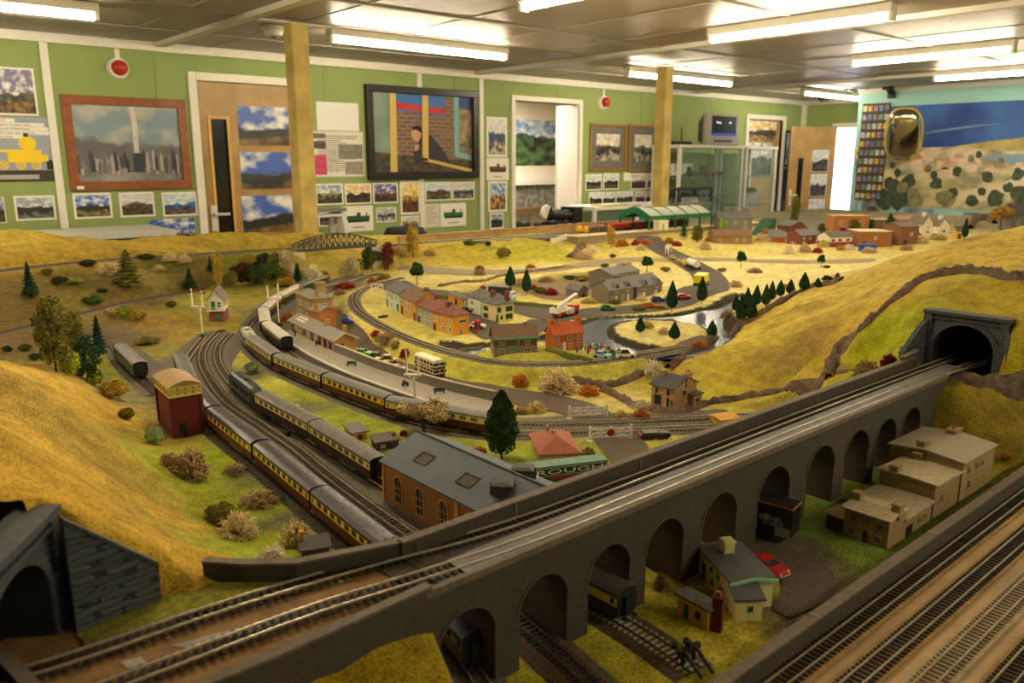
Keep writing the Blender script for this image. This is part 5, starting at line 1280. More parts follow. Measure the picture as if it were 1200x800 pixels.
def diesel(label,p,q,L,col=(34,44,36),roofc=(44,46,44),nose=(34,44,36),name='diesel_locomotive'):
 c=(p+q)/2;d=q-p;r=thing(name,label,'locomotive',c,math.atan2(d.y,d.x));h=L/2
 mb=mat('loco_%d%d%d'%col,col,.4,.15,40);mr=mat('locoroof_%d%d%d'%roofc,roofc,.45,.2,60)
 w=.0175
 side=[(-w*.95,.007),(w*.95,.007),(w,.012),(w,.034),(w*.8,.041),(w*.4,.0445),(-w*.4,.0445),(-w*.8,.041),(-w,.034),(-w,.012)]
 b=MB();b.prism(side,-h+.028,h-.028,'x');b.build('body',mb,r)
 for s in(-1,1):
  n=MB();sl=[(x*1.0,z)for x,z in side]
  a=n.verts([(s*(h-.028),y,z)for y,z in sl]);nose_=[(y*.86,.007+(z-.007)*(.86 if z>.02 else 1))for y,z in sl];e=n.verts([(s*(h-.004),y,z)for y,z in nose_])
  k=len(sl)
  for i in range(k):n.face((a+i,a+(i+1)%k,e+(i+1)%k,e+i))
  n.face([e+i for i in range(k)]);n.build('nose_cab',mat('loco_%d%d%d'%nose,nose,.4),r)
  for y in(-.0075,.0075):
   g=MB();g.box(-.0008,.0008,-.0055,.0055,0,.006);o=g.build('cab_window',M_pane,r);o.location=(s*(h-.0105),y,.0315);o.rotation_euler.y=s*-.25
  bf=MB();bf.box(s*h-.004 if s>0 else s*h,s*h if s>0 else s*h+.004,-.016,.016,.0045,.0085);bf.build('buffer_beam',mat('buffer_red',(150,40,26),.5),r)
  for y in(-.0105,.0105):x=MB();x.tube([(s*h,y,.0068),(s*(h+.005),y,.0068)],[.0012,.0022],8);x.build('buffer',M_under,r)
  bo=MB()
  for y in(-.0125,.0125):bo.box(-.030,.030,y-.001,y+.001,.001,.007)
  bo.box(-.028,.028,-.012,.012,.004,.007);bg=bo.build('bogie',M_under,r);bg.location.x=s*(h-.052)
  for x in(-.02,0,.02):
   q_=MB()
   for y in(-.0085,.0085):q_.cyl((0,y-.0009,0),.0068,.0018,14,axis='y')
   o=q_.build('wheelset',M_wheel,bg,40);o.location=(x,0,.0068)
 ro=MB()
 for x in np.linspace(-h+.045,h-.045,5):ro.box(x-.009,x+.009,-.0055,.0055,.0435,.0450)
 ro.build('roof_panel',mr,r)
 ro=MB();ro.cyl((0,0,.0445),.0075,.0022,16);ro.build('roof_fan',M_under,r)
 for s in(-1,1):
  for x in(-.05,-.02,.02,.05):
   g=MB();g.box(-.010,.010,-.0004,.0004,0,.011);o=g.build('side_grille',M_under,r);o.location=(x,s*(w+.0002),.020)
  g=MB();g.box(-h+.03,h-.03,-.0003,.0003,.0135,.0147);o=g.build('side_stripe',mat('loco_stripe',(150,150,110),.5),r);o.location.y=s*(w+.0003)
 f=MB();f.box(-.03,.03,-.013,.013,.0015,.007);f.build('fuel_tank',M_under,r)
 return r
S1=arclen(T1);sCD=s_near(T1,S1,P(378,597,.014))
MG='maroon and cream carriages in the yard'
consist(T1,sCD-.003,[('red','maroon and cream carriage second from the viaduct parapet, in the yard',{}),('red','maroon and cream carriage beside the bushes, third from the viaduct parapet',
{}),('red','maroon and cream carriage partly hidden behind the red water tower',{}),('grey','grey roofed dark carriage behind the red water tower',{})],dirn=-1)
consist(T1,sCD+.004,[('red','maroon and cream carriage whose end is hidden by the viaduct parapet',{})])
consist(T1,s_near(T1,S1,P(556,792)),[('night','dark roofed carriage under the first viaduct arch at the bottom of the photo',{})],dirn=-1)
S3=arclen(T3F);s12=s_near(T3F,S3,P(372,514,.014))
consist(T3F,s12-.003,[('choc','cream and dark brown carriage coupled behind the dark green diesel',{}),('loco','dark green diesel locomotive at the head of the cream carriages',dict(L=.222,
fn=diesel))],dirn=-1)
consist(T3F,s12+.004,[('choc','cream and dark brown carriage standing at the brick engine shed',{})])
consist(T3F,s_near(T3F,S3,P(737,737)),[('van','cream sided van poking out of the third viaduct arch',{})],dirn=-1)
S4=arclen(T4);s34=s_near(T4,S4,P(458,482,.014))
consist(T4,s34-.003,[('yellow','bright yellow and maroon carriage on the curve beside the platform',{}),('outer','cream and brown carriage on the curve, middle of the long platform train',
{}),('outer','cream and brown carriage at the far end of the long platform train',{}),('loco','pale roofed diesel locomotive at the far end of the long platform train',dict(L=.16,fn=lambda l,
p,q,L:diesel(l,p,q,L,(170,170,150),(210,206,196),(150,152,130))))],dirn=-1)
consist(T4,s34+.004,[('outer','cream and brown carriage behind the big lichen tree and the dark green tree',{})])
S5=arclen(T5);sE=s_near(T5,S5,P(336,408,.014))
consist(T5,sE,[('pull','pale roofed brown carriage, the near end of the curved far train',{}),('pull','pale roofed brown carriage second from the near end of the curved far train',
{}),('pull','pale roofed orange brown carriage third in the curved far train',{}),('pull','pale roofed orange brown carriage fourth in the curved far train by the bridge',{}),('green',
'dark green carriage at the far end of the curved train near the girder bridge',{})],dirn=-1)
S10=arclen(T10);consist(T10,s_near(T10,S10,P(172,440,.014)),[('green','lone dark green carriage on the siding left of the red water tower',{})],dirn=-1)
#model buildings
M_wframe=mat('window_white',(226,220,204),.6)
M_wstone=mat('window_stone_frame',(160,144,108),.7)
M_wpane=mat('window_dark',(46,44,44),.25)
WMESH={}
def window_mesh(w,h,frame,pane,bars=(1,1),t=.0012):
 key=(round(w,4),round(h,4),frame.name,pane.name,bars)
 if key in WMESH:return WMESH[key]
 m=MB();f=min(w,h)*.13
 m.box(-w/2,w/2,-t*.5,t*.5,0,h,1)
 m.box(-w/2,w/2,-t,t*.2,0,f);m.box(-w/2,w/2,-t,t*.2,h-f,h);m.box(-w/2,-w/2+f,-t,t*.2,f,h-f);m.box(w/2-f,w/2,-t,t*.2,f,h-f)
 for i in range(bars[0]):x=-w/2+w*(i+1)/(bars[0]+1);m.box(x-f*.3,x+f*.3,-t*.9,t*.2,f,h-f)
 for i in range(bars[1]):z=h*(i+1)/(bars[1]+1);m.box(-w/2+f,w/2-f,-t*.9,t*.2,z-f*.3,z+f*.3)
 WMESH[key]=m.mesh('window',[frame,pane]);return WMESH[key]
def door_mesh(w,h,col,t=.0012):
 key=('d',round(w,4),round(h,4),col.name)
 if key in WMESH:return WMESH[key]
 m=MB();m.box(-w/2,w/2,-t,t*.3,0,h);m.box(-w*.36,w*.36,-t*1.35,-t*.9,h*.55,h*.92);m.box(-w*.36,w*.36,-t*1.35,-t*.9,h*.08,h*.45)
 WMESH[key]=m.mesh('door',col);return WMESH[key]
def chimney(parent,x,y,z0,z1,w,d,m,pots=2,potm=None):
 c=MB();c.box(x-w/2,x+w/2,y-d/2,y+d/2,z0,z1);c.box(x-w*.6,x+w*.6,y-d*.6,y+d*.6,z1-(z1-z0)*.14,z1-(z1-z0)*.04);o=c.build('chimney',m,parent)
 if pots:
  q=MB();r=min(w,d)*.17
  for i in range(pots):q.tube([(x+(i-(pots-1)/2)*w*.5,y,z1),(x+(i-(pots-1)/2)*w*.5,y,z1+r*2.6)],[r,r*.8],8)
  q.build('chimney_pot',potm or mat('terracotta',(150,84,54),.8),o)
 return o
def footprint(L,C,R,w=None,d=None):
 "near corner C with the visible left wall running to L and the visible right wall to R"
 gc=G(*C)if not isinstance(C,Vector)else C
 if R is not None:gr=P(R[0],R[1],gc.z-Z0);ax=gr-gc
 if L is not None:gl=P(L[0],L[1],gc.z-Z0);ay=gl-gc
 if R is None:ax=Vector((ay.y,-ay.x,0)).normalized()*w
 if L is None:ay=Vector((-ax.y,ax.x,0)).normalized()*d
 W=w or ax.length;D=d or ay.length
 ang=math.atan2(ax.y,ax.x);ang2=math.atan2(ay.y,ay.x)-PI/2
 if R is not None and L is not None:
  dd=(ang2-ang+PI)%(2*PI)-PI
  wgt=D/(W+D);ang=ang+dd*wgt
 return gc,ang,W,D
def house(label,cat,L,C,R,eave,ridge,wall,roof,rtype='x',w=None,d=None,wins=(),chims=(),name='model_house',ov=.004,group=None,base=None,chm=None,hE=None,hR=None,fr=None,pane=None,rth=.0025,
plinth=None,fascia=None,dorm=()):
 gc,ang,W,D=footprint(L,C,R,w,d)
 r=thing(name,label,cat,gc,ang,group)
 Mx=Matrix.Translation(gc)@Matrix.Rotation(ang,4,'Z')
 he=hE if hE else zat(gc,eave)-(gc.z-Z0)
 rc={'x':(W*.5,D*.5),'y':(W*.5,0.02),'hip':(W*.5,D*.5),'pyr':(W*.5,D*.5),'flat':(0,0),'pent':(W*.5,D)}.get(rtype,(W/2,D/2))
 hr=hR if hR else(zat(Mx@Vector((rc[0],rc[1],0)),ridge)-(gc.z-Z0)if ridge else he)
 hr=max(hr,he+.002)if rtype!='flat' else he
 fr=fr or M_wframe;pane=pane or M_wpane
 b=MB();z0=-.004
 if rtype=='x':
  b.prism([(0,z0),(0,he),(D/2,hr),(D,he),(D,z0)],0,W,'x')
 elif rtype=='y':
  b.prism([(0,z0),(0,he),(W/2,hr),(W,he),(W,z0)],0,D,'y')
 elif rtype=='pent':
  b.prism([(0,z0),(0,he),(D,hr),(D,z0)],0,W,'x')
 else:b.box(0,W,0,D,z0,he)
 b.build('walls',wall,r)
 if plinth:
  p=MB();p.box(-.0006,W+.0006,-.0006,D+.0006,z0,plinth[0]);p.build('lower_wall',plinth[1],r)
 q=MB();t=rth
 def slab(p4):
  a=q.verts(p4+[(x,y,z+t)for x,y,z in p4])
  for f in((0,3,2,1),(4,5,6,7),(0,1,5,4),(1,2,6,5),(2,3,7,6),(3,0,4,7)):q.face([a+i for i in f])
 if rtype=='x':
  k=(hr-he)/(D/2)
  slab([(-ov,-ov,he-k*ov),(W+ov,-ov,he-k*ov),(W+ov,D/2,hr),(-ov,D/2,hr)]);slab([(-ov,D/2,hr),(W+ov,D/2,hr),(W+ov,D+ov,he-k*ov),(-ov,D+ov,he-k*ov)])
 elif rtype=='y':
  k=(hr-he)/(W/2)
  slab([(-ov,-ov,he-k*ov),(-ov,D+ov,he-k*ov),(W/2,D+ov,hr),(W/2,-ov,hr)]);slab([(W/2,-ov,hr),(W/2,D+ov,hr),(W+ov,D+ov,he-k*ov),(W+ov,-ov,he-k*ov)])
 elif rtype in('hip','pyr'):
  if rtype=='pyr':e0=(W/2,D/2);e1=(W/2,D/2)
  elif W>=D:e0=(min(D/2,W*.45),D/2);e1=(W-min(D/2,W*.45),D/2)
  else:e0=(W/2,min(W/2,D*.45));e1=(W/2,D-min(W/2,D*.45))
  A=[(-ov,-ov,he),(W+ov,-ov,he),(W+ov,D+ov,he),(-ov,D+ov,he)];e0=(*e0,hr);e1=(*e1,hr)
  a=q.verts(A+[(x,y,z+t)for x,y,z in A]+[(e0[0],e0[1],hr+t),(e1[0],e1[1],hr+t)])
  q.face((a,a+3,a+2,a+1))
  for i in range(4):q.face((a+i,a+(i+1)%4,a+4+(i+1)%4,a+4+i))
  if W>=D:q.face((a+4,a+5,a+9,a+8));q.face((a+6,a+7,a+8,a+9));q.face((a+5,a+6,a+9));q.face((a+7,a+4,a+8))
  else:q.face((a+5,a+6,a+9,a+8));q.face((a+7,a+4,a+8,a+9));q.face((a+4,a+5,a+8));q.face((a+6,a+7,a+9))
 elif rtype=='flat':q.box(-ov,W+ov,-ov,D+ov,he,he+t)
 elif rtype=='pent':slab([(-ov,-ov,he),(W+ov,-ov,he),(W+ov,D+ov,hr),(-ov,D+ov,hr)])
 q.build('roof',roof,r)
 for u in dorm:
  q=MB();x=u*W;k=(hr-he)/(D/2)if rtype=='x' else 1;pk=he+(hr-he)*.62;dw=W*.075
  q.prism([(x-dw,he-.006),(x+dw,he-.006),(x+dw,he+(pk-he)*.25),(x,pk),(x-dw,he+(pk-he)*.25)],-.0015,(pk-he)/k,'y',0);o=q.build('dormer',wall,r)
  q=MB();a=he+(pk-he)*.25
  for s_ in(-1,1):q.bar((x+s_*(dw+.002),-.003,a-.001),(x,-.003,pk+.002),.003,.002);q.poly([(x+s_*(dw+.003),-.004,a),(x,-.004,pk+.0025),(x,(pk-he)/k+.006,pk+.0025),(x+s_*(dw+.003),(pk-he)/k*.5,
a)])
  q.build('dormer_roof',roof,o)
 if fascia:
  f=MB();k=.0016
  if rtype=='x':f.bar((-ov,-ov-k,he-.001),(W+ov,-ov-k,he-.001),.002,.004)
  if rtype=='y':
   for(p0,p1)in(((-ov,-ov-k,he-.001),(W/2,-ov-k,hr+.001)),((W/2,-ov-k,hr+.001),(W+ov,-ov-k,he-.001))):f.bar(p0,p1,.002,.004)
  if f.v:f.build('fascia_board',fascia,r)
 for wn in wins:
  face,u,v,ww,hh=wn[:5];kind=wn[5]if len(wn)>5 else 'w';bars=wn[6]if len(wn)>6 else(1,1)
  span={'f':W,'l':D,'r':D,'b':W}[face]
  ww=ww*span if ww<1 else ww/1000;hh=hh*he
  if kind=='w':me=window_mesh(ww,hh,fr,pane,bars);nm='window'
  elif kind=='b':me=window_mesh(ww,hh,fr,pane,(0,0));nm='window'
  else:me=door_mesh(ww,hh,kind);nm='door'
  if face=='f':link(nm,me,r,(u*W,0,v*he))
  elif face=='b':link(nm,me,r,(u*W,D,v*he),(0,0,PI))
  elif face=='l':link(nm,me,r,(0,D*(1-u),v*he),(0,0,-PI/2))
  else:link(nm,me,r,(W,D*u,v*he),(0,0,PI/2))
 for ch in chims:
  u,v,cw,cd,up=ch[:5];x,y=u*W,v*D
  zb=he
  chimney(r,x,y,he*.9,(hr+up),cw,cd,chm or wall,ch[5]if len(ch)>5 else 2)
 r['_w']=W;r['_d']=D
 del r['_w'];del r['_d']
 return r,W,D,he,hr
C_=lambda n,c,**k:mat(n,c,k.pop('rough',.8),k.pop('var',.15),k.pop('scale',90),**k)
M_slate=C_('slate_grey',(108,104,100));M_slate_dk=C_('slate_dark',(78,76,78));M_tile_red=C_('tile_maroon',(132,84,70));M_tile_brown=C_('tile_brown',(124,100,78));M_tile_or=C_('tile_orange',
(176,84,46))
M_render_y=C_('render_orange',(216,152,36),var=.06);M_render_m=C_('render_mint',(196,212,188),var=.05);M_render_g=C_('render_grey',(160,154,140),var=.06);M_render_c=C_('render_cream',
(218,200,140),var=.06)
M_brick_or=C_('brick_orange',(196,104,40),var=.15,scale=300);M_brick_red=brickmat('brick_red',(120,46,34),(104,40,30),(140,90,74),sx=150,bw=.5,rh=.22,ms=.03,bump=.1)
M_ston=brickmat('stone_buff',(176,148,92),(144,116,74),(122,100,66),sx=110,bw=.55,rh=.28,ms=.03,bump=.4,noise=.5)
M_ston2=brickmat('stone_grey',(140,126,110),(124,112,98),(110,100,90),sx=110,bw=.6,rh=.3,ms=.02,bump=.3,noise=.4)
M_ston3=brickmat('stone_rubble',(176,124,80),(118,84,60),(206,180,134),sx=90,bw=.5,rh=.34,ms=.045,bump=.5,noise=.9)
M_green_p=C_('green_paint',(40,110,60),var=.05);M_mintgreen=C_('mint_green_paint',(70,160,110),var=.05);M_blue_p=C_('blue_paint',(50,60,150),var=.05);M_brown_p=C_('brown_paint',(70,
48,34),var=.1);M_red_p=C_('red_paint',(170,40,34),var=.05)
r,W,D,he,hr=house('two storey signal box with cream upper floor over a red brick base, by the semaphore','signal box',None,(246,376.5),(263,376),350,338,C_('box_cream',(220,214,186)),
C_('box_roof',(130,112,108)),'y',d=.085,name='signal_box',ov=.006,plinth=(.036,M_brick_red),wins=[('f',.30,.52,.28,.36,M_green_p),('f',.72,.58,.3,.28),('r',.25,.6,.2,.28),('r',.5,.6,
.2,.28),('r',.75,.6,.2,.28),('f',.62,.0,.22,.3,M_green_p)])
q=MB();q.box(-.006,W+.006,-.008,.0,.036,.039);q.bar((-.004,-.007,.05),(W+.004,-.007,.05),.0012);[q.bar((x,-.007,.037),(x,-.007,.05),.0012)for x in(-.004,W*.33,W*.66,W+.004)];q.build('balcony',
M_wframe,r)
M_tank=mat('tank_cream',(230,212,112),.6,.06,60);M_brace_shade=mat('brace_shade',(172,146,70),.7)  # bracing darker than the tank: its shading is put into the colour
gc,ang,W,D=footprint((183,498),(204,514),(240,508.5))
r=thing('water_tower','red brick water tower with a cream iron tank on top, beside the yard','water tower',gc,ang)
zt=zat(gc,466.5)-(gc.z-Z0);z2=zat(gc,454.5)-(gc.z-Z0);M_bt=brickmat('tower_brick',(112,34,22),(98,28,20),(84,34,26),sx=170,bw=.5,rh=.22,ms=.02,bump=.15)
q=MB();q.box(0,W,0,D,-.004,zt);q.build('walls',M_bt,r);q=MB();q.box(-.0015,W+.0015,-.0015,D+.0015,-.004,.010);q.build('plinth',M_bt,r)
for x,y in((0,0),(W,0),(0,D)):q=MB();q.box(x-.003,x+.003,y-.003,y+.003,.01,zt);q.build('corner_pier',M_bt,r)
link('door',door_mesh(.013,.03,mat('tower_door',(34,24,22),.7)),r,(W*.36,-.0003,.0))
q=MB();e=.0022;q.box(-e,W+e,-e,D+e,zt,z2);o=q.build('tank',M_tank,r)
q=MB();q.box(-e-.001,W+e+.001,-e-.001,D+e+.001,zt,zt+.0025);q.box(-e-.001,W+e+.001,-e-.001,D+e+.001,z2-.0015,z2+.0005);q.build('tank_flange',M_tank,o)
for k in range(4):
 for face in 'fl':
  q=MB();span=W if face=='f' else D;a=span*k/4+.0008;b_=span*(k+1)/4-.0008;za,zb=zt+.004,z2-.003
  for(p0,p1)in(((a,za),(b_,zb)),((a,zb),(b_,za)),((a,za),(a,zb)),((b_,za),(b_,zb))):
   f=lambda p:(p[0],-e-.0006,p[1])if face=='f' else(-e-.0006,p[0],p[1])
   q.bar(f(p0),f(p1),.0012)
  q.build('tank_panel_bracing',M_brace_shade,o)
q=MB();n=10;prof=[(-.004+(W+.008)*i/n,z2+.0005+.011*math.sin(PI*i/n))for i in range(n+1)];q.prism(prof,-.005,D+.005,'y');q.build('curved_roof',C_('tower_roof',(164,132,92)),r,40)
#engine shed: long wall runs from the far corner to behind the viaduct
M_shedbrick=brickmat('shed_brick',(150,96,44),(132,80,36),(196,146,82),sx=120,bw=.5,rh=.22,ms=.02,bump=.15)
M_shedroof=brickmat('shed_slates',(104,110,118),(98,104,112),(84,90,98),sx=130,bw=.6,rh=.3,ms=.02,bump=.3)
gf=G(450,587);X0,Y1=gf.x,gf.y;Y0=.775;zE=zat(gf,540)
zR=.118;bx_=None
best=None
for hw in np.arange(.03,.14,.002):
 for zr in np.arange(zE+.01,zE+.09,.002):
  u,v=proj((X0+hw,Y1,Z0+zr));e_=(u-490.5)**2+(v-507.6)**2
  if best is None or e_<best[0]:best=(e_,hw,zr)
_,hw,zR=best;print('shed',best,zE)
X1=X0+2*hw
r=thing('engine_shed','long brick engine shed with a blue grey slate roof, behind the viaduct','engine shed',(X0,Y0,Z0));LW,LD=2*hw,Y1-Y0
q=MB();q.prism([(0,-.004),(0,zE),(hw,zR),(LW,zE),(LW,-.004)],0,LD,'y');q.build('walls',M_shedbrick,r)
q=MB();k=(zR-zE)/hw
for s in(-1,1):
 a=[(hw,-.004,zR),(hw,LD+.004,zR),(hw+s*(hw+.005),LD+.004,zE-k*.005),(hw+s*(hw+.005),-.004,zE-k*.005)]
 b_=q.verts(a+[(x,y,z+.003)for x,y,z in a])
 for f in((0,3,2,1),(4,5,6,7),(0,1,5,4),(1,2,6,5),(2,3,7,6),(3,0,4,7)):q.face([b_+i for i in f])
q.build('roof',M_shedroof,r)
q=MB();q.bar((hw,-.004,zR+.004),(hw,LD+.004,zR+.004),.004,.002);q.build('ridge_cap',M_slate_dk,r)
M_quoin=mat('quoin_cream',(212,168,84),.8,.1,100)
for fy in(LD-.045,LD-.105,LD-.168,LD-.232,LD-.29):
 w_=MB();ww,hh=.019,.042;n=8
 prof=[(-ww/2,0),(ww/2,0),(ww/2,hh*.8)]+[(ww/2*math.cos(t),hh*.8+hh*.2*math.sin(t))for t in np.linspace(0,PI,n)[1:-1]]+[(-ww/2,hh*.8)]
 big=[(x*1.32,z*1.12-.003)for x,z in prof]
 w_.prism([(x,z)for x,z in big],-.0012,.0006,'y',0);w_.prism(prof,-.0020,.0006,'y',1)
 for bxx in(-.25,.25):w_.box(ww*bxx-.0005,ww*bxx+.0005,-.0026,0,.001,hh*.95,0)
 for bz in(.3,.6):w_.box(-ww/2,ww/2,-.0026,0,hh*bz-.0005,hh*bz+.0005,0)
 o=w_.build('arched_window',[M_quoin,M_wpane],r);o.location=(0,fy,.014);o.rotation_euler.z=-PI/2
for y in(LD,LD-.198,LD-.202):q=MB();q.box(-.0014,.004,y-.004,y+.0005,0,zE);q.build('quoin_strip',M_quoin,r)
nrm=Vector((-(zR-zE),0,hw)).normalized()
def on_roof(u,y,s=-1):return Vector((hw+s*hw*(1-u),y,zE+(zR-zE)*u+.0035))
for(u,y)in((.45,LD-.075),(.42,LD-.19)):
 q=MB();a,c2,d2,e2=on_roof(u-.14,y-.016),on_roof(u-.14,y+.016),on_roof(u+.14,y+.016),on_roof(u+.14,y-.016)
 up=Vector((-nrm.x*-1,0,nrm.z))*.0
 q.poly([a,c2,d2,e2]);
 for p0,p1 in((a,c2),(c2,d2),(d2,e2),(e2,a)):q.bar(p0,p1,.003,.003)
 q.build('skylight',mat('skylight_glass',(84,76,66),.8,.2,60),r)
for(u,y,s,lab)in((.55,LD-.26,-1,1),(.7,LD-.245,1,1)):
 p=on_roof(u,y,s);q=MB();q.box(p.x-.014,p.x+.014,p.y-.012,p.y+.012,p.z-.012,p.z+.012);q.build('roof_ventilator',mat('vent_black',(46,44,46),.6),r);q=MB();q.lathe([(.0225,.0),(.012,.003)],
4,(p.x,p.y,p.z+.012));q.build('vent_cap',mat('vent_black',(46,44,46),.6),r)
house('small yellow hut with a grey roof behind the cream carriages','hut',(404,507),(414,516),(430,513),508,499,C_('hut_yellow',(214,162,50)),M_slate,'pent',name='lineside_hut',wins=[('f',
.5,.0,.3,.7,M_brown_p)])
house('small dark brown hut next to the far end of the engine shed','hut',(433,521),(441,528),(468,525),519,511,C_('hut_brown',(74,56,40)),C_('hut_roof',(92,84,76)),'pent',name='lineside_hut',
wins=[('f',.3,.2,.2,.45),('f',.7,.0,.18,.8,M_brown_p)],chims=[(.9,.5,.006,.006,.006,0)])
house('dark flat roofed hut with a wooden post, behind the rear parapet at the left','hut',(349,641),(354,655),(386,652),650,None,C_('hut_dark',(60,54,48)),C_('hut_roof_dark',(70,62,
58)),'flat',name='lineside_hut',hE=.012,wins=[('f',.5,0,.2,.8,M_brown_p)],chims=[(.05,.8,.006,.006,.016,0)],chm=C_('hut_post',(196,136,52)))
M_plat=mat('platform_surface',(152,142,128),.9,.1,60,.2,300);M_pedge=mat('platform_edge',(196,188,170),.8,.08,100);M_pwall=brickmat('platform_brick',(120,108,96),(110,98,88),(96,86,
78),sx=120,bw=.5,rh=.25,ms=.02,bump=.2)
ZP=.019
pf_edge=[(331,391),(336,398.5),(350,408),(365,417),(404,435.5),(440,449),(482,463.5),(537,480.5),(572,488)]
pf_back=[(598,482),(583,468),(560,463),(520,453.5),(477,441),(440,428.5),(400,412),(388,406),(343,383)]
pe=[P(x,y,ZP)for x,y in pf_edge];pb=[P(x,y,ZP)for x,y in pf_back]
pe=smooth_path(pe,.03)
r=thing('station_platform','long curved grey station platform with a pale edge beside the main line','platform',(pe[0].x,pe[0].y,Z0));o0=Vector((pe[0].x,pe[0].y,0))
q=MB();q.prism([((p-o0).x,(p-o0).y)for p in pe+pb],-.002,ZP,'z');q.build('platform_body',[M_plat],r)
q=MB();ribbon(q,[Vector((p.x-o0.x,p.y-o0.y,ZP+.0006))for p in pe],[(-.006,0),(.0,0),(.0008,-.0012),(.0008,-.004)]);q.build('platform_edge',M_pedge,r)
q=MB();ribbon(q,[Vector((p.x-o0.x,p.y-o0.y,0))for p in pe],[(.0006,.0),(.0006,ZP-.003)]);q.build('platform_face',M_pwall,r)
pw=thing('platform_wall','low grey wall along the back of the station platform','wall',(0,0,Z0))
wall_strip(pw,'wall_body',[(p.x,p.y)for p in smooth_path([P(x,y,ZP)for x,y in[(393,412.5),(400,415),(440,431),(477,443),(520,456),(560,465.5),(581,470)]],.03)],.0,ZP+.022,.004,C_('wall_grey',
(132,122,110)),mat('wall_cap',(176,166,148),.8))
M_stn=C_('station_stone',(188,140,80),var=.12,scale=160);M_stnroof=C_('station_slate',(142,134,122))
def on_platform(p):v=P(p[0],p[1],ZP);return v
def house_at(z,*a,**k):
 a=list(a);C=a[3];a[3]=P(C[0],C[1],z);return house(*a,**k)
r,W,D,he,hr=house_at(ZP,'long single storey buff stone station building with a grey slate roof on the platform','station building',(342,386),(391.5,412),(416,408),399,389,M_stn,M_stnroof,
'y',name='station_building',ov=.006,fascia=mat('barge_cream',(214,196,150),.7),wins=[('l',.08,0,.05,.75,M_green_p),('l',.17,.3,.04,.45),('l',.26,.3,.04,.45),('l',.36,.2,.04,.5,M_blue_p),
('l',.46,.3,.04,.45),('l',.54,0,.05,.75,M_green_p),('l',.62,.3,.04,.45),('l',.71,.3,.05,.5,M_blue_p),('l',.82,0,.06,.78,M_brown_p),('l',.93,.1,.06,.6,M_blue_p),('f',.35,0,.2,.62,M_green_p)],
chims=[(.5,.35,.012,.012,.022,2),(.75,.1,.010,.010,.016,1)])
q=MB();sb=on_roof;a0=(W*.08,D*.86);
za=lambda x:he+(hr-he)*x/(W/2)
q.poly([(W*.12,D*.70,za(W*.12)+.0035),(W*.12,D*.90,za(W*.12)+.0035),(W*.38,D*.90,za(W*.38)+.0035),(W*.38,D*.70,za(W*.38)+.0035)]);q.build('roof_nameboard',mat('nameboard_cream',(224,
206,176),.7),r)
q=MB();q.poly([(W*.22,D*.72,za(W*.22)+.0039),(W*.22,D*.88,za(W*.22)+.0039),(W*.28,D*.88,za(W*.28)+.0039),(W*.28,D*.72,za(W*.28)+.0039)]);q.build('nameboard_lettering',mat('nameboard_red',
(180,80,60),.7),r)
house('tall two storey buff stone station house with a square tower chimney','station house',(357,370),(367,380),(386,376),351,340,C_('station_house_stone',(172,140,88),var=.15,scale=160),
M_stnroof,'hip',name='station_house',ov=.005,wins=[('l',.3,.6,.2,.2),('l',.7,.6,.2,.2),('l',.3,.15,.2,.22),('l',.7,.15,.2,.22),('f',.3,.6,.2,.2),('f',.6,.6,.2,.2),('f',.3,.15,.2,.22)],
chims=[(.15,.8,.012,.012,.012,2),(.85,.5,.032,.03,.028,0),(.3,.05,.012,.012,.010,1)])
house('small brown gabled wing at the back of the station building','cottage',(369,383),(375,388),(390,384),366,359,C_('wing_brown',(190,126,60),var=.1),M_stnroof,'y',name='station_wing',
wins=[('f',.5,.3,.2,.3)],chims=[(.05,.3,.010,.010,.010,1)])
wi=lambda*u:[('l',a,.55,.14,.26)for a in u]+[('l',a,.12,.14,.28)for a in u[1:]]
house('pair of pale mint green terraced houses with a grey roof, far left of the street','house',(453,358.5),(468.5,366),None,344.5,334,M_render_m,M_slate,'y',w=.095,name='terraced_house',
wins=wi(.2,.45,.8)+[('l',.08,0,.09,.42,M_green_p),('l',.88,0,.09,.42,M_green_p)])
house('pair of orange terraced houses with a brown roof, next to the mint green pair','house',(470,367),(488,376.5),None,354.5,341,M_render_y,M_tile_brown,'y',w=.09,name='terraced_house',
wins=wi(.12,.38,.62)+[('l',.08,0,.09,.42,M_brown_p),('l',.9,0,.09,.42,M_brown_p)],chims=[(.5,.15,.012,.014,.008,3)],chm=M_brick_red)
house('grey terraced house with a maroon hipped roof and a blue door','house',(489.5,378),(508,385.5),None,364.5,349,M_render_g,M_tile_red,'hip',w=.075,name='terraced_house',wins=wi(.2,
.5,.82)+[('l',.1,0,.1,.42,M_blue_p)],chims=[(.5,.4,.014,.012,.008,3)],chm=M_brick_red)
house('bright orange house with a maroon hipped roof at the near end of the terrace','house',(508.5,387),(532.5,393.5),(549,390),371,356.5,M_render_y,M_tile_red,'hip',name='terraced_house',
wins=wi(.15,.5,.82)+[('l',.1,0,.1,.42,M_brown_p),('f',.55,.6,.5,.2,'w',(2,0)),('f',.45,.0,.2,.3)],chims=[(.4,.5,.016,.012,.008,3)],chm=M_brick_red)
house('cream detached house with green windows and a grey hipped roof','house',(568,373),(580,377.5),(600,374),357.5,344,M_render_c,M_slate,'hip',name='detached_house',fr=M_green_p,
wins=[('l',.3,.55,.35,.28),('l',.3,.12,.35,.28),('f',.22,.55,.2,.28),('f',.75,.55,.36,.3),('f',.75,.1,.36,.3),('f',.35,.1,.12,.25),('f',.12,0,.12,.42,M_green_p)],chims=[(.3,.6,.014,
.012,.010,2),(.7,.1,.012,.012,.010,2)],chm=M_brick_red)
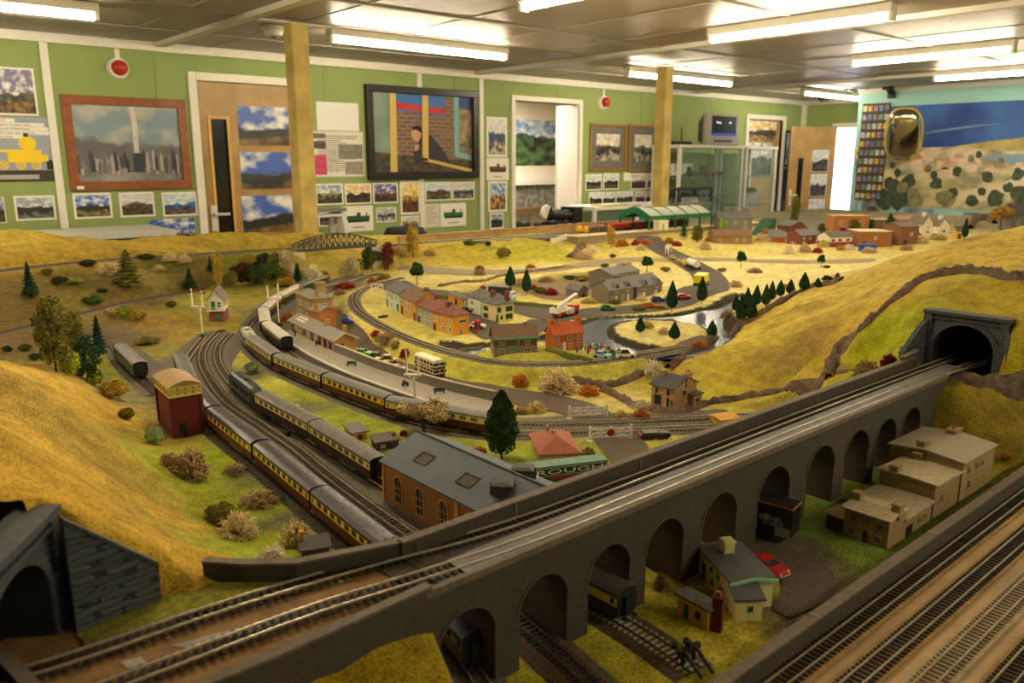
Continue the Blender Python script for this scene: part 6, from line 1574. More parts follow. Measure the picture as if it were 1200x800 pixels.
house('mint green detached house with a grey hipped roof, behind the cream one','house',(551.5,366),(563,370),(578,367),351,338,M_render_m,M_slate,'hip',name='detached_house',wins=[('l',
.35,.55,.3,.28),('l',.35,.12,.3,.28),('f',.5,.55,.3,.28),('f',.3,0,.15,.4,M_green_p)],chims=[(.6,.5,.014,.012,.008,2)],chm=M_brick_red)
house('orange bungalow with a grey hipped roof at the back of the street','house',(529,354),(541,361.5),(551,360),350.5,343,M_render_y,M_slate,'hip',name='detached_house',wins=[('l',
.6,0,.16,.8,M_brown_p),('f',.5,.3,.4,.45)])
M_hallw=C_('hall_brown',(104,82,58),var=.08)
house('big brown village hall with a stone ground floor and green eaves, by the river','hall',(564,415),(579,419),(630.5,419.5),397,380,M_hallw,C_('hall_roof',(116,88,66)),'x',name='village_hall',
fascia=M_mintgreen,plinth=(.030,M_ston2),wins=[('f',.18,.62,.12,.24),('f',.56,.66,.06,.2),('f',.78,.62,.12,.26),('f',.18,.05,.14,.4),('f',.44,0,.07,.42,M_mintgreen),('f',.78,.08,.15,
.4)],fr=mat('hall_frame',(190,186,120),.7),chims=[(.74,.5,.006,.006,.004,0)])
house('bright orange brick house with an orange tiled roof and two chimneys by the river','house',(638,407),(649,411.5),(683.5,408.5),392,377.5,M_brick_or,M_tile_or,'x',name='river_house',
wins=[('f',.12,.6,.13,.26),('f',.55,.6,.16,.26),('f',.86,.6,.13,.26),('f',.2,.1,.12,.3),('f',.58,.1,.12,.3),('f',.86,.1,.13,.3),('f',.36,0,.1,.48,M_wframe)],chims=[(.03,.5,.012,.016,
.012,2),(.97,.5,.012,.016,.012,2)],chm=M_brick_or)
house('grey stone farmhouse with dormer gables, left of the farm group on the plain','farmhouse',(693,352.5),(713,356),(742,351),339.5,327,M_ston2,M_slate,'x',name='farm_building',
wins=[('f',.12,.1,.1,.4),('f',.30,0,.09,.5,M_wframe),('f',.55,.1,.1,.4),('f',.78,0,.09,.5,M_wframe),('f',.3,.65,.1,.25),('f',.75,.65,.1,.25)],chims=[(.08,.5,.016,.016,.010,0),(.7,.6,
.018,.016,.012,0)],chm=M_ston2,dorm=(.3,.75),fascia=mat('barge_pale',(190,176,150),.7))
house('grey stone barn with dormers, right of the farm group on the plain','barn',None,(746,350),(775.5,344.5),336.5,322,M_ston2,M_slate,'x',d=.11,name='farm_building',wins=[('f',.12,
.1,.1,.35),('f',.28,0,.09,.45,M_wframe),('f',.75,0,.09,.45,M_wframe),('f',.3,.65,.1,.25),('f',.8,.65,.1,.25)],chims=[(.1,.6,.012,.012,.006,0)],dorm=(.3,.8))
house('grey stone range at the back of the farm group','barn',None,(716,340),(749,334),322,312.5,M_ston2,M_slate,'x',d=.12,name='farm_building',wins=[('f',.5,.4,.1,.3)],chims=[(.85,
.5,.012,.012,.006,0)])
house('small grey stone outhouse standing alone left of the farm group','shed',(666,346),(678,349),(686,347),340.5,333.5,M_ston2,M_slate,'y',name='farm_outhouse',wins=[('f',.5,0,.3,
.5,M_brown_p)])
house('rubble stone shop with a dark slate roof at the foot of the big hill','house',(761.5,473),(789,479.5),(817,470.5),456,440.5,M_ston3,M_slate_dk,'y',name='stone_shop',wins=[('l',
.30,.05,.32,.5,'w',(3,0)),('l',.75,.05,.1,.45),('l',.25,.62,.1,.26),('l',.75,.62,.1,.26),('f',.45,.55,.12,.2),('l',.92,0,.1,.42,M_green_p)],fr=mat('shop_green',(52,66,46),.7),chims=[(.4,
.92,.012,.014,.010,0),(.62,.06,.022,.014,.010,2)])
house('small lean-to at the end of the rubble stone shop','shed',None,(812,475),(822,471.5),464,458,M_ston3,M_slate_dk,'pent',d=.03,name='lean_to',wins=[('f',.5,0,.3,.6,M_brown_p)])
house("low cream crossing keeper's cottage with a red hipped roof beside the level crossing",'cottage',(626,519),(634,543),(677,540),536,503,C_('cottage_cream',(206,180,110)),C_('cottage_red',
(166,96,72),var=.2,scale=200),'hip',name='crossing_cottage',hE=.017,hR=.040,ov=.006,wins=[('l',.3,.2,.15,.5),('l',.7,.2,.15,.5),('f',.5,.2,.15,.5)],chims=[(.45,.5,.007,.007,.006,1),
(.35,.7,.005,.005,.008,0)],chm=C_('cottage_stack',(196,160,110)))
M_ctg=C_('cream_render',(234,218,150),var=.06);M_ctroof=C_('felt_grey',(92,88,88),var=.1)
M_palegreen=mat('pale_green_trim',(150,200,160),.7)
r,W,D,he,hr=house('cream cottage with grey roof and pale green bargeboards, under the viaduct','cottage',(824,671),(855,715),(901,707),682,668,M_ctg,M_ctroof,'y',name='cream_cottage',
ov=.004,fascia=M_palegreen,fr=M_mintgreen,wins=[('l',.40,.55,.08,.22),('l',.62,.55,.08,.24),('l',.45,.12,.09,.26),('l',.72,.12,.1,.3),('l',.16,0,.1,.6,mat('maroon_door',(100,30,30),
.6))],chims=[(.46,.72,.014,.014,.020,0)],chm=M_ctg)
house('cream lean-to with a grey roof on the gable of the cream cottage','annexe',(856,716),(861.5,728.5),(891.5,726),704,684,M_ctg,M_ctroof,'pent',name='cottage_annexe',ov=.003,fr=M_mintgreen,
wins=[('f',.55,.45,.2,.28,'w',(1,0))])
house('small mustard yellow workmens hut with a green door beside the cream cottage','hut',(792.5,720),(829,739.5),(841,734.5),715,708,C_('hut_mustard',(226,172,44),var=.05),C_('hut_felt',
(104,98,90)),'flat',name='mustard_hut',ov=.004,wins=[('l',.30,0,.13,.72,M_green_p),('l',.68,.32,.16,.34,'b')],fr=mat('hut_frame',(60,44,30),.7))
g0=G(840,738);ch=thing('brick_chimney','freestanding dark red brick chimney at the end of the mustard hut','chimney',g0,.4);q=MB();q.box(-.006,.006,-.006,.006,-.003,.045);q.build('stack',
M_bt,ch);q=MB();q.box(-.007,.007,-.007,.007,.042,.0455);q.build('cap',M_bt,ch);q=MB();q.cyl((0,0,.0455),.0035,.006,10);q.build('chimney_pot',mat('terracotta',(150,84,54),.8),ch)
r,W,D,he,hr=house('buff stone cottage with stone slates and two chimneys, front of the farm row','cottage',(987.5,626),(1039,644.5),(1059,630),611.5,596,M_ston,C_('stone_tile',(172,
152,118),var=.2,scale=140),'y',name='stone_cottage',fr=M_wstone,wins=[('l',.20,.12,.16,.24),('l',.78,.12,.16,.26),('l',.22,.62,.14,.22),('l',.52,.7,.08,.18),('l',.80,.62,.14,.22),('l',
.50,0,.1,.42,M_brown_p)],chims=[(.5,.94,.013,.013,.014,0),(.5,.04,.013,.013,.014,0)])
house('small brown lean-to with double doors at the left end of the buff stone cottage','shed',(967,618),(985.5,625.5),None,608,598,C_('leanto_brown',(92,68,46)),M_ston,'flat',w=.05,
name='cottage_outhouse',wins=[('l',.3,.1,.25,.7,M_brown_p),('l',.72,.1,.25,.7,M_brown_p)])
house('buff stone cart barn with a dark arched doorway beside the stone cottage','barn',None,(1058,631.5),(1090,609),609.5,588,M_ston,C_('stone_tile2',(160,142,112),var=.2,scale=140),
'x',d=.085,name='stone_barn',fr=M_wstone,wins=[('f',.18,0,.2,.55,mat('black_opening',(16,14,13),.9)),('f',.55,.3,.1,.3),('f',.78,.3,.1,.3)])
house('middle stone building of the farm row with a low slate roof','barn',None,(1092,608.5),(1123,590),569,551,M_ston,C_('stone_tile3',(182,166,132),var=.15,scale=140),'x',d=.09,name='stone_barn',
fr=M_wstone,wins=[('f',.3,.4,.12,.2)],chims=[(.05,.75,.016,.014,.012,0),(.92,.75,.016,.014,.014,0)])
house('tallest stone building of the farm row, at the foot of the right bank','farmhouse',None,(1123,591),(1160,567),543,517,M_ston,C_('stone_tile4',(158,144,118),var=.15,scale=140),
'x',d=.12,name='stone_farmhouse',fr=M_wstone,wins=[('f',.2,.66,.08,.16),('f',.45,.66,.08,.16),('f',.62,.66,.08,.16),('f',.25,.28,.08,.2)],chims=[(.1,.6,.018,.014,.012,0),(.95,.55,.03,
.016,.010,2)])
M_bb=C_('brown_brick',(150,98,56),var=.12);M_bb2=C_('brown_brick_dark',(132,90,62),var=.1);M_ob=C_('orange_brown_brick',(168,112,54),var=.12)
house('brown hall with a tiled roof and stepped gable, foremost in the back village','church',None,(837,285),(881,285),276.5,269,C_('church_stone',(146,114,70)),C_('church_tile',(116,
84,60)),'x',d=.16,name='village_church',wins=[('f',.15,.2,.06,.5),('f',.6,.2,.06,.5),('f',.8,.2,.06,.5)])
house('grey stone manor house with tall gables behind the green station canopy','manor',None,(842,271),(881,271),256,248,M_ston2,M_slate,'x',d=.16,name='manor_house',wins=[('f',.2,
.55,.08,.25),('f',.5,.55,.08,.25),('f',.8,.55,.08,.25),('f',.2,.15,.08,.25),('f',.8,.15,.08,.25)],chims=[(.3,.5,.03,.03,.03,0),(.55,.5,.03,.03,.03,0),(.9,.5,.03,.03,.03,0)])
house('low brick bungalow with a grey roof in the back village','bungalow',None,(888,283),(929,284),277.5,269,C_('bung_brick',(148,86,52)),M_slate,'hip',d=.15,name='bungalow',wins=[('f',
.3,.2,.12,.6),('f',.65,0,.06,.8,M_red_p),('f',.85,.2,.12,.6)],chims=[(.2,.2,.03,.03,.01,0)])
house('red brick gabled house in the back village behind the bungalow','house',None,(926,274),(945,273),265,259,M_brick_red,M_slate,'y',d=.12,name='village_house',wins=[('f',.5,.4,
.2,.3)])
house('dark red brick terraced houses with a grey roof in the back village','house',None,(938,287),(962,285.5),276,268.5,M_brick_red,M_slate,'x',d=.11,name='village_house',wins=[('f',
.15,.55,.12,.25),('f',.45,.55,.12,.25),('f',.8,.55,.12,.25),('f',.15,.1,.12,.3),('f',.8,.1,.12,.3)])
house('grey roofed brick house behind the dark red terrace','house',None,(948,276),(965,275),268.5,262.5,M_brick_red,M_slate,'x',d=.10,name='village_house',wins=[('f',.5,.4,.12,.3)])
house('black and white timbered house with red doors in the back village','house',None,(972,289.5),(998,288.5),278,271.5,C_('tudor_white',(226,218,200)),C_('tudor_roof',(92,84,76)),
'x',d=.11,name='timbered_house',plinth=(.028,M_brick_red),wins=[('f',.15,.55,.14,.25),('f',.45,.55,.14,.25),('f',.8,.55,.14,.25),('f',.3,0,.12,.36,M_red_p),('f',.75,0,.12,.36,M_red_p)],
fr=M_red_p)
house('brown brick flat roofed warehouse in the back village','warehouse',None,(1006,289.5),(1044,289.5),271.5,None,M_bb,C_('roof_pale',(206,190,160)),'flat',d=.18,name='warehouse',
wins=[('f',.15,.1,.06,.3,M_brown_p),('f',.5,.5,.08,.2)])
house('tall brown brick building with a dark stepped roof beside the warehouse','warehouse',None,(1054,288),(1075,287),266,260,M_bb2,C_('roof_brownish',(104,84,72)),'x',d=.14,name='warehouse',
wins=[('f',.3,0,.2,.3,M_brown_p),('f',.6,.5,.15,.2)])
house('small orange roofed hut half hidden by the viaduct parapet','hut',None,(845,500),(866,497),493,487,C_('hut_orange_wall',(206,160,60)),C_('hut_orange',(214,160,56)),'x',d=.04,
name='lineside_hut',wins=[('f',.5,.1,.2,.6,M_brown_p)])
house('long orange brown factory with a flat roof at the back of the village','factory',None,(976,271),(1018,271),253,None,M_ob,C_('roof_tan',(190,160,110)),'flat',d=.14,name='factory',
wins=[('f',.2,.4,.08,.3),('f',.5,.4,.08,.3),('f',.8,.4,.08,.3)])
house('dark brown factory block right of the orange brown factory','factory',None,(1024,271),(1047,271),257.5,None,C_('fact_dark',(110,84,60)),C_('roof_gry',(150,142,130)),'flat',d=.14,
name='factory',wins=[('f',.5,.4,.1,.3)])
house('red brown brick house with a plain roof behind the tall brown building','house',None,(1052,271),(1071,270),258,253,C_('rb_brick',(156,104,74)),C_('rb_roof',(140,100,76)),'x',
d=.12,name='village_house',wins=[('f',.5,.4,.14,.3)])
house('white gabled cottage with a tall front gable, left of the white pair at the right','cottage',None,(1080,276),(1093,275.5),263,252.5,C_('white_render',(228,220,200)),C_('thatch_dark',
(108,92,74)),'y',d=.13,name='white_cottage',wins=[('f',.5,.65,.2,.2),('f',.5,.2,.25,.25)],chims=[(.5,.3,.02,.02,.02,0)])
house('white gabled cottage with a lower gable, right of the white pair at the right','cottage',None,(1099,276),(1112,275.5),265,256,C_('white_render',(228,220,200)),C_('thatch_dark',
(108,92,74)),'y',d=.13,name='white_cottage',wins=[('f',.5,.3,.3,.35)],chims=[(.5,.3,.02,.02,.02,0)])
house('small yellow shed near the top of the big hill','shed',None,(1120,280),(1128,280),270,265,C_('shed_yel',(200,160,60)),M_slate_dk,'x',d=.05,name='yellow_shed',wins=[('f',.5,0,
.4,.6,M_brown_p)])
house('grey stone house on the crest of the big hill at the right edge','house',None,(1184,268),(1212,267),251,238,M_ston2,M_slate_dk,'x',d=.10,name='hilltop_house',wins=[('f',.3,.2,
.12,.4)],chims=[(.25,.5,.02,.02,.03,0)])
#trees and bushes
def rdir(n,r):
 v=r.normal(size=(n,3));return v/np.linalg.norm(v,axis=1)[:,None]
def flakes(centers,normals,size,r,jit=.8,quad=False):
 "small leaf flakes: one triangle pair each"
 n=len(centers);a=rdir(n,r);t=np.cross(normals+jit*a,rdir(n,r));t/=np.linalg.norm(t,axis=1)[:,None]+1e-9
 nn=normals+jit*a;nn/=np.linalg.norm(nn,axis=1)[:,None];b=np.cross(nn,t);s=size*(.6+.8*r.random((n,1)))
 V=np.stack([centers-t*s,centers-b*s*.6,centers+t*s,centers+b*s*.6],1).reshape(-1,3)
 F=np.arange(n*4).reshape(-1,4);return V,F
def mesh_np(name,parts,m,smooth=False):
 V=np.concatenate([p[0]for p in parts]);off=0;faces=[]
 for v,f in parts:
  faces+=[tuple(int(i)+off for i in q)for q in f];off+=len(v)
 me=bpy.data.meshes.new(name);me.from_pydata(V.tolist(),[],faces);me.materials.append(m)
 if smooth:me.polygons.foreach_set('use_smooth',[True]*len(me.polygons))
 me.update();return me
def blob(c,rad,r,n=1,bump=.12):
 bm=bmesh.new();bmesh.ops.create_icosphere(bm,subdivisions=2,radius=1.0)
 V=np.array([v.co[:]for v in bm.verts]);F=[[v.index for v in f.verts]for f in bm.faces];bm.free()
 V=V*(1+bump*r.normal(size=(len(V),1)))*np.array(rad)+np.array(c);return V,F
def leafmat(name,c,var=.5):
 return mat('leaf_'+name,c,.9,var,9,.0,rnd=.18,spec=.2)
LEAF=dict(dark=(48,74,34),cyp=(40,70,38),mid=(52,84,40),olive=(120,112,44),gold=(178,140,58),yellow=(196,164,66),lime=(150,160,44),red=(124,56,34),pine=(28,54,40),green=(78,100,42),
brown=(104,84,44),bright=(120,150,50),tan=(170,140,84))
SHAPES={}
def shape(kind):
 if kind in SHAPES:return SHAPES[kind]
 r=np.random.default_rng(abs(hash(kind))%1000 if False else sum(map(ord,kind)));P_=[]
 if kind=='cypress':
  n=2600;z=r.random(n)**.8;rad=.30*np.sin(np.clip(z,.001,1)**.62*PI)**.85*(1-.35*z)+.015;a=r.random(n)*2*PI
  C=np.stack([rad*np.cos(a),rad*np.sin(a),.14+z*.86],1);N=np.stack([np.cos(a),np.sin(a),.5*np.ones(n)],1)
  P_.append(flakes(C,N,.032,r));m=MB();m.lathe([(.02,.14),(.2,.24),(.26,.38),(.22,.55),(.12,.78),(.02,.98)],14);P_.append((np.array(m.v),m.f));trunk=[(0,0,0,.025),(0,0,.2,.02)]
 elif kind=='fatcone':
  n=4200;z=r.random(n)**.8;a=r.random(n)*2*PI;lump=1+.10*np.sin(a*5+z*17)+.08*np.sin(a*3-z*29);rad=.235*np.sin(np.clip(z*.93+.07,.001,1)**.75*PI)**.7*lump+.01
  C=np.stack([rad*np.cos(a),rad*np.sin(a),.13+z*.87],1);N=np.stack([np.cos(a),np.sin(a),.4*np.ones(n)],1)
  P_.append(flakes(C,N,.022,r));m=MB();m.lathe([(.04,.14),(.17,.25),(.205,.42),(.19,.6),(.12,.84),(.02,.97)],16);P_.append((np.array(m.v),m.f));trunk=[(0,0,0,.018),(0,0,.3,.014)]
 elif kind=='fir':
  n=2600;k=9;t=r.integers(0,k,n);zz=t/k;u=r.random(n)**.6;a=r.random(n)*2*PI;rr=u*(.24*(1-zz)+.03)*(1+.2*np.sin(a*4+t))
  C=np.stack([rr*np.cos(a),rr*np.sin(a),.12+zz*.84+.10*(1-u)-.02],1);N=np.stack([np.cos(a),np.sin(a),np.ones(n)*1.2],1)
  P_.append(flakes(C,N,.030,r,.5));m=MB();m.lathe([(.03,.1),(.14,.14),(.02,.98)],10);P_.append((np.array(m.v),m.f));trunk=[(0,0,0,.02),(0,0,.9,.008)]
 elif kind=='round':
  cs=[(0,0,.72,.24),(.15,.05,.60,.17),(-.16,.04,.62,.18),(.02,-.15,.58,.17),(-.03,.15,.66,.17),(.08,-.04,.86,.14),(-.10,-.06,.80,.15)]
  for c in cs:
   P_.append(blob(c[:3],(c[3]*.85,)*3,r));d=rdir(260,r);C=np.array(c[:3])+d*c[3];P_.append(flakes(C,d,.034,r))
  trunk=[(0,0,0,.022),(0,0,.3,.02),(.01,0,.6,.012)]
 elif kind=='loose':
  cs=[]
  for i in range(26):
   z=.18+.78*(i/25);w=.17*math.sin(PI*(z*.85+.12))+.03;a=i*2.4;cs.append((w*math.cos(a)*(.4+.6*r.random()),w*math.sin(a)*(.4+.6*r.random()),z,.085+.03*r.random()))
  for c in cs:
   d=rdir(130,r);C=np.array(c[:3])+d*c[3]*r.random((130,1))**.4;P_.append(flakes(C,d,.020,r,1.2))
  trunk=[(0,0,0,.014),(0,0,.5,.010),(.01,.01,.92,.004)]
 elif kind=='spread':
  for i in range(22):
   a=r.random()*2*PI;q=.34*math.sqrt(r.random());c=np.array([q*math.cos(a),q*math.sin(a),.48+.40*r.random()*(1-q)]);d=rdir(150,r);rr=.13
   C=c+d*rr*r.random((150,1))**.4;P_.append(flakes(C,d,.024,r,1.2))
  trunk=[(0,0,0,.03),(0,0,.3,.024),(.02,0,.7,.010)]
 elif kind=='clump':
  for i in range(7):
   a=r.random()*2*PI;q=.30*math.sqrt(r.random())if i else 0;c=np.array([q*math.cos(a),q*math.sin(a),.30+.12*r.random()]);rr=.26+.08*r.random()
   P_.append(blob(c,(rr*.72,rr*.72,rr*.72),r));d=rdir(330,r);d[:,2]=np.abs(d[:,2])*1.0-.15;C=c+d*rr*(.75+.35*r.random((330,1)));P_.append(flakes(C,d,.042,r,1.3))
  trunk=None
 elif kind in('lichen','lichen2'):
  n=260;d=rdir(n,r);d[:,2]=np.abs(d[:,2]);base=d*np.array([.30,.30,.28])*r.random((n,1))*.6
  m=MB()
  for i in range(n):
   L_=.22+.20*r.random();k=1+.35*r.normal();e=base[i]+d[i]*np.array([.46,.46,.62])*(.62+.30*r.random())if kind=='lichen' else base[i]+d[i]*np.array([.5,.5,.5])*(.55+.45*r.random())
   mid=(base[i]+e)/2+r.normal(size=3)*.05;m.tube([base[i],mid,e],[.018,.024,.030],5)
   for q in range(2):e2=e+(d[i]+r.normal(size=3)*.7)*.075;m.tube([e,e2],[.024,.014],4)
  P_.append((np.array(m.v),m.f));trunk=None
 SHAPES[kind]=(P_,trunk,{});return SHAPES[kind]
M_trunk=mat('trunk_brown',(70,54,40),.9,.2,20)
PCOUNT={}
def plant(kind,colour,px,py,h=None,top=None,wpx=None,label='',cat='tree',name=None,group=None,z=None,sx=None,rgb=None):
 g=G(px,py)if z is None else P(px,py,z)
 if top is not None:hh=zat(g,top)-(g.z-Z0)
 else:hh=h*mpp(g)*1.05
 P_,trunk,cache=shape(kind)
 if colour not in cache:
  is_l=kind.startswith('lichen');m=leafmat(colour,rgb or LEAF[colour],.35 if is_l else .55)
  cache[colour]=mesh_np('foliage' if trunk else 'bush',P_,m,is_l)
 rz=random.uniform(0,6.28)
 base_w={'cypress':.56,'fatcone':.47,'fir':.5,'round':.66,'loose':.46,'spread':.9,'clump':1.1,'lichen':1.15,'lichen2':1.15}[kind]
 sw=(wpx*mpp(g)/base_w)if wpx else hh
 if trunk:
  r=thing(name or 'model_tree',label,cat,g-Vector((0,0,.001)),rz,group);r.scale=(sw,sw,hh)
  link('foliage',cache[colour],r)
  key=(kind,'trunk')
  if key not in WMESH:t=MB();t.tube([p[:3]for p in trunk],[p[3]for p in trunk],7);WMESH[key]=t.mesh('trunk',M_trunk)
  link('trunk',WMESH[key],r)
 else:
  hz=hh/.72
  r=link(name or('lichen_bush' if kind.startswith('lichen')else 'foliage_bush'),cache[colour],None,g-Vector((0,0,.002)),(0,0,rz));r.scale=(sw,sw,hz);tag(r,label,cat,group)
 return r
plant('fatcone','dark',588,538,top=457,wpx=34,label='large dense dark green tree standing before the platform train')
plant('spread','tan',497,507,top=464,wpx=70,label='wide pale lichen tree hiding part of the platform train',rgb=(186,164,110))
T_=[('fir','pine',36,349,305,17,'dark fir on the back left slope, at the far left'),('clump','green',37,349,331,18,'round green bush at the foot of the far left fir'),('fir','olive',
151,336,291,33,'broad olive conifer on the middle of the back left slope'),('fir','dark',223,339,313,17,'ragged dark tree behind the left signal'),('fir','pine',247,318,299,9,'small dark fir near the upper left track'),
('loose','yellow',257,338,295,12,'tall thin yellow tree behind the signal box'),('loose','olive',66,436,350,42,'tall feathery olive tree on the near left hill'),('loose','olive',91,
424,366,26,'second feathery olive tree, right of the tallest one on the left hill'),('fir','pine',117,418,368,19,'dark narrow fir left of the lone green carriage'),('loose','mid',104,
447,394,32,'dark green bushy tree on the edge of the left hill'),('loose','red',455,314,284,17,'red brown tree beside the small tunnel mouth'),('loose','yellow',484,301,264,18,'tall yellow green tree on the rise behind the terraced houses'),
('round','dark',489,334,307,17,'round dark green tree behind the terraced houses'),('cypress','cyp',598,338,312,12,'dark cypress behind the detached houses, left of a pair'),('cypress',
'cyp',617,345,315,11,'dark cypress behind the detached houses, right of a pair'),('round','dark',758,319,300,14,'round dark tree alone behind the stone farm'),('round','dark',868,314,
294,12,'round dark tree alone in the middle of the yellow plain'),('round','dark',962,313,298,10,'round dark tree alone above the row of cypresses'),('cypress','cyp',787,365,329,13,
'tall cypress on the river bank by the stone farm'),('cypress','cyp',822,356,324,12,'tall cypress on the river bank in front of the yellow lorry'),('cypress','cyp',750,391,371,11,'small cypress at the left of the river island'),
('cypress','cyp',790,399,377,13,'small cypress in the middle of the river island'),('cypress','cyp',834,396,375,12,'small cypress at the right of the river island'),('cypress','cyp',
862,366,345,9,'first cypress of the row along the big hill, nearest the river'),('cypress','cyp',868,379,346,12,'front cypress of the clump at the river end of the row'),('cypress',
'cyp',875,370,337,12,'tall cypress at the back of the clump at the river end'),('cypress','cyp',879,375,347,14,'wide cypress leaning over the river end of the row'),('cypress','cyp',
886,360,334,11,'fifth cypress of the row along the big hill'),('cypress','cyp',897,360,333,10,'sixth cypress of the row along the big hill'),('cypress','cyp',904,354,329,9,'seventh cypress of the row along the big hill'),
('cypress','cyp',914,349,328,10,'eighth cypress of the row along the big hill'),('cypress','cyp',926,346,327,10,'ninth cypress of the row along the big hill'),('cypress','cyp',942,
342,319,12,'tallest cypress far along the row on the big hill'),('cypress','cyp',958,337,325,8,'small cypress far along the row, right of the tallest'),('round','dark',969,333,322,
14,'low round dark tree near the end of the cypress row'),('cypress','cyp',981,330,319,7,'last small cypress at the end of the row'),('spread','gold',1172,269,237,30,'golden leaved tree beside the hilltop house at the right edge'),
('loose','yellow',716,290,266,12,'yellow tree in front of the back platform'),('fir','dark',801,279,253,9,'dark fir in front of the green station canopy'),('loose','olive',817,284,
264,16,'olive bushy tree left of the brown hall'),('cypress','bright',846,272,251,7,'bright green slim tree in front of the grey manor'),('loose','olive',931,262,231,12,'tall olive tree in front of the open oak door'),
('cypress','cyp',1042,273,250,11,'dark cypress left of the tall brown building in the back village'),('cypress','cyp',1022,270,256,7,'small dark cypress beside the dark factory'),('loose',
'olive',1000,275,257,16,'olive tree in front of the orange brown factory'),('cypress','cyp',1130,281,255,7,'slim dark cypress beside the yellow shed'),('loose','olive',962,280,262,
12,'feathery olive tree behind the timbered house'),]
for k,c,x,y,t,w_,lab in T_:plant(k,c,x,y,top=t,wpx=w_,label=lab,cat='bush' if k=='clump' else 'tree',name=None)
LI=dict(cream=(214,190,140),white=(226,212,178),orange=(190,112,46),red=(160,52,44),brown=(178,148,104),mint=(150,166,112),straw=(204,180,104),lilac=(176,140,110),ochre=(184,142,48),
maroon=(120,30,36))
FO=dict(lime=(160,168,40),green=(88,106,40),olive=(128,118,48),dark=(60,74,36),brown=(100,64,38),gold=(176,142,50),tan=(170,146,92),orange=(176,112,44))
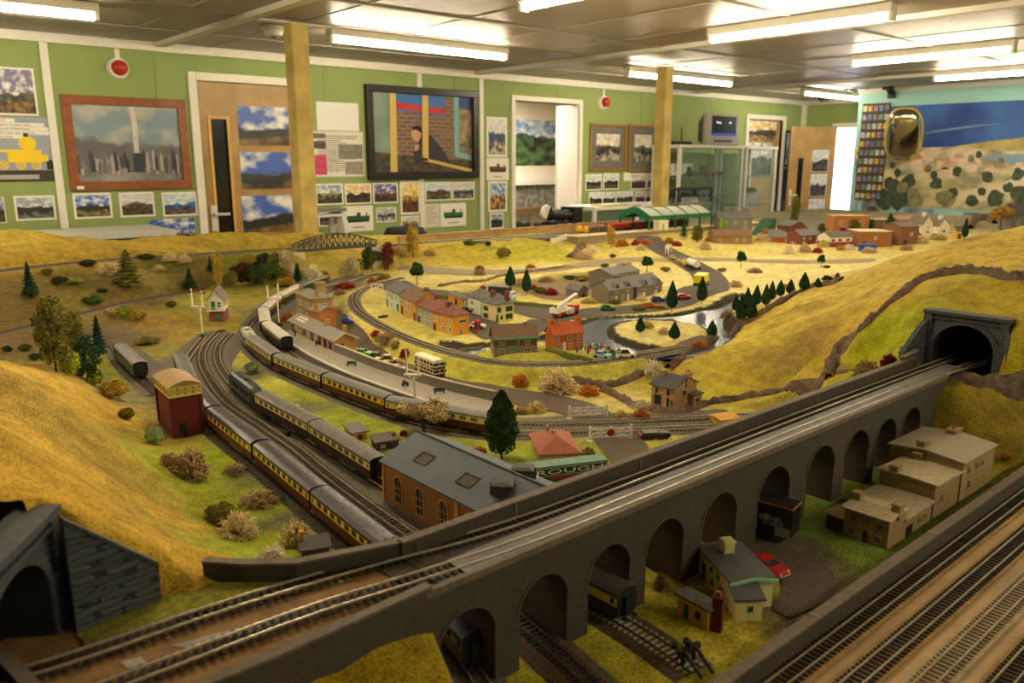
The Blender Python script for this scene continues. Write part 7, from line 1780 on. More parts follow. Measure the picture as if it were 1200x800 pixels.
B_=[(222,556,46,30,'l','brown','large','on the grass below the red water tower'),(198,545,22,16,'l','brown','small','beside the largest brown bush below the water tower'),(181,520,
24,22,'f','mint','pale','at the left foot of the water tower'),(280,627,46,28,'l','cream','round','at the bottom of the left hill beside the maroon carriages'),(346,638,40,28,'l','cream',
'knobbly','close to the maroon carriages near the parapet'),(318,655,36,16,'l','white','low','behind the left end of the rear parapet'),(302,590,46,16,'l','brown','low','on the grass beside the middle maroon carriage'),
(276,553,30,10,'l','brown','flat','between the water tower and the maroon carriages'),(258,610,40,22,'f','olive','dull','on the foot of the left hill'),(132,465,34,20,'f','gold','golden',
'on the brow of the left hill beside the siding'),(150,490,20,14,'f','olive','small','halfway down the left hill'),(83,440,26,30,'f','lime','bright','under the feathery trees on the left hill'),
(112,452,20,18,'f','lime','small bright','at the foot of the dark bushy tree'),(133,373,18,14,'f','straw','pale','on the low line, left of a bright green bush'),(148,373,22,15,'f',
'lime','bright green','beside the single low line'),(162,376,20,14,'f','gold','brownish','right of the bright green bush by the low line'),(200,360,14,8,'f','green','small','left of the left signal'),
(172,403,30,9,'f','olive','low','behind the lone green carriage'),(108,356,26,10,'f','green','low','just above the single low line'),(128,320,24,13,'l','cream','round','left of the broad olive conifer'),
(186,316,14,6,'l','cream','small','right of the broad olive conifer'),(200,305,16,10,'l','cream','large pale','under the upper left track'),(216,307,16,9,'l','cream','second pale',
'under the upper left track'),(104,312,18,9,'f','dark','dark','under the upper left line, near the fir'),(170,303,22,6,'f','dark','low dark','beside the upper left track'),(70,333,
20,10,'f','dark','black','on the back left slope'),(56,322,14,9,'f','olive','dull','right of the far left fir'),(120,342,14,5,'f','dark','tiny dark','on the back left slope'),(88,332,
18,8,'f','lime','yellow green','on the back left slope'),(8,412,12,8,'f','dark','dark','at the left edge behind the hill'),(30,411,16,9,'f','green','green','second from the left edge behind the hill'),
(42,421,16,8,'f','dark','low','third from the left edge behind the hill'),(270,337,20,20,'f','olive','bushy','right of the thin yellow tree'),(284,334,30,26,'f','brown','tall brown',
'in the thicket below the upper left track'),(300,336,28,30,'f','dark','dark green','in the thicket below the upper left track'),(318,330,26,24,'f','green','mid green','in the thicket left of the bridge'),
(324,318,22,22,'f','olive','upper olive','in the thicket left of the bridge'),(290,312,24,14,'f','gold','golden','on top of the thicket'),(309,312,20,16,'f','dark','dark','at the top of the thicket'),
(331,327,14,14,'f','orange','orange','at the right end of the thicket'),(335,322,18,28,'l','cream','tall pale','at the left bridge abutment'),(334,336,26,12,'f','gold','golden','beside the curved far train'),
(349,330,14,22,'fir','pine','small','beside the curved far train'),(366,326,22,15,'l','white','white','beside the curved far train'),(379,325,14,8,'l','orange','orange','behind the curved far train'),
(412,322,22,22,'l','cream','big cream','right of the bridge over the curved train'),(422,316,14,14,'f','lime','bright lime','right of the bridge'),(436,312,26,22,'f','green','green',
'left of the small tunnel mouth'),(470,299,16,12,'l','straw','pale','on the rise above the red brown tree'),(462,300,12,10,'f','gold','golden','beside the red brown tree'),(405,338,
26,8,'l','red','red','low beside the track behind the station'),(398,345,14,7,'l','lilac','pinkish','low beside the track behind the station'),(450,327,18,7,'l','gold','golden','by the curve of the branch track'),
(436,332,12,7,'l','orange','orange','by the curve of the branch track'),(396,368,14,9,'l','brown','brown','behind the station house'),(337,377,16,12,'l','orange','orange','at the foot of the second signal'),
(452,400,26,12,'l','brown','brown','on the bank by the station yard'),(441,393,14,7,'l','red','rusty','on the bank by the station yard'),(475,417,14,9,'l','red','dark rusty','on the bank before the bus'),
(464,405,16,8,'l','straw','straw','on the bank above the station yard'),(520,452,22,9,'l','white','white','at the foot of the bus'),(609,450,20,13,'l','orange','orange','on the bank behind the level crossing road'),
(652,456,44,24,'l','cream','large pale','on the bank left of the stone shop'),(690,462,24,12,'l','orange','bright orange','on the bank near the stone shop'),(765,441,24,20,'l','white',
'tall white','behind the stone shop'),(752,478,26,10,'l','white','low white','left of the stone shop'),(752,491,22,13,'l','orange','orange','in front of the stone shop'),(728,488,18,
9,'l','straw','straw','near the far crossing gate'),(628,482,24,12,'l','straw','straw','beside the end of the platform train'),(610,484,18,9,'l','brown','brown','beside the end of the platform train'),
(562,532,20,10,'l','orange','orange','on the grass left of the dark green tree'),(690,533,18,10,'l','tan','tan','beside the red roofed cottage'),(473,510,10,7,'l','red','tiny red',
'by the brown hut'),(345,484,16,12,'l','straw','straw','beside the cream carriages behind the diesel'),(296,437,20,15,'f','mint','pale green','beside the dark green diesel'),(716,404,
14,6,'l','white','pale','on the left of the river island'),(758,384,16,9,'l','straw','straw','at the back of the river island'),(778,391,14,9,'l','cream','cream','in the middle of the river island'),
(820,408,20,10,'l','orange','orange','on the near bank of the river island'),(852,372,16,9,'l','brown','brown','at the river end of the cypress row'),(760,361,18,7,'l','orange','orange',
'on the bank in front of the stone farm'),(774,362,14,6,'l','ochre','ochre','on the bank beside the orange one by the farm'),(748,364,16,6,'f','olive','olive','on the bank in front of the stone farm'),
(646,346,16,9,'l','red','red','left of the farm outhouse'),(634,344,16,9,'f','olive','olive','left of the red bush by the farm'),(610,335,14,10,'l','cream','cream','between the two cypresses'),
(626,340,9,7,'l','red','small red','right of the two cypresses'),(690,355,20,7,'l','straw','straw','before the farmhouse'),(722,356,14,6,'f','olive','olive','before the farmhouse door'),
(752,352,14,6,'l','cream','cream','before the stone barn'),(562,322,14,8,'l','brown','brown','in the field behind the houses'),(562,316,12,5,'l','red','red','low on the far lane'),
(622,314,12,5,'l','orange','orange','at the foot of the green rise'),(666,313,16,5,'l','cream','cream','at the foot of the green rise'),(640,330,20,7,'l','brown','brown','on the edge of the ploughed field'),
(668,327,18,5,'f','dark','dark','on the far edge of the ploughed field'),(682,329,20,7,'f','olive','green','on the far edge of the ploughed field'),(590,303,18,14,'f','olive','round olive',
'on the green rise'),(504,299,16,8,'l','straw','pale round','on the green rise'),(550,287,16,6,'f','green','green','on top of the green rise'),(572,288,8,6,'f','dark','dark','on top of the green rise'),
(684,303,22,10,'l','cream','cream','beside the sloping stone ramp'),(694,296,16,9,'l','white','pale','above the sloping stone ramp'),(729,289,16,9,'l','orange','orange','right of the yellow tree'),
(745,287,10,7,'l','red','red','under the back platform'),(756,286,16,6,'l','orange','orange brown','under the back platform'),(750,293,12,7,'l','cream','cream','at the top of the lane'),
(718,302,8,5,'f','green','green','on the slope under the yellow tree'),(732,312,20,6,'l','cream','cream','behind the grey stone farm'),(709,313,10,5,'f','green','green','behind the grey stone farm'),
(780,318,14,6,'f','olive','olive','left of the tanker lorry'),(793,288,12,6,'l','red','red','at the top of the lane bend'),(826,292,14,9,'l','cream','cream','before the olive bushy tree'),
(830,283,8,6,'l','orange','orange','left of the brown hall'),(784,285,12,7,'l','gold','golden','left of the dark fir'),(925,297,14,11,'l','white','white round','on the plain before the bungalow'),
(943,295,14,10,'l','cream','cream','on the plain before the dark red terrace'),(958,296,12,6,'l','red','red','on the plain before the timbered house'),(892,283,18,9,'l','cream','cream',
'in front of the bungalow'),(910,281,14,7,'l','straw','straw','in front of the bungalow door'),(935,286,16,8,'l','cream','pale','between bungalow and terrace'),(965,289,14,8,'l','straw',
'straw','left of the timbered house'),(985,293,10,6,'l','gold','golden','before the timbered house'),(1018,296,18,7,'l','cream','pale','before the blue container'),(995,293,12,7,'l',
'white','white','right of the timbered house'),(1080,285,18,8,'l','cream','cream','behind the tall brown building'),(1100,281,20,7,'l','straw','straw','in front of the white cottages'),
(1062,293,16,6,'l','brown','brown','right of the tall brown building'),(846,318,12,5,'f','olive','olive','on the yellow plain'),(885,319,18,6,'l','lilac','pinkish','on the yellow plain'),
(862,336,16,8,'l','cream','cream','on the plain above the river'),(968,314,10,4,'f','green','low green','beside the round tree on the plain'),(920,338,10,6,'l','brown','rusty','behind the cypress row'),
(1016,443,32,22,'l','tan','tan','beside the walled verge near the right tunnel'),(988,437,16,10,'l','cream','cream','at the start of the walled verge near the right tunnel'),(1041,
430,20,16,'l','maroon','dark red','beside the right tunnel wing wall'),(1042,438,16,9,'l','white','white','below the dark red one by the right tunnel'),(776,690,20,20,'l','tan','bare twiggy',
'against the viaduct pier behind the mustard hut'),(1180,535,12,5,'l','orange','orange','on the grass behind the tallest stone building in place of a cow'),]  # last bush shape stands in for a brown cow
used_labels=set()
for x,y,w_,h_,k,c,adj,where in B_:
 if k=='fir':plant('fir',c,x,y,h=h_,wpx=w_,label='small dark fir '+where,cat='tree');continue
 rgb=(LI if k=='l' else{**LI,**FO}).get(c,FO.get(c))or LEAF[c]
 kind='lichen' if k=='l' else 'clump'
 cw={'mint':'pale green','straw':'straw coloured'}.get(c,c)
 lead=adj if(cw in adj or adj.split()[-1]in('brown','green','dark','olive','golden','white','red','orange','cream','lime'))else adj+' '+cw
 lab='%s %s bush %s'%(lead,'lichen' if k=='l' else 'foliage',where)
 words=lab.split();lab=' '.join(words[:16])
 if lab in used_labels:lab=lab+' again'
 used_labels.add(lab)
 plant(kind,kind+c,x,y,h=h_,wpx=w_,label=lab,cat='bush',rgb=rgb)
#hedges, stone banks
M_hedge=mat('hedge_green',(112,112,44),.95,.4,200,.8,500)
def hedge(label,px,hgt=.014,th=.010,z=None,m=M_hedge,name='hedge',cat='hedge'):
 pts=smooth_path([G(x,y)for x,y in px],.02);o=pts[0].copy();q=MB();r=random.Random(len(px)+int(px[0][0]));b0=None
 rows=[]
 for i,p in enumerate(pts):
  d=(pts[min(i+1,len(pts)-1)]-pts[max(i-1,0)]);d.z=0;d.normalize();s=Vector((d.y,-d.x,0));v=p-o
  j=lambda a:r.uniform(-a,a)
  rows.append(q.verts([v-s*th/2+Vector((0,0,-.004)),v-s*(th/2+j(.001))+Vector((0,0,hgt*.6)),v-s*(th*.3)+Vector((0,0,hgt+j(.0012))),v+s*(th*.3)+Vector((0,0,hgt+j(.0012))),v+s*(th/2+j(.001))+Vector((0,
0,hgt*.6)),v+s*th/2+Vector((0,0,-.004))]))
 for a,b in zip(rows[:-1],rows[1:]):
  for k in range(5):q.face((a+k,a+k+1,b+k+1,b+k))
 q.face([rows[0]+k for k in range(6)]);q.face([rows[-1]+k for k in range(6)])
 o_=q.build(name,m);o_.location=o;tag(o_,label,cat);return o_
hedge('clipped green hedge along the front of the orange house garden',[(641,411),(660,417),(693,426)])
hedge('clipped green hedge along the river side of the orange house garden',[(684,401),(710,406),(740,414),(767,421)])
hedge('clipped green hedge behind the fire engine',[(601,357),(625,359),(652,362)])
hedge('low green hedge on the river bank left of the brown hall',[(538,412),(552,411),(564,409)],.010)
hedge('short green hedge behind the terraced houses',[(512,347),(524,350)],.012)
M_rock=mat('plaster_rock',(112,90,72),.95,.35,60,.9,150)
def rockbank(label,px,w=.035,h=.022,name='rock_bank'):
 pts=smooth_path([G(x,y)for x,y in px],.012);o=pts[0].copy();r=random.Random(int(px[0][0]));q=MB();rows=[];n=7
 for i,p in enumerate(pts):
  d=(pts[min(i+1,len(pts)-1)]-pts[max(i-1,0)]);d.z=0;d.normalize();s=Vector((d.y,-d.x,0))
  row=[]
  for k in range(n):
   t=k/(n-1);a=(t-.5)*w;bump=h*math.sin(PI*t)*r.uniform(.35,1.25)
   v=p+s*(a+r.uniform(-.15,.15)*w/n)
   zz=Z0+H(v.x,v.y)-.004+bump+(.003 if 0<k<n-1 else-.002);row.append(Vector((v.x,v.y,zz))-o)
  rows.append(q.verts(row))
 for a,b in zip(rows[:-1],rows[1:]):
  for k in range(n-1):q.face((a+k,a+k+1,b+k+1,b+k))
 ob=q.build(name,M_rock,None,80);ob.location=o;tag(ob,label,'rock bank');return ob
rockbank('long brown rock band curving over the big hill above the right tunnel',[(1230,327),(1190,326),(1150,320),(1128,318),(1100,322),(1072,334),(1055,347),(1035,362),(1010,385),
(990,402),(978,418),(973,433),(966,444)],.038,.018)
rockbank('brown rock band along the foot of the big hill behind the viaduct',[(966,446),(940,453),(915,459),(890,464),(860,469),(830,473),(805,482),(775,483),(745,476),(722,464),(705,
457)],.028,.015)
rockbank('brown rock edging along the river side of the big hill',[(985,329),(960,335),(940,342),(915,355),(895,366),(876,378),(858,390),(842,400),(825,408),(808,417),(793,425),(782,
433)],.03,.018)
rockbank('brown rock edging on the bank left of the stone shop',[(664,446),(690,450),(715,452),(735,446),(752,438)],.026,.016)
rockbank('brown stones along the edge below the right tunnel mouth',[(1112,444),(1130,447),(1150,450),(1172,453),(1200,456),(1225,459)],.03,.022)
rockbank('pale stone wall on the hilltop beside the golden tree',[(1136,268),(1142,260),(1156,258),(1166,262)],.05,.05)
rockbank('dark stone ramp running down the end of the green rise',[(667,302),(675,296),(683,289),(680,283)],.05,.02)
M_wallrock=M_rock
for nm,px,w_,lab in[('field_wall',[(514,336),(540,331),(565,330),(590,323),(620,319),(660,314)],.02,'dark stone field wall crossing the plain behind the houses')]:
 rockbank(lab,px,.022,.012,'field_wall')
drape('ploughed_field',[G(x,y)for x,y in[(612,337),(650,332),(690,329),(712,333),(705,343),(660,352),(630,348)]],mat('ploughed_earth',(128,106,76),.95,.3,120,.6,300),smooth=True)
vg=thing('verge_wall','short grey wall enclosing the planted verge left of the right tunnel','wall',(0,0,Z0))
a_=[(1.655,.686),(1.70,.690),(PX(1061,432,1.745).x,.694)]
wall_strip(vg,'wall_body',a_,.05,.160,.008,M_stone,M_coping)
wall_strip(vg,'return_wall',[(1.745,.694),(1.752,.73)],.05,.160,.008,M_stone,M_coping)
#girder bridge
b0,b1=P(346,292.5,.14),P(438,289.5,.125)
gb=thing('girder_bridge','dark lattice girder bridge with arched tops over the curved train','bridge',b0,math.atan2((b1-b0).y,(b1-b0).x));LB=(b1-b0).length
M_gird=mat('girder_grey',(74,72,66),.6)
q=MB();q.box(0,LB,-.03,.03,-.010,.001);q.build('bridge_deck',M_gird,gb)
for s in(-1,1):
 q=MB();n=14;top=lambda t:.012+.052*math.sin(PI*(.06+.88*t))
 pts=[(LB*i/n,s*.030,top(i/n))for i in range(n+1)]
 q.bar((0,s*.03,0),(LB,s*.03,0),.005,.008)
 for a,b in zip(pts[:-1],pts[1:]):q.bar(a,b,.004,.006)
 for i in range(n+1):
  q.bar((LB*i/n,s*.03,0),pts[i],.0035)
  if i<n:q.bar((LB*i/n,s*.03,0),pts[i+1],.0028);q.bar((LB*(i+1)/n,s*.03,0),pts[i],.0028)
 q.build('lattice_girder',M_gird,gb)
for x,w_ in((-.03,.06),(LB-.03,.06)):
 q=MB();q.box(x,x+w_,-.04,.04,-.15,-.010);q.build('abutment',mat('abutment_pale',(200,186,160),.85,.1,40),gb)
track('bridge','short track across the lattice girder bridge',straight(0,1,0,0,1)and[b0+(b1-b0)*(i/20)+Vector((0,0,.002))for i in range(21)],bed=False,gr=False,bedh=.0)
#signals
M_sigw=mat('signal_white',(232,224,204),.5);M_sigr=mat('signal_red',(180,40,30),.5)
def signal(label,px,base_y,bracket_y,dolls,bx):
 g=G(px,base_y);r=thing('semaphore_signal',label,'signal',g,-.86)
 hb=zat(g,bracket_y)-(g.z-Z0);k=mpp(g)
 q=MB();q.tube([(0,0,0),(0,0,hb)],[.0030,.0026],8);q.build('post',M_sigw,r)
 q=MB();q.lathe([(.014,-.002),(.014,.003),(.008,.006),(.004,.009)],16);q.build('base',M_black,r)
 x0,x1=(bx[0]-px)*k,(bx[1]-px)*k
 q=MB();q.bar((x0,0,hb),(x1,0,hb),.008,.0036);q.bar((0,0,hb-.012),(x0*.8,0,hb),.0016);q.bar((0,0,hb-.012),(x1*.8,0,hb),.0016);q.build('bracket',M_sigw,r)
 for dx,ty,arm in dolls:
  x=(dx-px)*k;ht=zat(g,ty)-(g.z-Z0)
  q=MB();q.bar((x,0,hb),(x,0,ht),.0038);q.lathe([(.002,0),(.0005,.004)],6,(x,0,ht));o=q.build('signal_doll',M_sigw,r)
  if arm:
   q=MB();q.box(x+.001,x+.016,-.0018,-.001,ht-.008,ht-.004);q.box(x+.011,x+.0128,-.0021,-.0009,ht-.0081,ht-.0039);q.build('signal_arm',M_sigr,o)
   q=MB();q.box(x-.003,x+.001,-.0022,.0022,ht-.011,ht-.006);q.build('lamp',M_black,o)
signal('white bracket signal with two red arms beside the signal box',237.5,394,359,[(228,339,1),(240.5,341,1)],(226,243))
signal('white bracket signal between the curved train and the station building',327,381,349,[(315.5,335.5,0),(328.5,333,0)],(314,331))
signal('tall white bracket signal beside the platform wall, in front of the cream bus',487,497,439,[(478,412,0),(492,418,0)],(475,495))
g=G(338,512);t=thing('ground_lever','small black point lever between the diesel train and the maroon train','lever',g);q=MB();q.box(-.004,.004,-.003,.003,0,.012);q.build('lever_box',
M_black,t);q=MB();q.bar((0,0,.006),(-.012,0,.009),.0015);q.build('handle',M_black,t)
g=G(259,389);t=thing('point_motor','small dark point motor beside the yard throat','point motor',g);q=MB();q.box(-.014,.014,-.006,.006,0,.006);q.build('body',M_dkgrey,t);q=MB();q.cyl((0,
0,.006),.003,.003,10);q.build('knob',M_sigr,t)
g=G(449,372);t=thing('point_motor','small dark point motor beside the branch track on the bank','point motor',g);q=MB();q.box(-.016,.016,-.006,.006,0,.007);q.build('body',M_dkgrey,
t);q=MB();q.cyl((0,0,.007),.003,.003,10);q.build('knob',M_sigr,t)
g=G(442,341);t=thing('buffer_gate','white wooden gate frame beside the branch track behind the mint green houses','gate',g,-.4);q=MB()
for x in(-.022,.022):q.bar((x,0,0),(x,0,.03),.004)
q.bar((-.022,0,.027),(.022,0,.027),.004);q.bar((-.022,0,.008),(.022,0,.024),.003);q.build('frame',M_sigw,t);q=MB();q.bar((-.022,0,.012),(-.035,-.015,0),.003);q.build('stay',M_sigw,
t)
#level crossing gates
def gate(label,a,b,top,disc=False):
 ga,gbp=G(*a),G(*b);d=gbp-ga;r=thing('level_crossing_gate',label,'gate',ga,math.atan2(d.y,d.x));L=d.length;h=zat(ga,top)-(ga.z-Z0)
 for x in(0,L):q=MB();q.tube([(x,0,-.001),(x,0,h*1.08)],[.0028,.0024],8);q.lathe([(.0032,0),(.0005,.004)],8,(x,0,h*1.08));q.lathe([(.006,0),(.006,.0015),(.003,.002)],10,(x,0,0));q.build('post',
M_sigw,r)
 q=MB();z0,z1=h*.28,h*.92
 for z in(z0,z1,(z0+z1)/2):q.bar((0,0,z),(L,0,z),.0014,.0022)
 n=4
 for i in range(n):
  x0,x1=L*i/n,L*(i+1)/n;q.bar((x0,0,z0),(x1,0,z1),.0012);q.bar((x0,0,z1),(x1,0,z0),.0012);q.bar((x1,0,z0),(x1,0,z1),.0016)
 q.build('gate_frame',M_sigw,r)
 q=MB();q.cyl((L*.5,0,z1+.001),.0018,.004,8);q.build('gate_lamp',M_sigw,r)
 if disc:q=MB();q.cyl((L*.5,-.002,(z0+z1)/2),.0078,.0012,20,axis='y');q.build('warning_disc',mat('disc_red',(150,34,30),.5),r)
gate('white level crossing gate on the far side of the tracks',(667,490.5),(711,488),477.5)
gate('white level crossing gate with a red disc on the near side of the tracks',(691,517),(739.5,514),502,True)
S4b=arclen(T4)
def smallloco(label,p,d,L,col=(34,32,34),name='black_locomotive'):
 r=thing(name,label,'locomotive',p,math.atan2(d.y,d.x));m=mat('loco_black',col,.45)
 q=MB();q.box(-L/2,L/2,-.013,.013,.005,.010);q.build('footplate',m,r);q=MB();q.tube([(-L*.10,0,.0195),(L*.46,0,.0195)],[.0088,.0088],16);q.build('boiler',m,r,40)
 q=MB();q.box(-L/2+.004,-L*.14,-.012,.012,.010,.027);q.box(-L/2+.002,-L*.12,-.0135,.0135,.027,.029);q.build('cab',m,r);q=MB();q.lathe([(.003,0),(.003,.006),(.004,.007)],10,(L*.36,0,
.028));q.build('smokestack',m,r)
 for x in np.linspace(-L*.36,L*.36,4):
  q=MB();
  for y in(-.0085,.0085):q.cyl((0,y-.0009,0),.0058,.0018,14,axis='y')
  o=q.build('wheelset',M_wheel,r,40);o.location=(x,0,.0058)
 for s in(-1,1):q=MB();q.box(s*L/2-.001,s*L/2+.001,-.014,.014,.005,.009);q.build('buffer_beam',M_sigr,r)
pA,pB=G(750,513.5),G(784,512);r=thing('flat_wagon','low flat black wagon beside the crossing gate with the red disc','wagon',(pA+pB)/2,math.atan2((pB-pA).y,(pB-pA).x));L=(pB-pA).length;q=MB();q.box(-L/2,
L/2,-.013,.013,.005,.0115);q.build('frame',M_black,r,bevel=.001);q=MB();q.box(-L*.42,L*.1,-.011,.011,.0115,.0145);q.box(L*.16,L*.44,-.011,.011,.0115,.0135);q.build('low_cover',M_dkgrey,
r)
for x in(-L*.35,-L*.2,L*.2,L*.35):
 q=MB()
 for y in(-.0125,.0115):q.cyl((0,y,0),.005,.0014,14,axis='y')
 o=q.build('wheelset',M_wheel,r,40);o.location=(x,0,.005)
q=MB();q.box(-L/2-.002,-L/2,-.012,.012,.005,.010);q.build('red_buffer_beam',M_sigr,r)
#road vehicles
M_tyre=mat('tyre_black',(22,21,20),.8);M_cglass=mat('car_glass',(54,60,66),.1)
def heading(p,q):a,b=G(*p),G(*q);return a,b,(b-a)
def wheel_set(r,xs,y,rad=.0042,w=.0028):
 for x in xs:
  for s in(-1,1):q=MB();q.cyl((0,-w/2,0),rad,w,14,axis='y');q.cyl((0,-w/2-.0003,0),rad*.5,w+.0006,10,axis='y');o=q.build('wheel',M_tyre,r,40);o.location=(x,s*y,rad)
def car(label,p,q,col,L=None,name='model_car',cat='car',estate=False,hgt=.0185,wd=.0225):
 a,b,d=heading(p,q);L=L or min(max(d.length,.045),.062);c=(a+b)/2;r=thing(name,label,cat,(c.x,c.y,Z0+H(c.x,c.y)+.0022),math.atan2(d.y,d.x));m=mat('car_%d%d%d'%col,col,.3)
 h=L/2;w=wd/2
 q_=MB();prof=[(-h,.0038),(h,.0038),(h,.0095),(h*.94,.0115),(h*.42,.0125),(-h*.75,.0125),(-h*.98,.0115),(-h,.009)]
 q_.prism(prof,-w,w,'y');q_.build('body',m,r,30,bevel=.0010)
 cab=[(h*.42,.0122),(h*.12,hgt),(-h*.5,hgt),(-h*(.96 if estate else .78),.0122)]
 q_=MB();k=.82;a0=q_.verts([(x,-w*(.95 if z<.013 else k),z)for x,z in cab]+[(x,w*(.95 if z<.013 else k),z)for x,z in cab])
 for i in range(4):q_.face((a0+i,a0+(i+1)%4,a0+4+(i+1)%4,a0+4+i))
 q_.face((a0,a0+1,a0+2,a0+3));q_.face((a0+7,a0+6,a0+5,a0+4));q_.build('cabin_glass',M_cglass,r)
 q_=MB();q_.box(-h*.5,h*.12,-w*k-.0003,w*k+.0003,hgt-.0012,hgt+.0006);q_.bar((h*.43,-w*.95,.0123),(h*.12,-w*k,hgt),.0012);q_.bar((h*.43,w*.95,.0123),(h*.12,w*k,hgt),.0012);q_.bar((-h*.78,
-w*.95,.0123),(-h*.5,-w*k,hgt),.0018);q_.bar((-h*.78,w*.95,.0123),(-h*.5,w*k,hgt),.0018);q_.build('cabin_roof',m,r)
 wheel_set(r,(-h*.6,h*.6),w*.9)
 for s in(-1,1):q_=MB();q_.cyl((h-.0006,s*w*.7,.0085),.0016,.001,8,axis='x');q_.build('headlamp',M_sigw,r)
 q_=MB();q_.box(h-.0004,h+.0008,-w*.9,w*.9,.0042,.0055);q_.box(-h-.0008,-h+.0004,-w*.9,w*.9,.0042,.0055);q_.build('bumper',M_alu,r)
 return r
car('blue violet car parked behind the station building',(406,381),(413,376),(70,70,176),.056)
car('bright green car behind the platform wall',(419,417),(433,417),(110,180,50),.055)
car('dark green car behind the platform wall, next to the bright green one',(436,422),(449,422),(44,66,44),.056,estate=True,hgt=.021)
car('yellow car behind the platform wall',(440,427),(450,428),(224,190,60),.05)
car('beige estate car behind the platform wall',(449,426),(463,425),(206,180,120),.055,estate=True,hgt=.023)
car('red sports car behind the platform wall, nearest the signal',(458,434),(474,436),(196,44,30),.056,hgt=.016)
car('green car on the village street before the stone farm',(703,364),(721,364),(30,130,70),.058)
car('dark blue car parked before the stone barn',(764,354),(778,353),(44,54,120),.056)
car('orange red car on the street beside the tall cypress',(793,351),(808,350),(196,64,40),.056)
car('dark blue car parked behind the bright orange end house',(543,366),(553,367),(36,42,70),.055)
car('white car beside the red telephone box',(550,384.5),(568,385.5),(222,220,212),.055)
car('red sports car half hidden behind the cream cottage under the viaduct',(889,663),(912,676),(196,34,26),.058,hgt=.017)
car('pale blue car in the orange house garden',(700,419),(712,421),(150,180,200),.05)
car('cream van in the orange house garden',(724,420),(741,419),(226,214,186),.055,estate=True,hgt=.024)
car('yellow car behind the tanker lorry on the far lane',(803,311),(799,308),(230,190,30),.06)
car('second yellow car further up the far lane',(790,305),(785,302),(230,190,30),.06)
g=G(559.5,388.5);t=thing('telephone_box','red telephone box at the end of the orange house','telephone box',g,.4);M_tel=mat('telephone_red',(190,36,30),.4)
q=MB();q.box(-.0075,.0075,-.0075,.0075,0,.034);q.build('kiosk',M_tel,t);q=MB();q.lathe([(.0115,.034),(.0105,.036),(.004,.0385)],4);o=q.build('roof',M_tel,t);o.rotation_euler.z=PI/4
for a in range(4):q=MB();q.box(-.005,.005,-.0079,-.0074,.008,.030);o=q.build('glazed_panel',M_cglass,t);o.rotation_euler.z=a*PI/2
a,b=G(517.5,443.5),G(490,440);d=b-a;r=thing('double_decker_bus','cream and maroon double deck bus on the station yard road','bus',(a+b)/2+Vector((0,0,.002)),math.atan2(-d.y,-d.x)-.32);L=.102;w=.031;M_bc=mat('bus_cream',
(232,220,180),.4);M_bm=mat('bus_maroon',(76,32,26),.4)
h=L/2;q=MB();q.box(-h,h,-w/2,w/2,.004,.018);q.build('lower_skirt',M_bm,r,bevel=.0012);q=MB();q.box(-h,h,-w/2,w/2,.018,.0295);q.build('lower_deck',M_bc,r);q=MB();q.box(-h-.0003,h+.0003,
-w/2-.0003,w/2+.0003,.0295,.036);q.build('advert_band',M_bm,r)
q=MB();q.box(-h,h,-w/2,w/2,.036,.050);q.build('upper_deck',M_bc,r);q=MB();q.prism([(-w/2,.050),(w/2,.050),(w*.44,.0535),(w*.3,.055),(-w*.3,.055),(-w*.44,.0535)],-h,h,'x');q.build('roof',
M_bc,r,40)
for s in(-1,1):
 for z in(.0205,.0390):
  for i in range(7):q=MB();q.box(-.0055,.0055,-.0005,.0005,0,.0075);o=q.build('window',M_cglass,r);o.location=(-h+.010+i*.0153,s*w/2,z)
 q=MB();q.box(-h*.7,h*.7,-.0004,.0004,0,.0042);o=q.build('advert_panel',mat('advert_cream',(210,190,150),.5),r);o.location=(0,s*(w/2+.0004),.0306)
 q=MB();[q.box(x,x+.006,-.0002,.0002,0,.002)for x in(-.026,-.016,-.006,.006,.016)];o=q.build('advert_lettering',M_red_ink,r);o.location=(0,s*(w/2+.0009),.0317)
for e in(-1,1):
 for z in(.0205,.0390):
  for y in(-.0072,.0072):q=MB();q.box(-.0005,.0005,-.006,.006,0,.0078);o=q.build('end_window',M_cglass,r);o.location=(e*h,y,z)
wheel_set(r,(-h*.6,h*.62),w*.44,.0063,.004)
a,b=G(652,373),G(674,368);d=b-a;r=thing('fire_engine','red and white fire engine with a raised white boom on the village street','fire engine',(a+b)/2+Vector((0,0,.002)),math.atan2(d.y,
d.x));L=d.length*1.05;h=L/2;w=.034;M_fr2=mat('fire_red',(186,34,30),.35);M_fw=mat('fire_white',(232,228,220),.4)
q=MB();q.box(-h,h*.55,-w/2,w/2,.006,.020);q.build('body',M_fr2,r);q=MB();q.box(h*.55,h,-w/2,w/2,.006,.032);q.build('cab',M_fr2,r,bevel=.002);q=MB();q.box(h-.001,h+.0006,-w*.42,w*.42,
.019,.029);q.build('windscreen',M_cglass,r)
q=MB();q.box(-h*.9,h*.5,-w*.48,w*.48,.020,.026);q.build('white_deck',M_fw,r);q=MB();q.cyl((-h*.2,0,.026),.010,.007,14);q.build('turntable',M_fw,r)
q=MB();q.bar((-h*.75,0,.032),(h*1.05,0,.066),.012,.010);q.bar((-h*.75,0,.040),(h*.6,0,.062),.008,.006);q.build('boom',M_fw,r)
q=MB();q.box(-h*.3,h*.45,-.0064,-.0060,0,.0045);o=q.build('boom_lettering',M_fr2,r);o.location=(h*.4,0,.050);o.rotation_euler.y=-.33
q=MB();q.box(-h*1.25,-h*.78,-w*.5,w*.5,.018,.022);q.box(-h*1.25,-h*1.22,-w*.5,w*.5,.022,.036);q.box(-h*1.25,-h*.78,-w*.5,-w*.45,.022,.036);q.box(-h*1.25,-h*.78,w*.45,w*.5,.022,.036);q.build('rescue_basket',
M_fw,r)
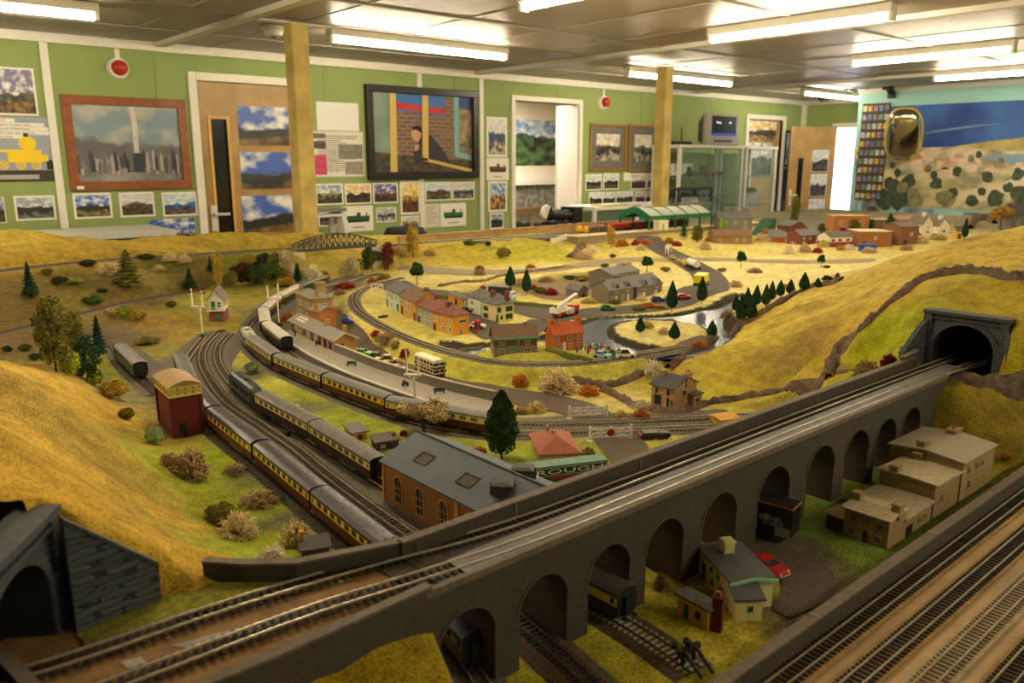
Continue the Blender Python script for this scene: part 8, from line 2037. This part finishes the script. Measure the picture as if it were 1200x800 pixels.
for x in(-.25,.05,.3):
 for s in(-1,1):q=MB();q.box(-.005,.005,-.0004,.0004,0,.010);o=q.build('locker',M_fw,r);o.location=(h*x,s*w/2,.009)
wheel_set(r,(-h*.65,-h*.3,h*.7),w*.45,.007,.004)
def lorry(label,p,q_,cabc,boxc,bh=.045,L=None,w=.036,name='model_lorry',tank=False,flip=False,lower=None):
 a,b,d=heading(p,q_);r=thing(name,label,'lorry',(a+b)/2+Vector((0,0,.002)),math.atan2(d.y,d.x)+(PI if flip else 0));L=L or d.length;h=L/2;mc=mat('lc_%d%d%d'%cabc,cabc,.4);mb=mat('lb_%d%d%d'%boxc,
boxc,.45)
 x=MB();x.box(-h,h,-w*.3,w*.3,.006,.011);x.build('chassis',M_tyre,r)
 x=MB();x.prism([(h*.62,.006),(h,.006),(h,.020),(h*.92,.034),(h*.62,.034)],-w*.47,w*.47,'y');x.build('cab',mc,r,bevel=.001);x=MB();x.box(h*.93,h*.97,-w*.42,w*.42,.0215,.030);x.build('windscreen',
M_cglass,r)
 if tank:x=MB();x.tube([(-h,0,.028),(h*.55,0,.028)],[.0165,.0165],16);x.build('tank',mb,r,40)
 else:x=MB();x.box(-h,h*.57,-w/2,w/2,.012,bh);x.build('box_body',mb,r)
 if lower:x=MB();x.box(-h-.0004,h*.57,-w/2-.0005,w/2+.0005,.012,.012+(bh-.012)*.3);x.build('lower_band',mat('lw_%d%d%d'%lower,lower,.45),r)
 wheel_set(r,(-h*.8,-h*.5,h*.75),w*.44,.0062,.004);return r
lorry('dark blue lorry with a white cab passing behind the detached houses',(575,350),(603,353),(200,206,210),(44,48,66),.05)
lorry('yellow box lorry with a green base on the bend of the street',(814,341),(829,333),(220,180,30),(232,200,40),.055,.13,.045,lower=(40,90,50))
lorry('silver tanker lorry with yellow markings on the far lane',(822,320),(800,309),(230,200,60),(216,214,206),tank=True,L=.16,w=.045)
a,b=P(614,570,0),P(711,558,0);d=b-a
r=thing('lettered_trailer','green trailer with large white lettering between the engine shed and viaduct','trailer',a,math.atan2(d.y,d.x));L=d.length;zt=zat(a,551.5);w=.03;M_tg=mat('trailer_green',
(34,66,48),.45);M_tgr=mat('trailer_roof',(96,130,110),.6,.15,60)
q=MB();q.box(0,L,0,w,.010,zt);q.build('box_body',M_tg,r);q=MB();q.box(-.001,L+.001,-.001,w+.001,zt,zt+.003);q.build('roof',M_tgr,r,bevel=.001);q=MB();q.box(0,L,.0,w,.006,.011);q.build('red_chassis',
mat('chassis_red',(150,40,28),.5),r)
hh_=zt-.011;text('ROUGH',(L*.13,-.0008,.011+hh_*.34),hh_*.66,mat('letter_white',(232,230,214),.5),r,sx=L*.80/(hh_*.66*3.45))
q=MB();q.box(L*.02,L*.98,-.0005,.0002,.011+hh_*.92,.011+hh_*.96);q.build('white_line',mat('letter_white',(232,230,214),.5),r)
q=MB();q.box(L*.2,L*.9,-.0005,.0002,.011+hh_*.10,.011+hh_*.2);q.build('small_lettering',mat('letter_dim',(150,160,140),.5),r)
wheel_set(r,(L*.15,L*.27,L*.8,L*.92),w*.45,.0055,.004)
for o in r.children:
 if o.name.startswith('wheel'):o.location.y+=w/2
a,b=G(881,628),G(926,641.5);c3=G(938,632);d=b-a
r=thing('black_trailer','black articulated trailer with a grey picture on its side, parked in a viaduct arch','trailer',a+Vector((0,0,.002)),math.atan2(d.y,d.x));L=d.length;w=.034;zt=zat(b,
595.5)-.002;M_bt2=mat('trailer_black',(30,28,28),.4)
q=MB();q.box(-.12,L,0,w,.012,zt);q.build('box_body',M_bt2,r,bevel=.001);q=MB();q.box(-.12,L+.0005,-.0004,.002,zt-.0035,zt-.001);q.box(L-.001,L+.0008,0,w,zt-.0035,zt-.001);q.build('orange_stripe',
mat('stripe_orange',(190,130,40),.5),r)
q=MB();q.prism([(L*.12,zt*.48),(L*.30,zt*.40),(L*.55,zt*.42),(L*.72,zt*.36),(L*.80,zt*.5),(L*.66,zt*.66),(L*.5,zt*.62),(L*.36,zt*.70),(L*.16,zt*.64)],-.0006,.0001,'y');q.build('side_picture',
mat('picture_grey',(170,168,164),.5,.6,90,col2=(80,78,76)),r)
for i in range(5):q=MB();q.box(L*.58,L*.97,-.0006,.0001,zt*.18+i*.0032,zt*.18+i*.0032+.0011);q.build('white_stripe',M_sigw,r)
q=MB();q.box(-.10,L-.004,.004,w-.004,.007,.012);q.build('chassis',M_tyre,r)
wheel_set(r,(L*.10,L*.38),w*.45,.0068,.004)
for o in r.children:
 if o.name.startswith('wheel'):o.location.y+=w/2
a,b=G(1007,294.5),G(1027,294.5);d=b-a;r=thing('shipping_container','bright blue container in front of the brown warehouse in the back village','container',a,math.atan2(d.y,d.x));q=MB();q.box(0,
d.length,0,.05,0,.04);q.build('body',mat('container_blue',(50,70,170),.5),r);q=MB();[q.box(x,x+.003,-.001,0,.003,.037)for x in np.linspace(.003,d.length-.006,9)];q.build('ribs',mat('container_blue',
(50,70,170),.5),r)
for i,(x,y,c,lab)in enumerate([(988,272,(180,50,40),'red van in front of the orange brown factory'),(995,272.5,(186,44,36),'red bus shaped model in front of the orange brown factory'),
(1074,276,(180,40,40),'red car left of the white gabled cottages'),(1096,279,(226,222,214),'white car in front of the white gabled cottages'),(1004,283,(60,90,180),'blue van behind the timbered house'),
(896,281,(220,220,215),'white van beside the bungalow')]):
 car(lab,(x-5,y),(x+5,y),c,.06,estate=True,hgt=.03)
gB=G(812,786);S3b=arclen(T3F);e1=at_s(T3F,S3b,S3b[-1]-.05);e2=at_s(T3F,S3b,S3b[-1]);d=e2-e1
c=P(806,781,0);r=thing('buffer_stop','black buffer stop at the end of the track under the third arch','buffer stop',(c.x,c.y,Z0+.006),math.atan2(d.y,d.x));M_bs=mat('buffer_black',(26,
24,24),.55)
for s in(-1,1):
 q=MB();q.bar((0,s*.0085,0),(0,s*.0085,.021),.0036);q.bar((0,s*.0085,.019),(.030,s*.0085,0),.0032);q.bar((0,s*.0085,.012),(-.012,s*.0085,0),.003);q.build('upright_frame',M_bs,r)
 q=MB();q.tube([(-.003,s*.009,.0165),(-.012,s*.009,.0165),(-.0125,s*.009,.0165),(-.014,s*.009,.0165)],[.0018,.0018,.0042,.0042],12);q.build('buffer',M_bs,r)
q=MB();q.box(-.003,.003,-.016,.016,.0135,.020);q.build('buffer_beam',M_bs,r);q=MB();q.lathe([(.004,.020),(.004,.025),(.002,.027)],10);q.build('stop_lamp',M_bs,r)
M_bench=mat('bench_green',(34,96,60),.5);M_bench2=mat('bench_dark',(40,56,52),.5)
def bench(label,p,rz,m):
 g=P(p[0],p[1],ZP+.0005);r=thing('platform_bench',label,'bench',g,rz);q=MB();q.box(-.013,.013,-.003,.003,.0055,.0068);q.build('seat',m,r);q=MB();q.box(-.013,.013,.003,.0042,.007,.013);q.build('backrest',
m,r)
 for x in(-.011,.011):q=MB();q.box(x-.001,x+.001,-.003,.004,0,.0055);q.build('leg',m,r)
bench('bright green bench in the middle of the station platform',(412,429),-.8,M_bench);bench('dark green bench near the right end of the station platform',(515,461),-.45,M_bench2)
def trolley(label,p,c):
 g=P(p[0],p[1],ZP+.0005);r=thing('luggage_trolley',label,'trolley',g,-.6);q=MB();q.box(-.009,.009,-.005,.005,.004,.0055);q.build('deck',M_brown_p,r)
 for i,(x,z,cc)in enumerate([(-.004,.0055,c),(.004,.0055,(90,60,40)),(-.002,.0105,(140,70,50))]):q=MB();q.box(x-.0035,x+.0035,-.004,.004,z,z+.005);q.build('parcel',mat('parcel_%d%d%d'%cc,
cc,.7),r)
 for x in(-.006,.006):
  for y in(-.005,.005):q=MB();q.cyl((x,y-.0005,.002),.002,.001,10,axis='y');q.build('wheel',M_tyre,r)
trolley('trolley of dark parcels on the platform before the station building',(373,404),(60,50,50));trolley('trolley of brown boxes on the platform near the tall signal',(475,452),
(110,60,40))
def figure(label,g,coat,legs,skin=(200,150,120),hat=None,rz=0.0,s=1.0,bent=0.0):
 r=thing('person',label,'person',g,rz);H_=.0232*s
 bm=MB()
 bm.lathe([(.0018,0),(.0021,.004),(.0026,.0105),(.0030,.0125),(.0034,.0175),(.0030,.0190),(.0012,.0196),(.0012,.0202),(.0018,.0212),(.0018,.0224),(.0008,.0232)],10)
 for sd in(-1,1):bm.tube([(sd*.0033,0,.0183),(sd*.0042,-.0006,.0145),(sd*.0038,-.0016,.0112)],[.0010,.0009,.0007],6)
 me=bm.mesh('body',[mat('fig_%d%d%d'%legs,legs,.7),mat('fig_%d%d%d'%coat,coat,.7),mat('fig_skin',skin,.7)])
 for p in me.polygons:zc=p.center.z;p.material_index=2 if zc>.0193 else(1 if zc>.0105 else 0)
 o=link('body',me,r);o.scale=(s,s,s)
 q=MB();q.lathe([(.0020,.0222),(.0021,.0228),(.0010,.0236)],8);o=q.build('hair',mat('fig_hat_%d%d%d'%(hat or(50,36,28)),hat or(50,36,28),.8),r);o.scale=(s,s,s)
 return r
figure('standing person in dark clothes on the platform before the station building',P(346,394,ZP+.0005),(40,44,40),(34,32,32),rz=.5)
figure('person in a dark coat near the parcels trolley on the platform',P(377,402,ZP+.0005),(60,50,70),(40,36,40),rz=-.4)
cols=[(200,60,40),(40,110,60),(220,190,60),(60,80,160),(210,210,205),(60,130,150),(170,60,120),(240,150,40),(90,60,50),(40,150,90),(200,40,50),(220,220,120)]
spots=[(676,413),(681,413.5),(686,411),(691,412),(695,409.5),(700,411),(704,413),(709,412),(713,414),(698,415),(689,415),(707,416)]
desc=['red','green','yellow','blue','white','teal','pink','orange','brown','bright green','scarlet','lemon']
for i,((x,y),c,dn)in enumerate(zip(spots,cols,desc)):figure('tiny person in %s clothes in the crowd beside the orange house'%dn,G(x,y),c,cols[(i+3)%12],rz=i,s=1.05)
g=G(714,418);t=plant('clump','gardenbush',718,419,h=11,wpx=12,label='green bush among the people in the orange house garden',cat='bush',rgb=(110,150,60))
#back platform, canopy, trains and the village station
zbp=.115
pa,pb_=P(677,277,zbp),P(845,264,zbp);d=pb_-pa
r=thing('back_platform','long pale raised platform edge along the back of the layout','platform',(pa.x,pa.y,Z0),math.atan2(d.y,d.x));q=MB();q.box(0,d.length+.5,0,.12,.05,zbp-.004);q.build('platform_wall',
mat('bp_wall',(150,128,98),.85,.1,30),r);q=MB();q.box(-.004,d.length+.5,-.005,.12,zbp-.004,zbp);q.build('platform_top',mat('bp_top',(206,190,156),.8,.08,30),r)
dirb=d.normalized();nb_=Vector((-dirb.y,dirb.x,0))
def bp(px,py,off):v=P(px,py,zbp);return v+nb_*off
ln=[pa+nb_*.16+dirb*t for t in np.linspace(-.6,2.2,40)];ln2=[pa+nb_*.22+dirb*t for t in np.linspace(-.6,2.2,40)]
for k,(L_,lab)in enumerate(((ln,'far back track behind the long pale platform'),(ln2,'rearmost track behind the long pale platform'))):track('back%d'%k,lab,[p+Vector((0,0,-.012))for p in L_],
gr=True,group=None)
coach_proto('crimson',(110,26,24),(128,34,28),(70,62,60),wins=9)
coach_proto('virgin',(180,36,26),(196,44,30),(196,44,30),wins=8,vents=False)
upv=Vector((0,0,RH-.012))
def on_line(line,s0,s1):S=arclen(line);return at_s(line,S,s0)+upv,at_s(line,S,s1)+upv
sv=s_near(ln2,arclen(ln2),P(688,273,zbp))
def ctrain(line,s,kinds):
 for kd,lab in kinds:
  L=.262;a,b=on_line(line,s+.045,s+L-.045);make_coach(kd,lab,a,b);s+=L+.008
a,b=on_line(ln2,sv+.05,sv+.20);diesel('red locomotive with a bright yellow nose at the left end of the back platform',a,b,.24,(176,40,28),(190,44,30),(236,190,30),'red_locomotive')
ctrain(ln2,sv+.26,[('virgin','red carriage behind the yellow nosed locomotive on the back track'),('virgin','second red carriage on the rearmost back track'),('virgin','third red carriage under the green canopy')])
sv1=s_near(ln,arclen(ln),P(700,274,zbp));a,b=on_line(ln,sv1+.04,sv1+.2);diesel('brown locomotive with yellow ends in front of the red train at the back',a,b,.23,(90,70,50),(110,96,
80),(216,170,30),'brown_locomotive')
S_=arclen(ln);smallloco('black tank locomotive between the brown locomotive and crimson carriages at the back',at_s(ln,S_,sv1+.36)+upv-Vector((0,0,RH)),-dirb,.16)
ctrain(ln,sv1+.46,[('crimson','crimson carriage left of the white platform hut at the back'),('crimson','crimson carriage under the green canopy at the back')])
a=bp(775,270,.02);t=thing('platform_hut','small white hut on the back platform in front of the green canopy','hut',a,math.atan2(dirb.y,dirb.x));q=MB();q.box(0,.09,0,.05,0,.055);q.build('walls',
M_bc,t);q=MB();q.box(-.004,.094,-.004,.054,.055,.06);q.build('roof',mat('hut_white',(236,230,216),.6),t);q=MB();q.box(.03,.05,-.001,0,0,.04);q.build('door',mat('hut_door',(180,170,
150),.6),t)
a=bp(766,270,.04);cn=thing('station_canopy','green station canopy with a curved grey glass roof over the back tracks','canopy',a,math.atan2(dirb.y,dirb.x));LC=(P(834,264,zbp)-P(766,
270,zbp)).length;M_cg=mat('canopy_green',(24,104,66),.5);M_cr=mat('canopy_glass',(180,180,164),.4,.1,30)
wc,hc0,hc1=.26,.085,.135;n=10;arc=[(wc*i/n,hc0+(hc1-hc0)*math.sin(PI*i/n))for i in range(n+1)]
q=MB();q.prism(arc+[(y,z-.003)for y,z in arc[::-1]],0,LC,'x');q.build('glass_roof',M_cr,cn,50)
for x in(0,LC):q=MB();q.prism([(y,z+.006)for y,z in arc]+[(wc,hc0-.03),(wc*.85,hc0-.012),(wc*.5,hc0+.02),(wc*.15,hc0-.012),(0,hc0-.03)],x-.006,x+.006,'x');q.build('end_screen',M_cg,
cn)
for y in(0,wc):q=MB();q.box(0,LC,y-.004,y+.004,hc0-.02,hc0+.004);q.build('valance',M_cg,cn)
for x in np.linspace(0,LC,6):
 for y in(0,wc):q=MB();q.bar((x,y,0),(x,y,hc0),.010);q.build('column',M_cg,cn)
for x in np.linspace(LC/5,LC*4/5,4):q=MB();[q.bar((x,a_[0],a_[1]+.003),(x,b_[0],b_[1]+.003),.004)for a_,b_ in zip(arc[:-1],arc[1:])];q.build('roof_rib',M_cg,cn)
g=G(893,278);t=thing('green_ramp','sloping dark green roof in front of the third door','roof',G(893,276),.2);q=MB();q.prism([(0,0),(.24,.0),(.24,.10),(.20,.10)],0,.08,'y');q.build('roof_slope',
mat('ramp_green',(36,84,50),.6),t);q=MB();q.box(.18,.238,.002,.078,0,.095);q.build('ramp_base',mat('ramp_base',(90,84,70),.8),t)
g=G(783,297);t=thing('footbridge','pale grey gantry bridge across the far lane','bridge',g,.5);q=MB()
t.scale=(.7,.7,.55)
for x in(-.06,.06):
 for y in(-.012,.012):q.bar((x,y,-.003),(x,y,.06),.006)
q.build('legs',M_sigw,t);q=MB();q.box(-.075,.075,-.014,.014,.058,.064);q.build('deck',M_sigw,t)
for y in(-.013,.013):q=MB();q.bar((-.075,y,.082),(.075,y,.082),.004);[q.bar((x,y,.06),(x,y,.082),.003)for x in np.linspace(-.07,.07,6)];q.build('railing',M_sigw,t)
a,b=G(646,286),G(664,285);d=b-a;t=thing('picket_fence','white picket fence on top of the green rise','fence',a,math.atan2(d.y,d.x));q=MB();[q.box(x,x+.006,-.001,.001,-.003,.03)for x in np.arange(0,
d.length,.011)];q.bar((0,0,.012),(d.length,0,.012),.004);q.bar((0,0,.024),(d.length,0,.024),.004);q.build('pales',M_sigw,t);q=MB();q.bar((0,0,-.003),(0,0,.036),.007);q.build('end_post',
M_sigw,t)
ra_,rb_=P(478,280,.125),P(690,264,.125)
t=thing('edge_board','long plain timber board along the back edge of the layout','board',(ra_.x-.05,ra_.y,Z0));q=MB();q.box(0,rb_.x-ra_.x+.4,0,.03,.02,.135);q.build('board',mat('edge_timber',
(176,140,90),.7,.2,12),t,bevel=.002);q=MB();q.box(0,rb_.x-ra_.x+.4,-.004,.034,.135,.142);q.build('board_cap',mat('edge_timber',(176,140,90),.7,.2,12),t)
v=P(640,262,.2);v=PY(640,262,ra_.y+.10);t=thing('large_black_engine','large black engine model with a white round front on the back board','engine',(v.x,v.y,Z0+.10),.05);M_be=mat('engine_black',
(28,26,28),.35);t.scale=(.74,.74,.74);t.location.z+=.03
q=MB();q.tube([(-.005,-.03,.125),(0,0,.125)],[.062,.066],28);q.build('white_front',mat('front_white',(226,220,216),.4),t,40);q=MB();q.tube([(0,0,.125),(.06,0,.10),(.30,0,.085)],[.07,
.052,.050],20);q.build('boiler',M_be,t,40);q=MB();q.box(.30,.42,-.06,.06,.03,.15);q.box(.29,.43,-.065,.065,.15,.158);q.build('cab',M_be,t);q=MB();q.tube([(.22,0,.13),(.22,0,.165)],
[.02,.025],12);q.build('dome',M_be,t);q=MB();q.box(.0,.42,-.05,.05,.015,.04);q.build('frame',M_be,t)
for x in(.08,.2,.32):
 q=MB()
 for y in(-.055,.045):q.cyl((x,y,.03),.03,.01,18,axis='y')
 q.build('wheelset',M_wheel,t)
v=PY(808,258,3.62);t=thing('truss_bridge_model','grey open truss bridge model at the back beside the glass cabinet','bridge',(PY(797,258,3.98).x,3.98,Z0+.10),.0);q=MB();M_tr=mat('truss_grey',
(130,122,112),.6)
for y in(0,.09):
 n=6;Lq=.42
 for z in(0.02,.12):q.bar((0,y,z),(Lq,y,z),.008)
 for i in range(n):q.bar((Lq*i/n,y,.02),(Lq*(i+.5)/n,y,.12),.007);q.bar((Lq*(i+.5)/n,y,.12),(Lq*(i+1)/n,y,.02),.007)
q.build('truss',M_tr,t);q=MB();q.box(0,.42,0,.09,0.0,.02);q.build('bridge_deck',M_tr,t)
#room furniture behind the layout
def bxp(x0,x1,y0,y1,Y):return PY(x0,(y0+y1)/2,Y).x,PY(x1,(y0+y1)/2,Y).x,PY((x0+x1)/2,y1,Y).z,PY((x0+x1)/2,y0,Y).z
xa,xb,_,zt=bxp(692,787,240,250,5.25);t=thing('display_counter','low glass display counter with white edges under the small photographs','display case',(xa,5.2,0));Wd=xb-xa
q=MB();q.box(0,Wd,0,.42,zt-.03,zt);q.build('counter_top',M_white,t)
for x in(0,Wd*.5,Wd-.03):q=MB();q.box(x,x+.03,0,.03,.0,zt-.03);q.build('upright',M_white,t)
q=MB();q.box(.03,Wd-.03,.004,.010,zt-.55,zt-.03);q.build('front_glass',M_glass,t);q=MB();q.box(.0,Wd,.0,.42,zt-.60,zt-.55);q.build('shelf',M_white,t);q=MB();q.box(0,Wd,.02,.42,0,zt-.60);q.build('base',
mat('counter_base',(150,150,140),.7),t)
for i,(u,c,lab)in enumerate([(.25,(190,190,90),'leaflets on the left of the display counter'),(.55,(220,214,204),'pale papers on the middle of the display counter'),(.85,(210,204,200),
'stack of papers on the right of the display counter')]):
 p=thing('paper_stack',lab,'papers',(xa+Wd*u,5.3,zt),.2*i);q=MB();[q.box(-.16+.01*k,.16+.006*k,-.1,.1-.01*k,.004*k,.004*k+.0035)for k in range(4)];q.build('sheets',mat('stack_%d'%i,
c,.7),p);q=MB();q.box(-.1,.1,-.06,.06,.0165,.018);q.build('top_sheet',M_paper,p)
def cabinet(label,x0,x1,ytop,Y,shelves,side=None):
 xa,xb,_,zt=bxp(x0,x1,ytop,ytop+2,Y);t=thing('glass_cabinet',label,'cabinet',(xa,Y,0));Wd=xb-xa;D=.36
 for x in(0,Wd-.035):
  for y in(0,D-.03):q=MB();q.box(x,x+.035,y,y+.03,0,zt);q.build('corner_post',M_alu,t)
 q=MB();q.box(-.01,Wd+.01,-.01,D+.01,zt,zt+.03);q.build('top_panel',M_alu,t);q=MB();q.box(.035,Wd-.035,.008,.014,.75,zt);q.build('front_glass',M_glass,t);q=MB();q.box(0,Wd,0,D,0,.75);q.build('base',
mat('cabinet_base',(90,88,84),.6),t)
 for z in shelves:q=MB();q.box(.035,Wd-.035,.02,D-.02,z,z+.008);q.build('shelf',mat('shelf_glass_green',(120,140,126),.2),t)
 return xa,xb,zt,Wd
sh=[PY(840,208,5.28).z,PY(840,232,5.28).z]
xa,xb,zt,Wd=cabinet('glass display cabinet with the small television on top',797,872,173.5,5.2,sh)
for i,(u,z,L,c,lab)in enumerate([(.22,sh[0]+.008,.3,(210,206,196),'cream model wagon box in the television cabinet'),(.40,sh[0]+.008,.34,(60,44,40),'dark brown model engine on the upper shelf of the television cabinet'),
(.68,sh[0]+.008,.40,(110,50,44),'dark red model engine on the upper shelf of the television cabinet'),(.55,sh[1]+.008,.3,(90,110,130),'bluish model on the lower shelf of the television cabinet'),
(.2,sh[1]+.008,.25,(60,60,64),'dark framed model on the lower shelf of the television cabinet')]):
 o=thing('shelf_model',lab,'model',(xa+Wd*u,5.36,z));q=MB();q.box(-L/2,L/2,-.03,.03,.02,.06 if i else .14);q.build('body',mat('sm_%d%d%d'%c,c,.5,.3,30),o);q=MB();q.box(-L*.45,-L*.2,
-.03,.03,.06,.11);q.build('cab',mat('sm_%d%d%d'%c,c,.5,.3,30),o)
 q=MB();[q.cyl((x,-.034,.02),.02,.008,12,axis='y')for x in(-L*.3,0,L*.3)];q.build('wheels',M_tyre,o)
xa2,xb2,zt2,Wd2=cabinet('second glass cabinet in front of the third door',875,911,175,5.2,[PY(890,207,5.28).z,PY(890,240,5.28).z])
cz=PY(890,207,5.28).z
o=thing('shelf_card','small yellow card in the second glass cabinet','card',(xa2+Wd2*.4,5.35,cz+.008));q=MB();q.box(-.03,.03,-.002,.002,.0,.10);q.build('card',mat('yellow_card',(226,
200,40),.6),o);q=MB();q.box(-.02,.02,-.0026,-.002,.05,.07);q.build('card_mark',M_ink,o)
o=thing('shelf_model','pale grey model on the shelf of the second glass cabinet','model',(xa2+Wd2*.55,5.38,PY(890,240,5.28).z+.008));q=MB();q.box(-.14,.14,-.04,.04,0,.14);q.build('body',
mat('pale_model',(170,164,150),.6,.3,20),o);q=MB();q.prism([(-.05,.14),(.05,.14),(0,.19)],-.14,.14,'x');q.build('roof',M_slate,o)
x0,x1,z0,z1=bxp(827,864,136,173,5.22);t=thing('crt_television','small old grey television with a dark screen on the glass cabinet','television',(x0,5.2,zt+.03));Wt=x1-x0;Ht=(z1-z0)
q=MB();q.box(0,Wt,0,.06,0,Ht);q.build('front_bezel',mat('tv_grey',(150,146,142),.5),t,bevel=.008);q=MB();a0=q.verts([(.01,.06,.01),(Wt-.01,.06,.01),(Wt-.01,.06,Ht-.01),(.01,.06,Ht-.01),
(Wt*.25,.22,Ht*.15),(Wt*.75,.22,Ht*.15),(Wt*.75,.22,Ht*.75),(Wt*.25,.22,Ht*.75)])
for f in((0,1,5,4),(1,2,6,5),(2,3,7,6),(3,0,4,7),(4,5,6,7)):q.face([a0+i for i in f])
q.build('tube_housing',mat('tv_dark',(90,88,86),.5),t);q=MB();q.box(Wt*.13,Wt*.9,-.004,.004,Ht*.32,Ht*.92);q.build('screen',mat('tv_screen',(44,48,58),.15),t,bevel=.003);q=MB();q.box(Wt*.22,
Wt*.78,-.004,.002,Ht*.10,Ht*.17);q.build('tape_slot',M_dkgrey,t);q=MB();q.box(Wt*.15,Wt*.88,-.0046,-.0041,Ht*.34,Ht*.38);q.build('screen_band',mat('screen_blue',(60,70,170),.3,emit=(40,
60,200),estr=.5),t)
for u,v_ in((.26,.70),(.34,.68),(.66,.70)):q=MB();q.box(Wt*u,Wt*(u+.07),-.0047,-.004,Ht*v_,Ht*(v_+.05));q.build('screen_text',mat('screen_white',(210,210,210),.4,emit=(210,210,220),
estr=.5),t)
t=thing('video_player','small black box with an aerial left of the television','box',(x0-.42,5.3,zt+.03));q=MB();q.box(0,.3,0,.16,0,.035);q.build('box',M_black,t);q=MB();q.bar((.26,
.1,.035),(.25,.1,.17),.008);q.build('aerial',M_black,t)
x0,x1,z0,z1=bxp(790,830,220,250,5.0);t=thing('dark_rack','dark metal rack with a picture in front of the glass cabinet','rack',(x0,4.95,0));Wd=x1-x0
for x in(0,Wd-.02):
 for y in(0,.2):q=MB();q.box(x,x+.02,y,y+.02,0,z1);q.build('leg',M_dkgrey,t)
for z in(z1-.02,.9,.5):q=MB();q.box(0,Wd,0,.22,z,z+.02);q.build('shelf',M_dkgrey,t)
o=thing('framed_print','small blue and white print on the dark rack','framed picture',(x0+Wd*.45,5.0,.92));q=MB();q.box(-.16,.16,0,.012,0,z1-.99);q.build('frame',M_dkgrey,o);q=MB();q.box(-.14,
.14,-.002,0,.02,z1-1.01);q.build('print',mat('rack_print',(150,160,190),.5,.5,14,col2=(220,216,210)),o)
a,b=PY(372,282,5.2),PY(398,282,5.2);top=PY(392,246,5.25);t=thing('step_ladder','aluminium step ladder standing under the newspaper pages','ladder',(a.x,5.20,0));Wl=.34
for x in(0,Wl):q=MB();q.bar((x-.05 if x==0 else x+.05,0,0),(x+.07 if x==0 else x-.04,.22,top.z),.03,.06);q.build('front_stile',M_alu,t)
for x in(.02,Wl-.02):q=MB();q.bar((x,.44,0),(x+(.06 if x<.1 else-.06),.25,top.z-.03),.025,.04);q.build('rear_stile',M_alu,t)
for k in range(5):z=.22+.22*k;q=MB();q.box(.0,Wl,.22*z/top.z-.03,.22*z/top.z+.05,z,z+.02);q.build('tread',M_alu,t)
q=MB();q.box(.03,Wl-.0,.17,.30,top.z-.02,top.z+.005);q.build('top_cap',mat('ladder_cap',(120,116,110),.5),t)
a,b=PY(30,276,5.05),PY(203,268,5.05);t=thing('showcase','long metal edged showcase behind the back left hill','display case',(a.x-.3,5.0,0));Wd=b.x-a.x+.3;zt=b.z
q=MB();q.box(0,Wd,0,.5,zt-.035,zt);q.build('metal_edge',M_alu,t)
for x in(0,Wd-.035):q=MB();q.box(x,x+.035,0,.035,0,zt-.035);q.build('leg',M_alu,t)
q=MB();q.box(.035,Wd-.035,.01,.49,zt-.35,zt-.035);q.build('dark_interior',mat('showcase_dark',(70,74,66),.3),t);q=MB();q.box(0,Wd,.05,.5,0,zt-.35);q.build('base',mat('showcase_base',
(110,110,100),.7),t)
for i,(px,c,lab)in enumerate([(458,M_white,'white chair back behind the board, left of the black bag'),(535,M_white,'white chair back behind the board, right of the black bag')]):
 v=PY(px,277,4.62);t=thing('plastic_chair',lab,'chair',(v.x,4.62,0),.05);q=MB();q.prism([(-.26,.60),(.26,.60),(.27,v.z-Z0*0-.02),(.22,v.z+.015),(-.22,v.z+.015),(-.27,v.z-.02)],-.015,
.015,'y');q.build('backrest',c,t,bevel=.006);q=MB();q.box(-.23,.23,.0,.45,.43,.46);q.build('seat',c,t,bevel=.006)
 for x in(-.2,.2):
  for y in(.03,.42):q=MB();q.tube([(x,y,0),(x*.95,y,.43)],[.018,.018],8);q.build('leg',c,t)
v=PY(475,276,4.36);t=thing('black_bag','black cloth bag behind the timber board','bag',(v.x,4.36,Z0-.25),.0);q=MB();q.lathe([(.15,0),(.16,.1),(.15,v.z-Z0+.24),(.12,v.z-Z0+.30),(.02,
v.z-Z0+.31)],16);q.build('bag_body',mat('bag_black',(26,24,26),.8),t,60);q=MB();q.box(-.2,.2,-.17,.17,-(Z0-.25),0);q.build('stool',M_dkgrey,t)
#groups of repeats
GN=dict(railway_track='railway tracks',carriage='railway carriages on the layout',model_tree='model trees on the layout',lichen_bush='lichen bushes on the layout',foliage_bush='foliage bushes on the layout',
photo_print='small photographs on the walls',photograph='photographs',poster='posters in the room',engine_print='engine cards on the green wall',ceiling_light='fluorescent ceiling lamps',
model_car='model cars',model_lorry='model lorries',person='tiny model people',terraced_house='terraced houses on the village street',detached_house='detached houses by the village street',
farm_building='grey stone farm buildings',village_house='houses in the back village',warehouse='warehouses in the back village',factory='factory blocks in the back village',white_cottage='white cottages in the back village',
stone_barn='stone farm row',semaphore_signal='bracket signals',level_crossing_gate='level crossing gates',hedge='clipped hedges',rock_bank='plaster rock banks',platform_bench='platform benches',
luggage_trolley='platform trolleys',lineside_hut='lineside huts',alarm_sounder='alarm sounders',timber_post='timber posts',wall_print='prints beside the card rack',framed_picture='framed pictures',
diesel_locomotive='diesel locomotives',glass_cabinet='glass cabinets',shelf_model='models in the cabinets',plastic_chair='white chairs',paper_stack='papers on the display counter',
point_motor='point motors',tunnel_portal='tunnel portals')
from collections import Counter
base=lambda n:n.split('.')[0]
tops=[o for o in COL.objects if o.parent is None and o.get('category')]
cnt=Counter(base(o.name)for o in tops)
for o in tops:
 b=base(o.name)
 if cnt[b]>1 and not o.get('group')and b in GN:o['group']=GN[b]
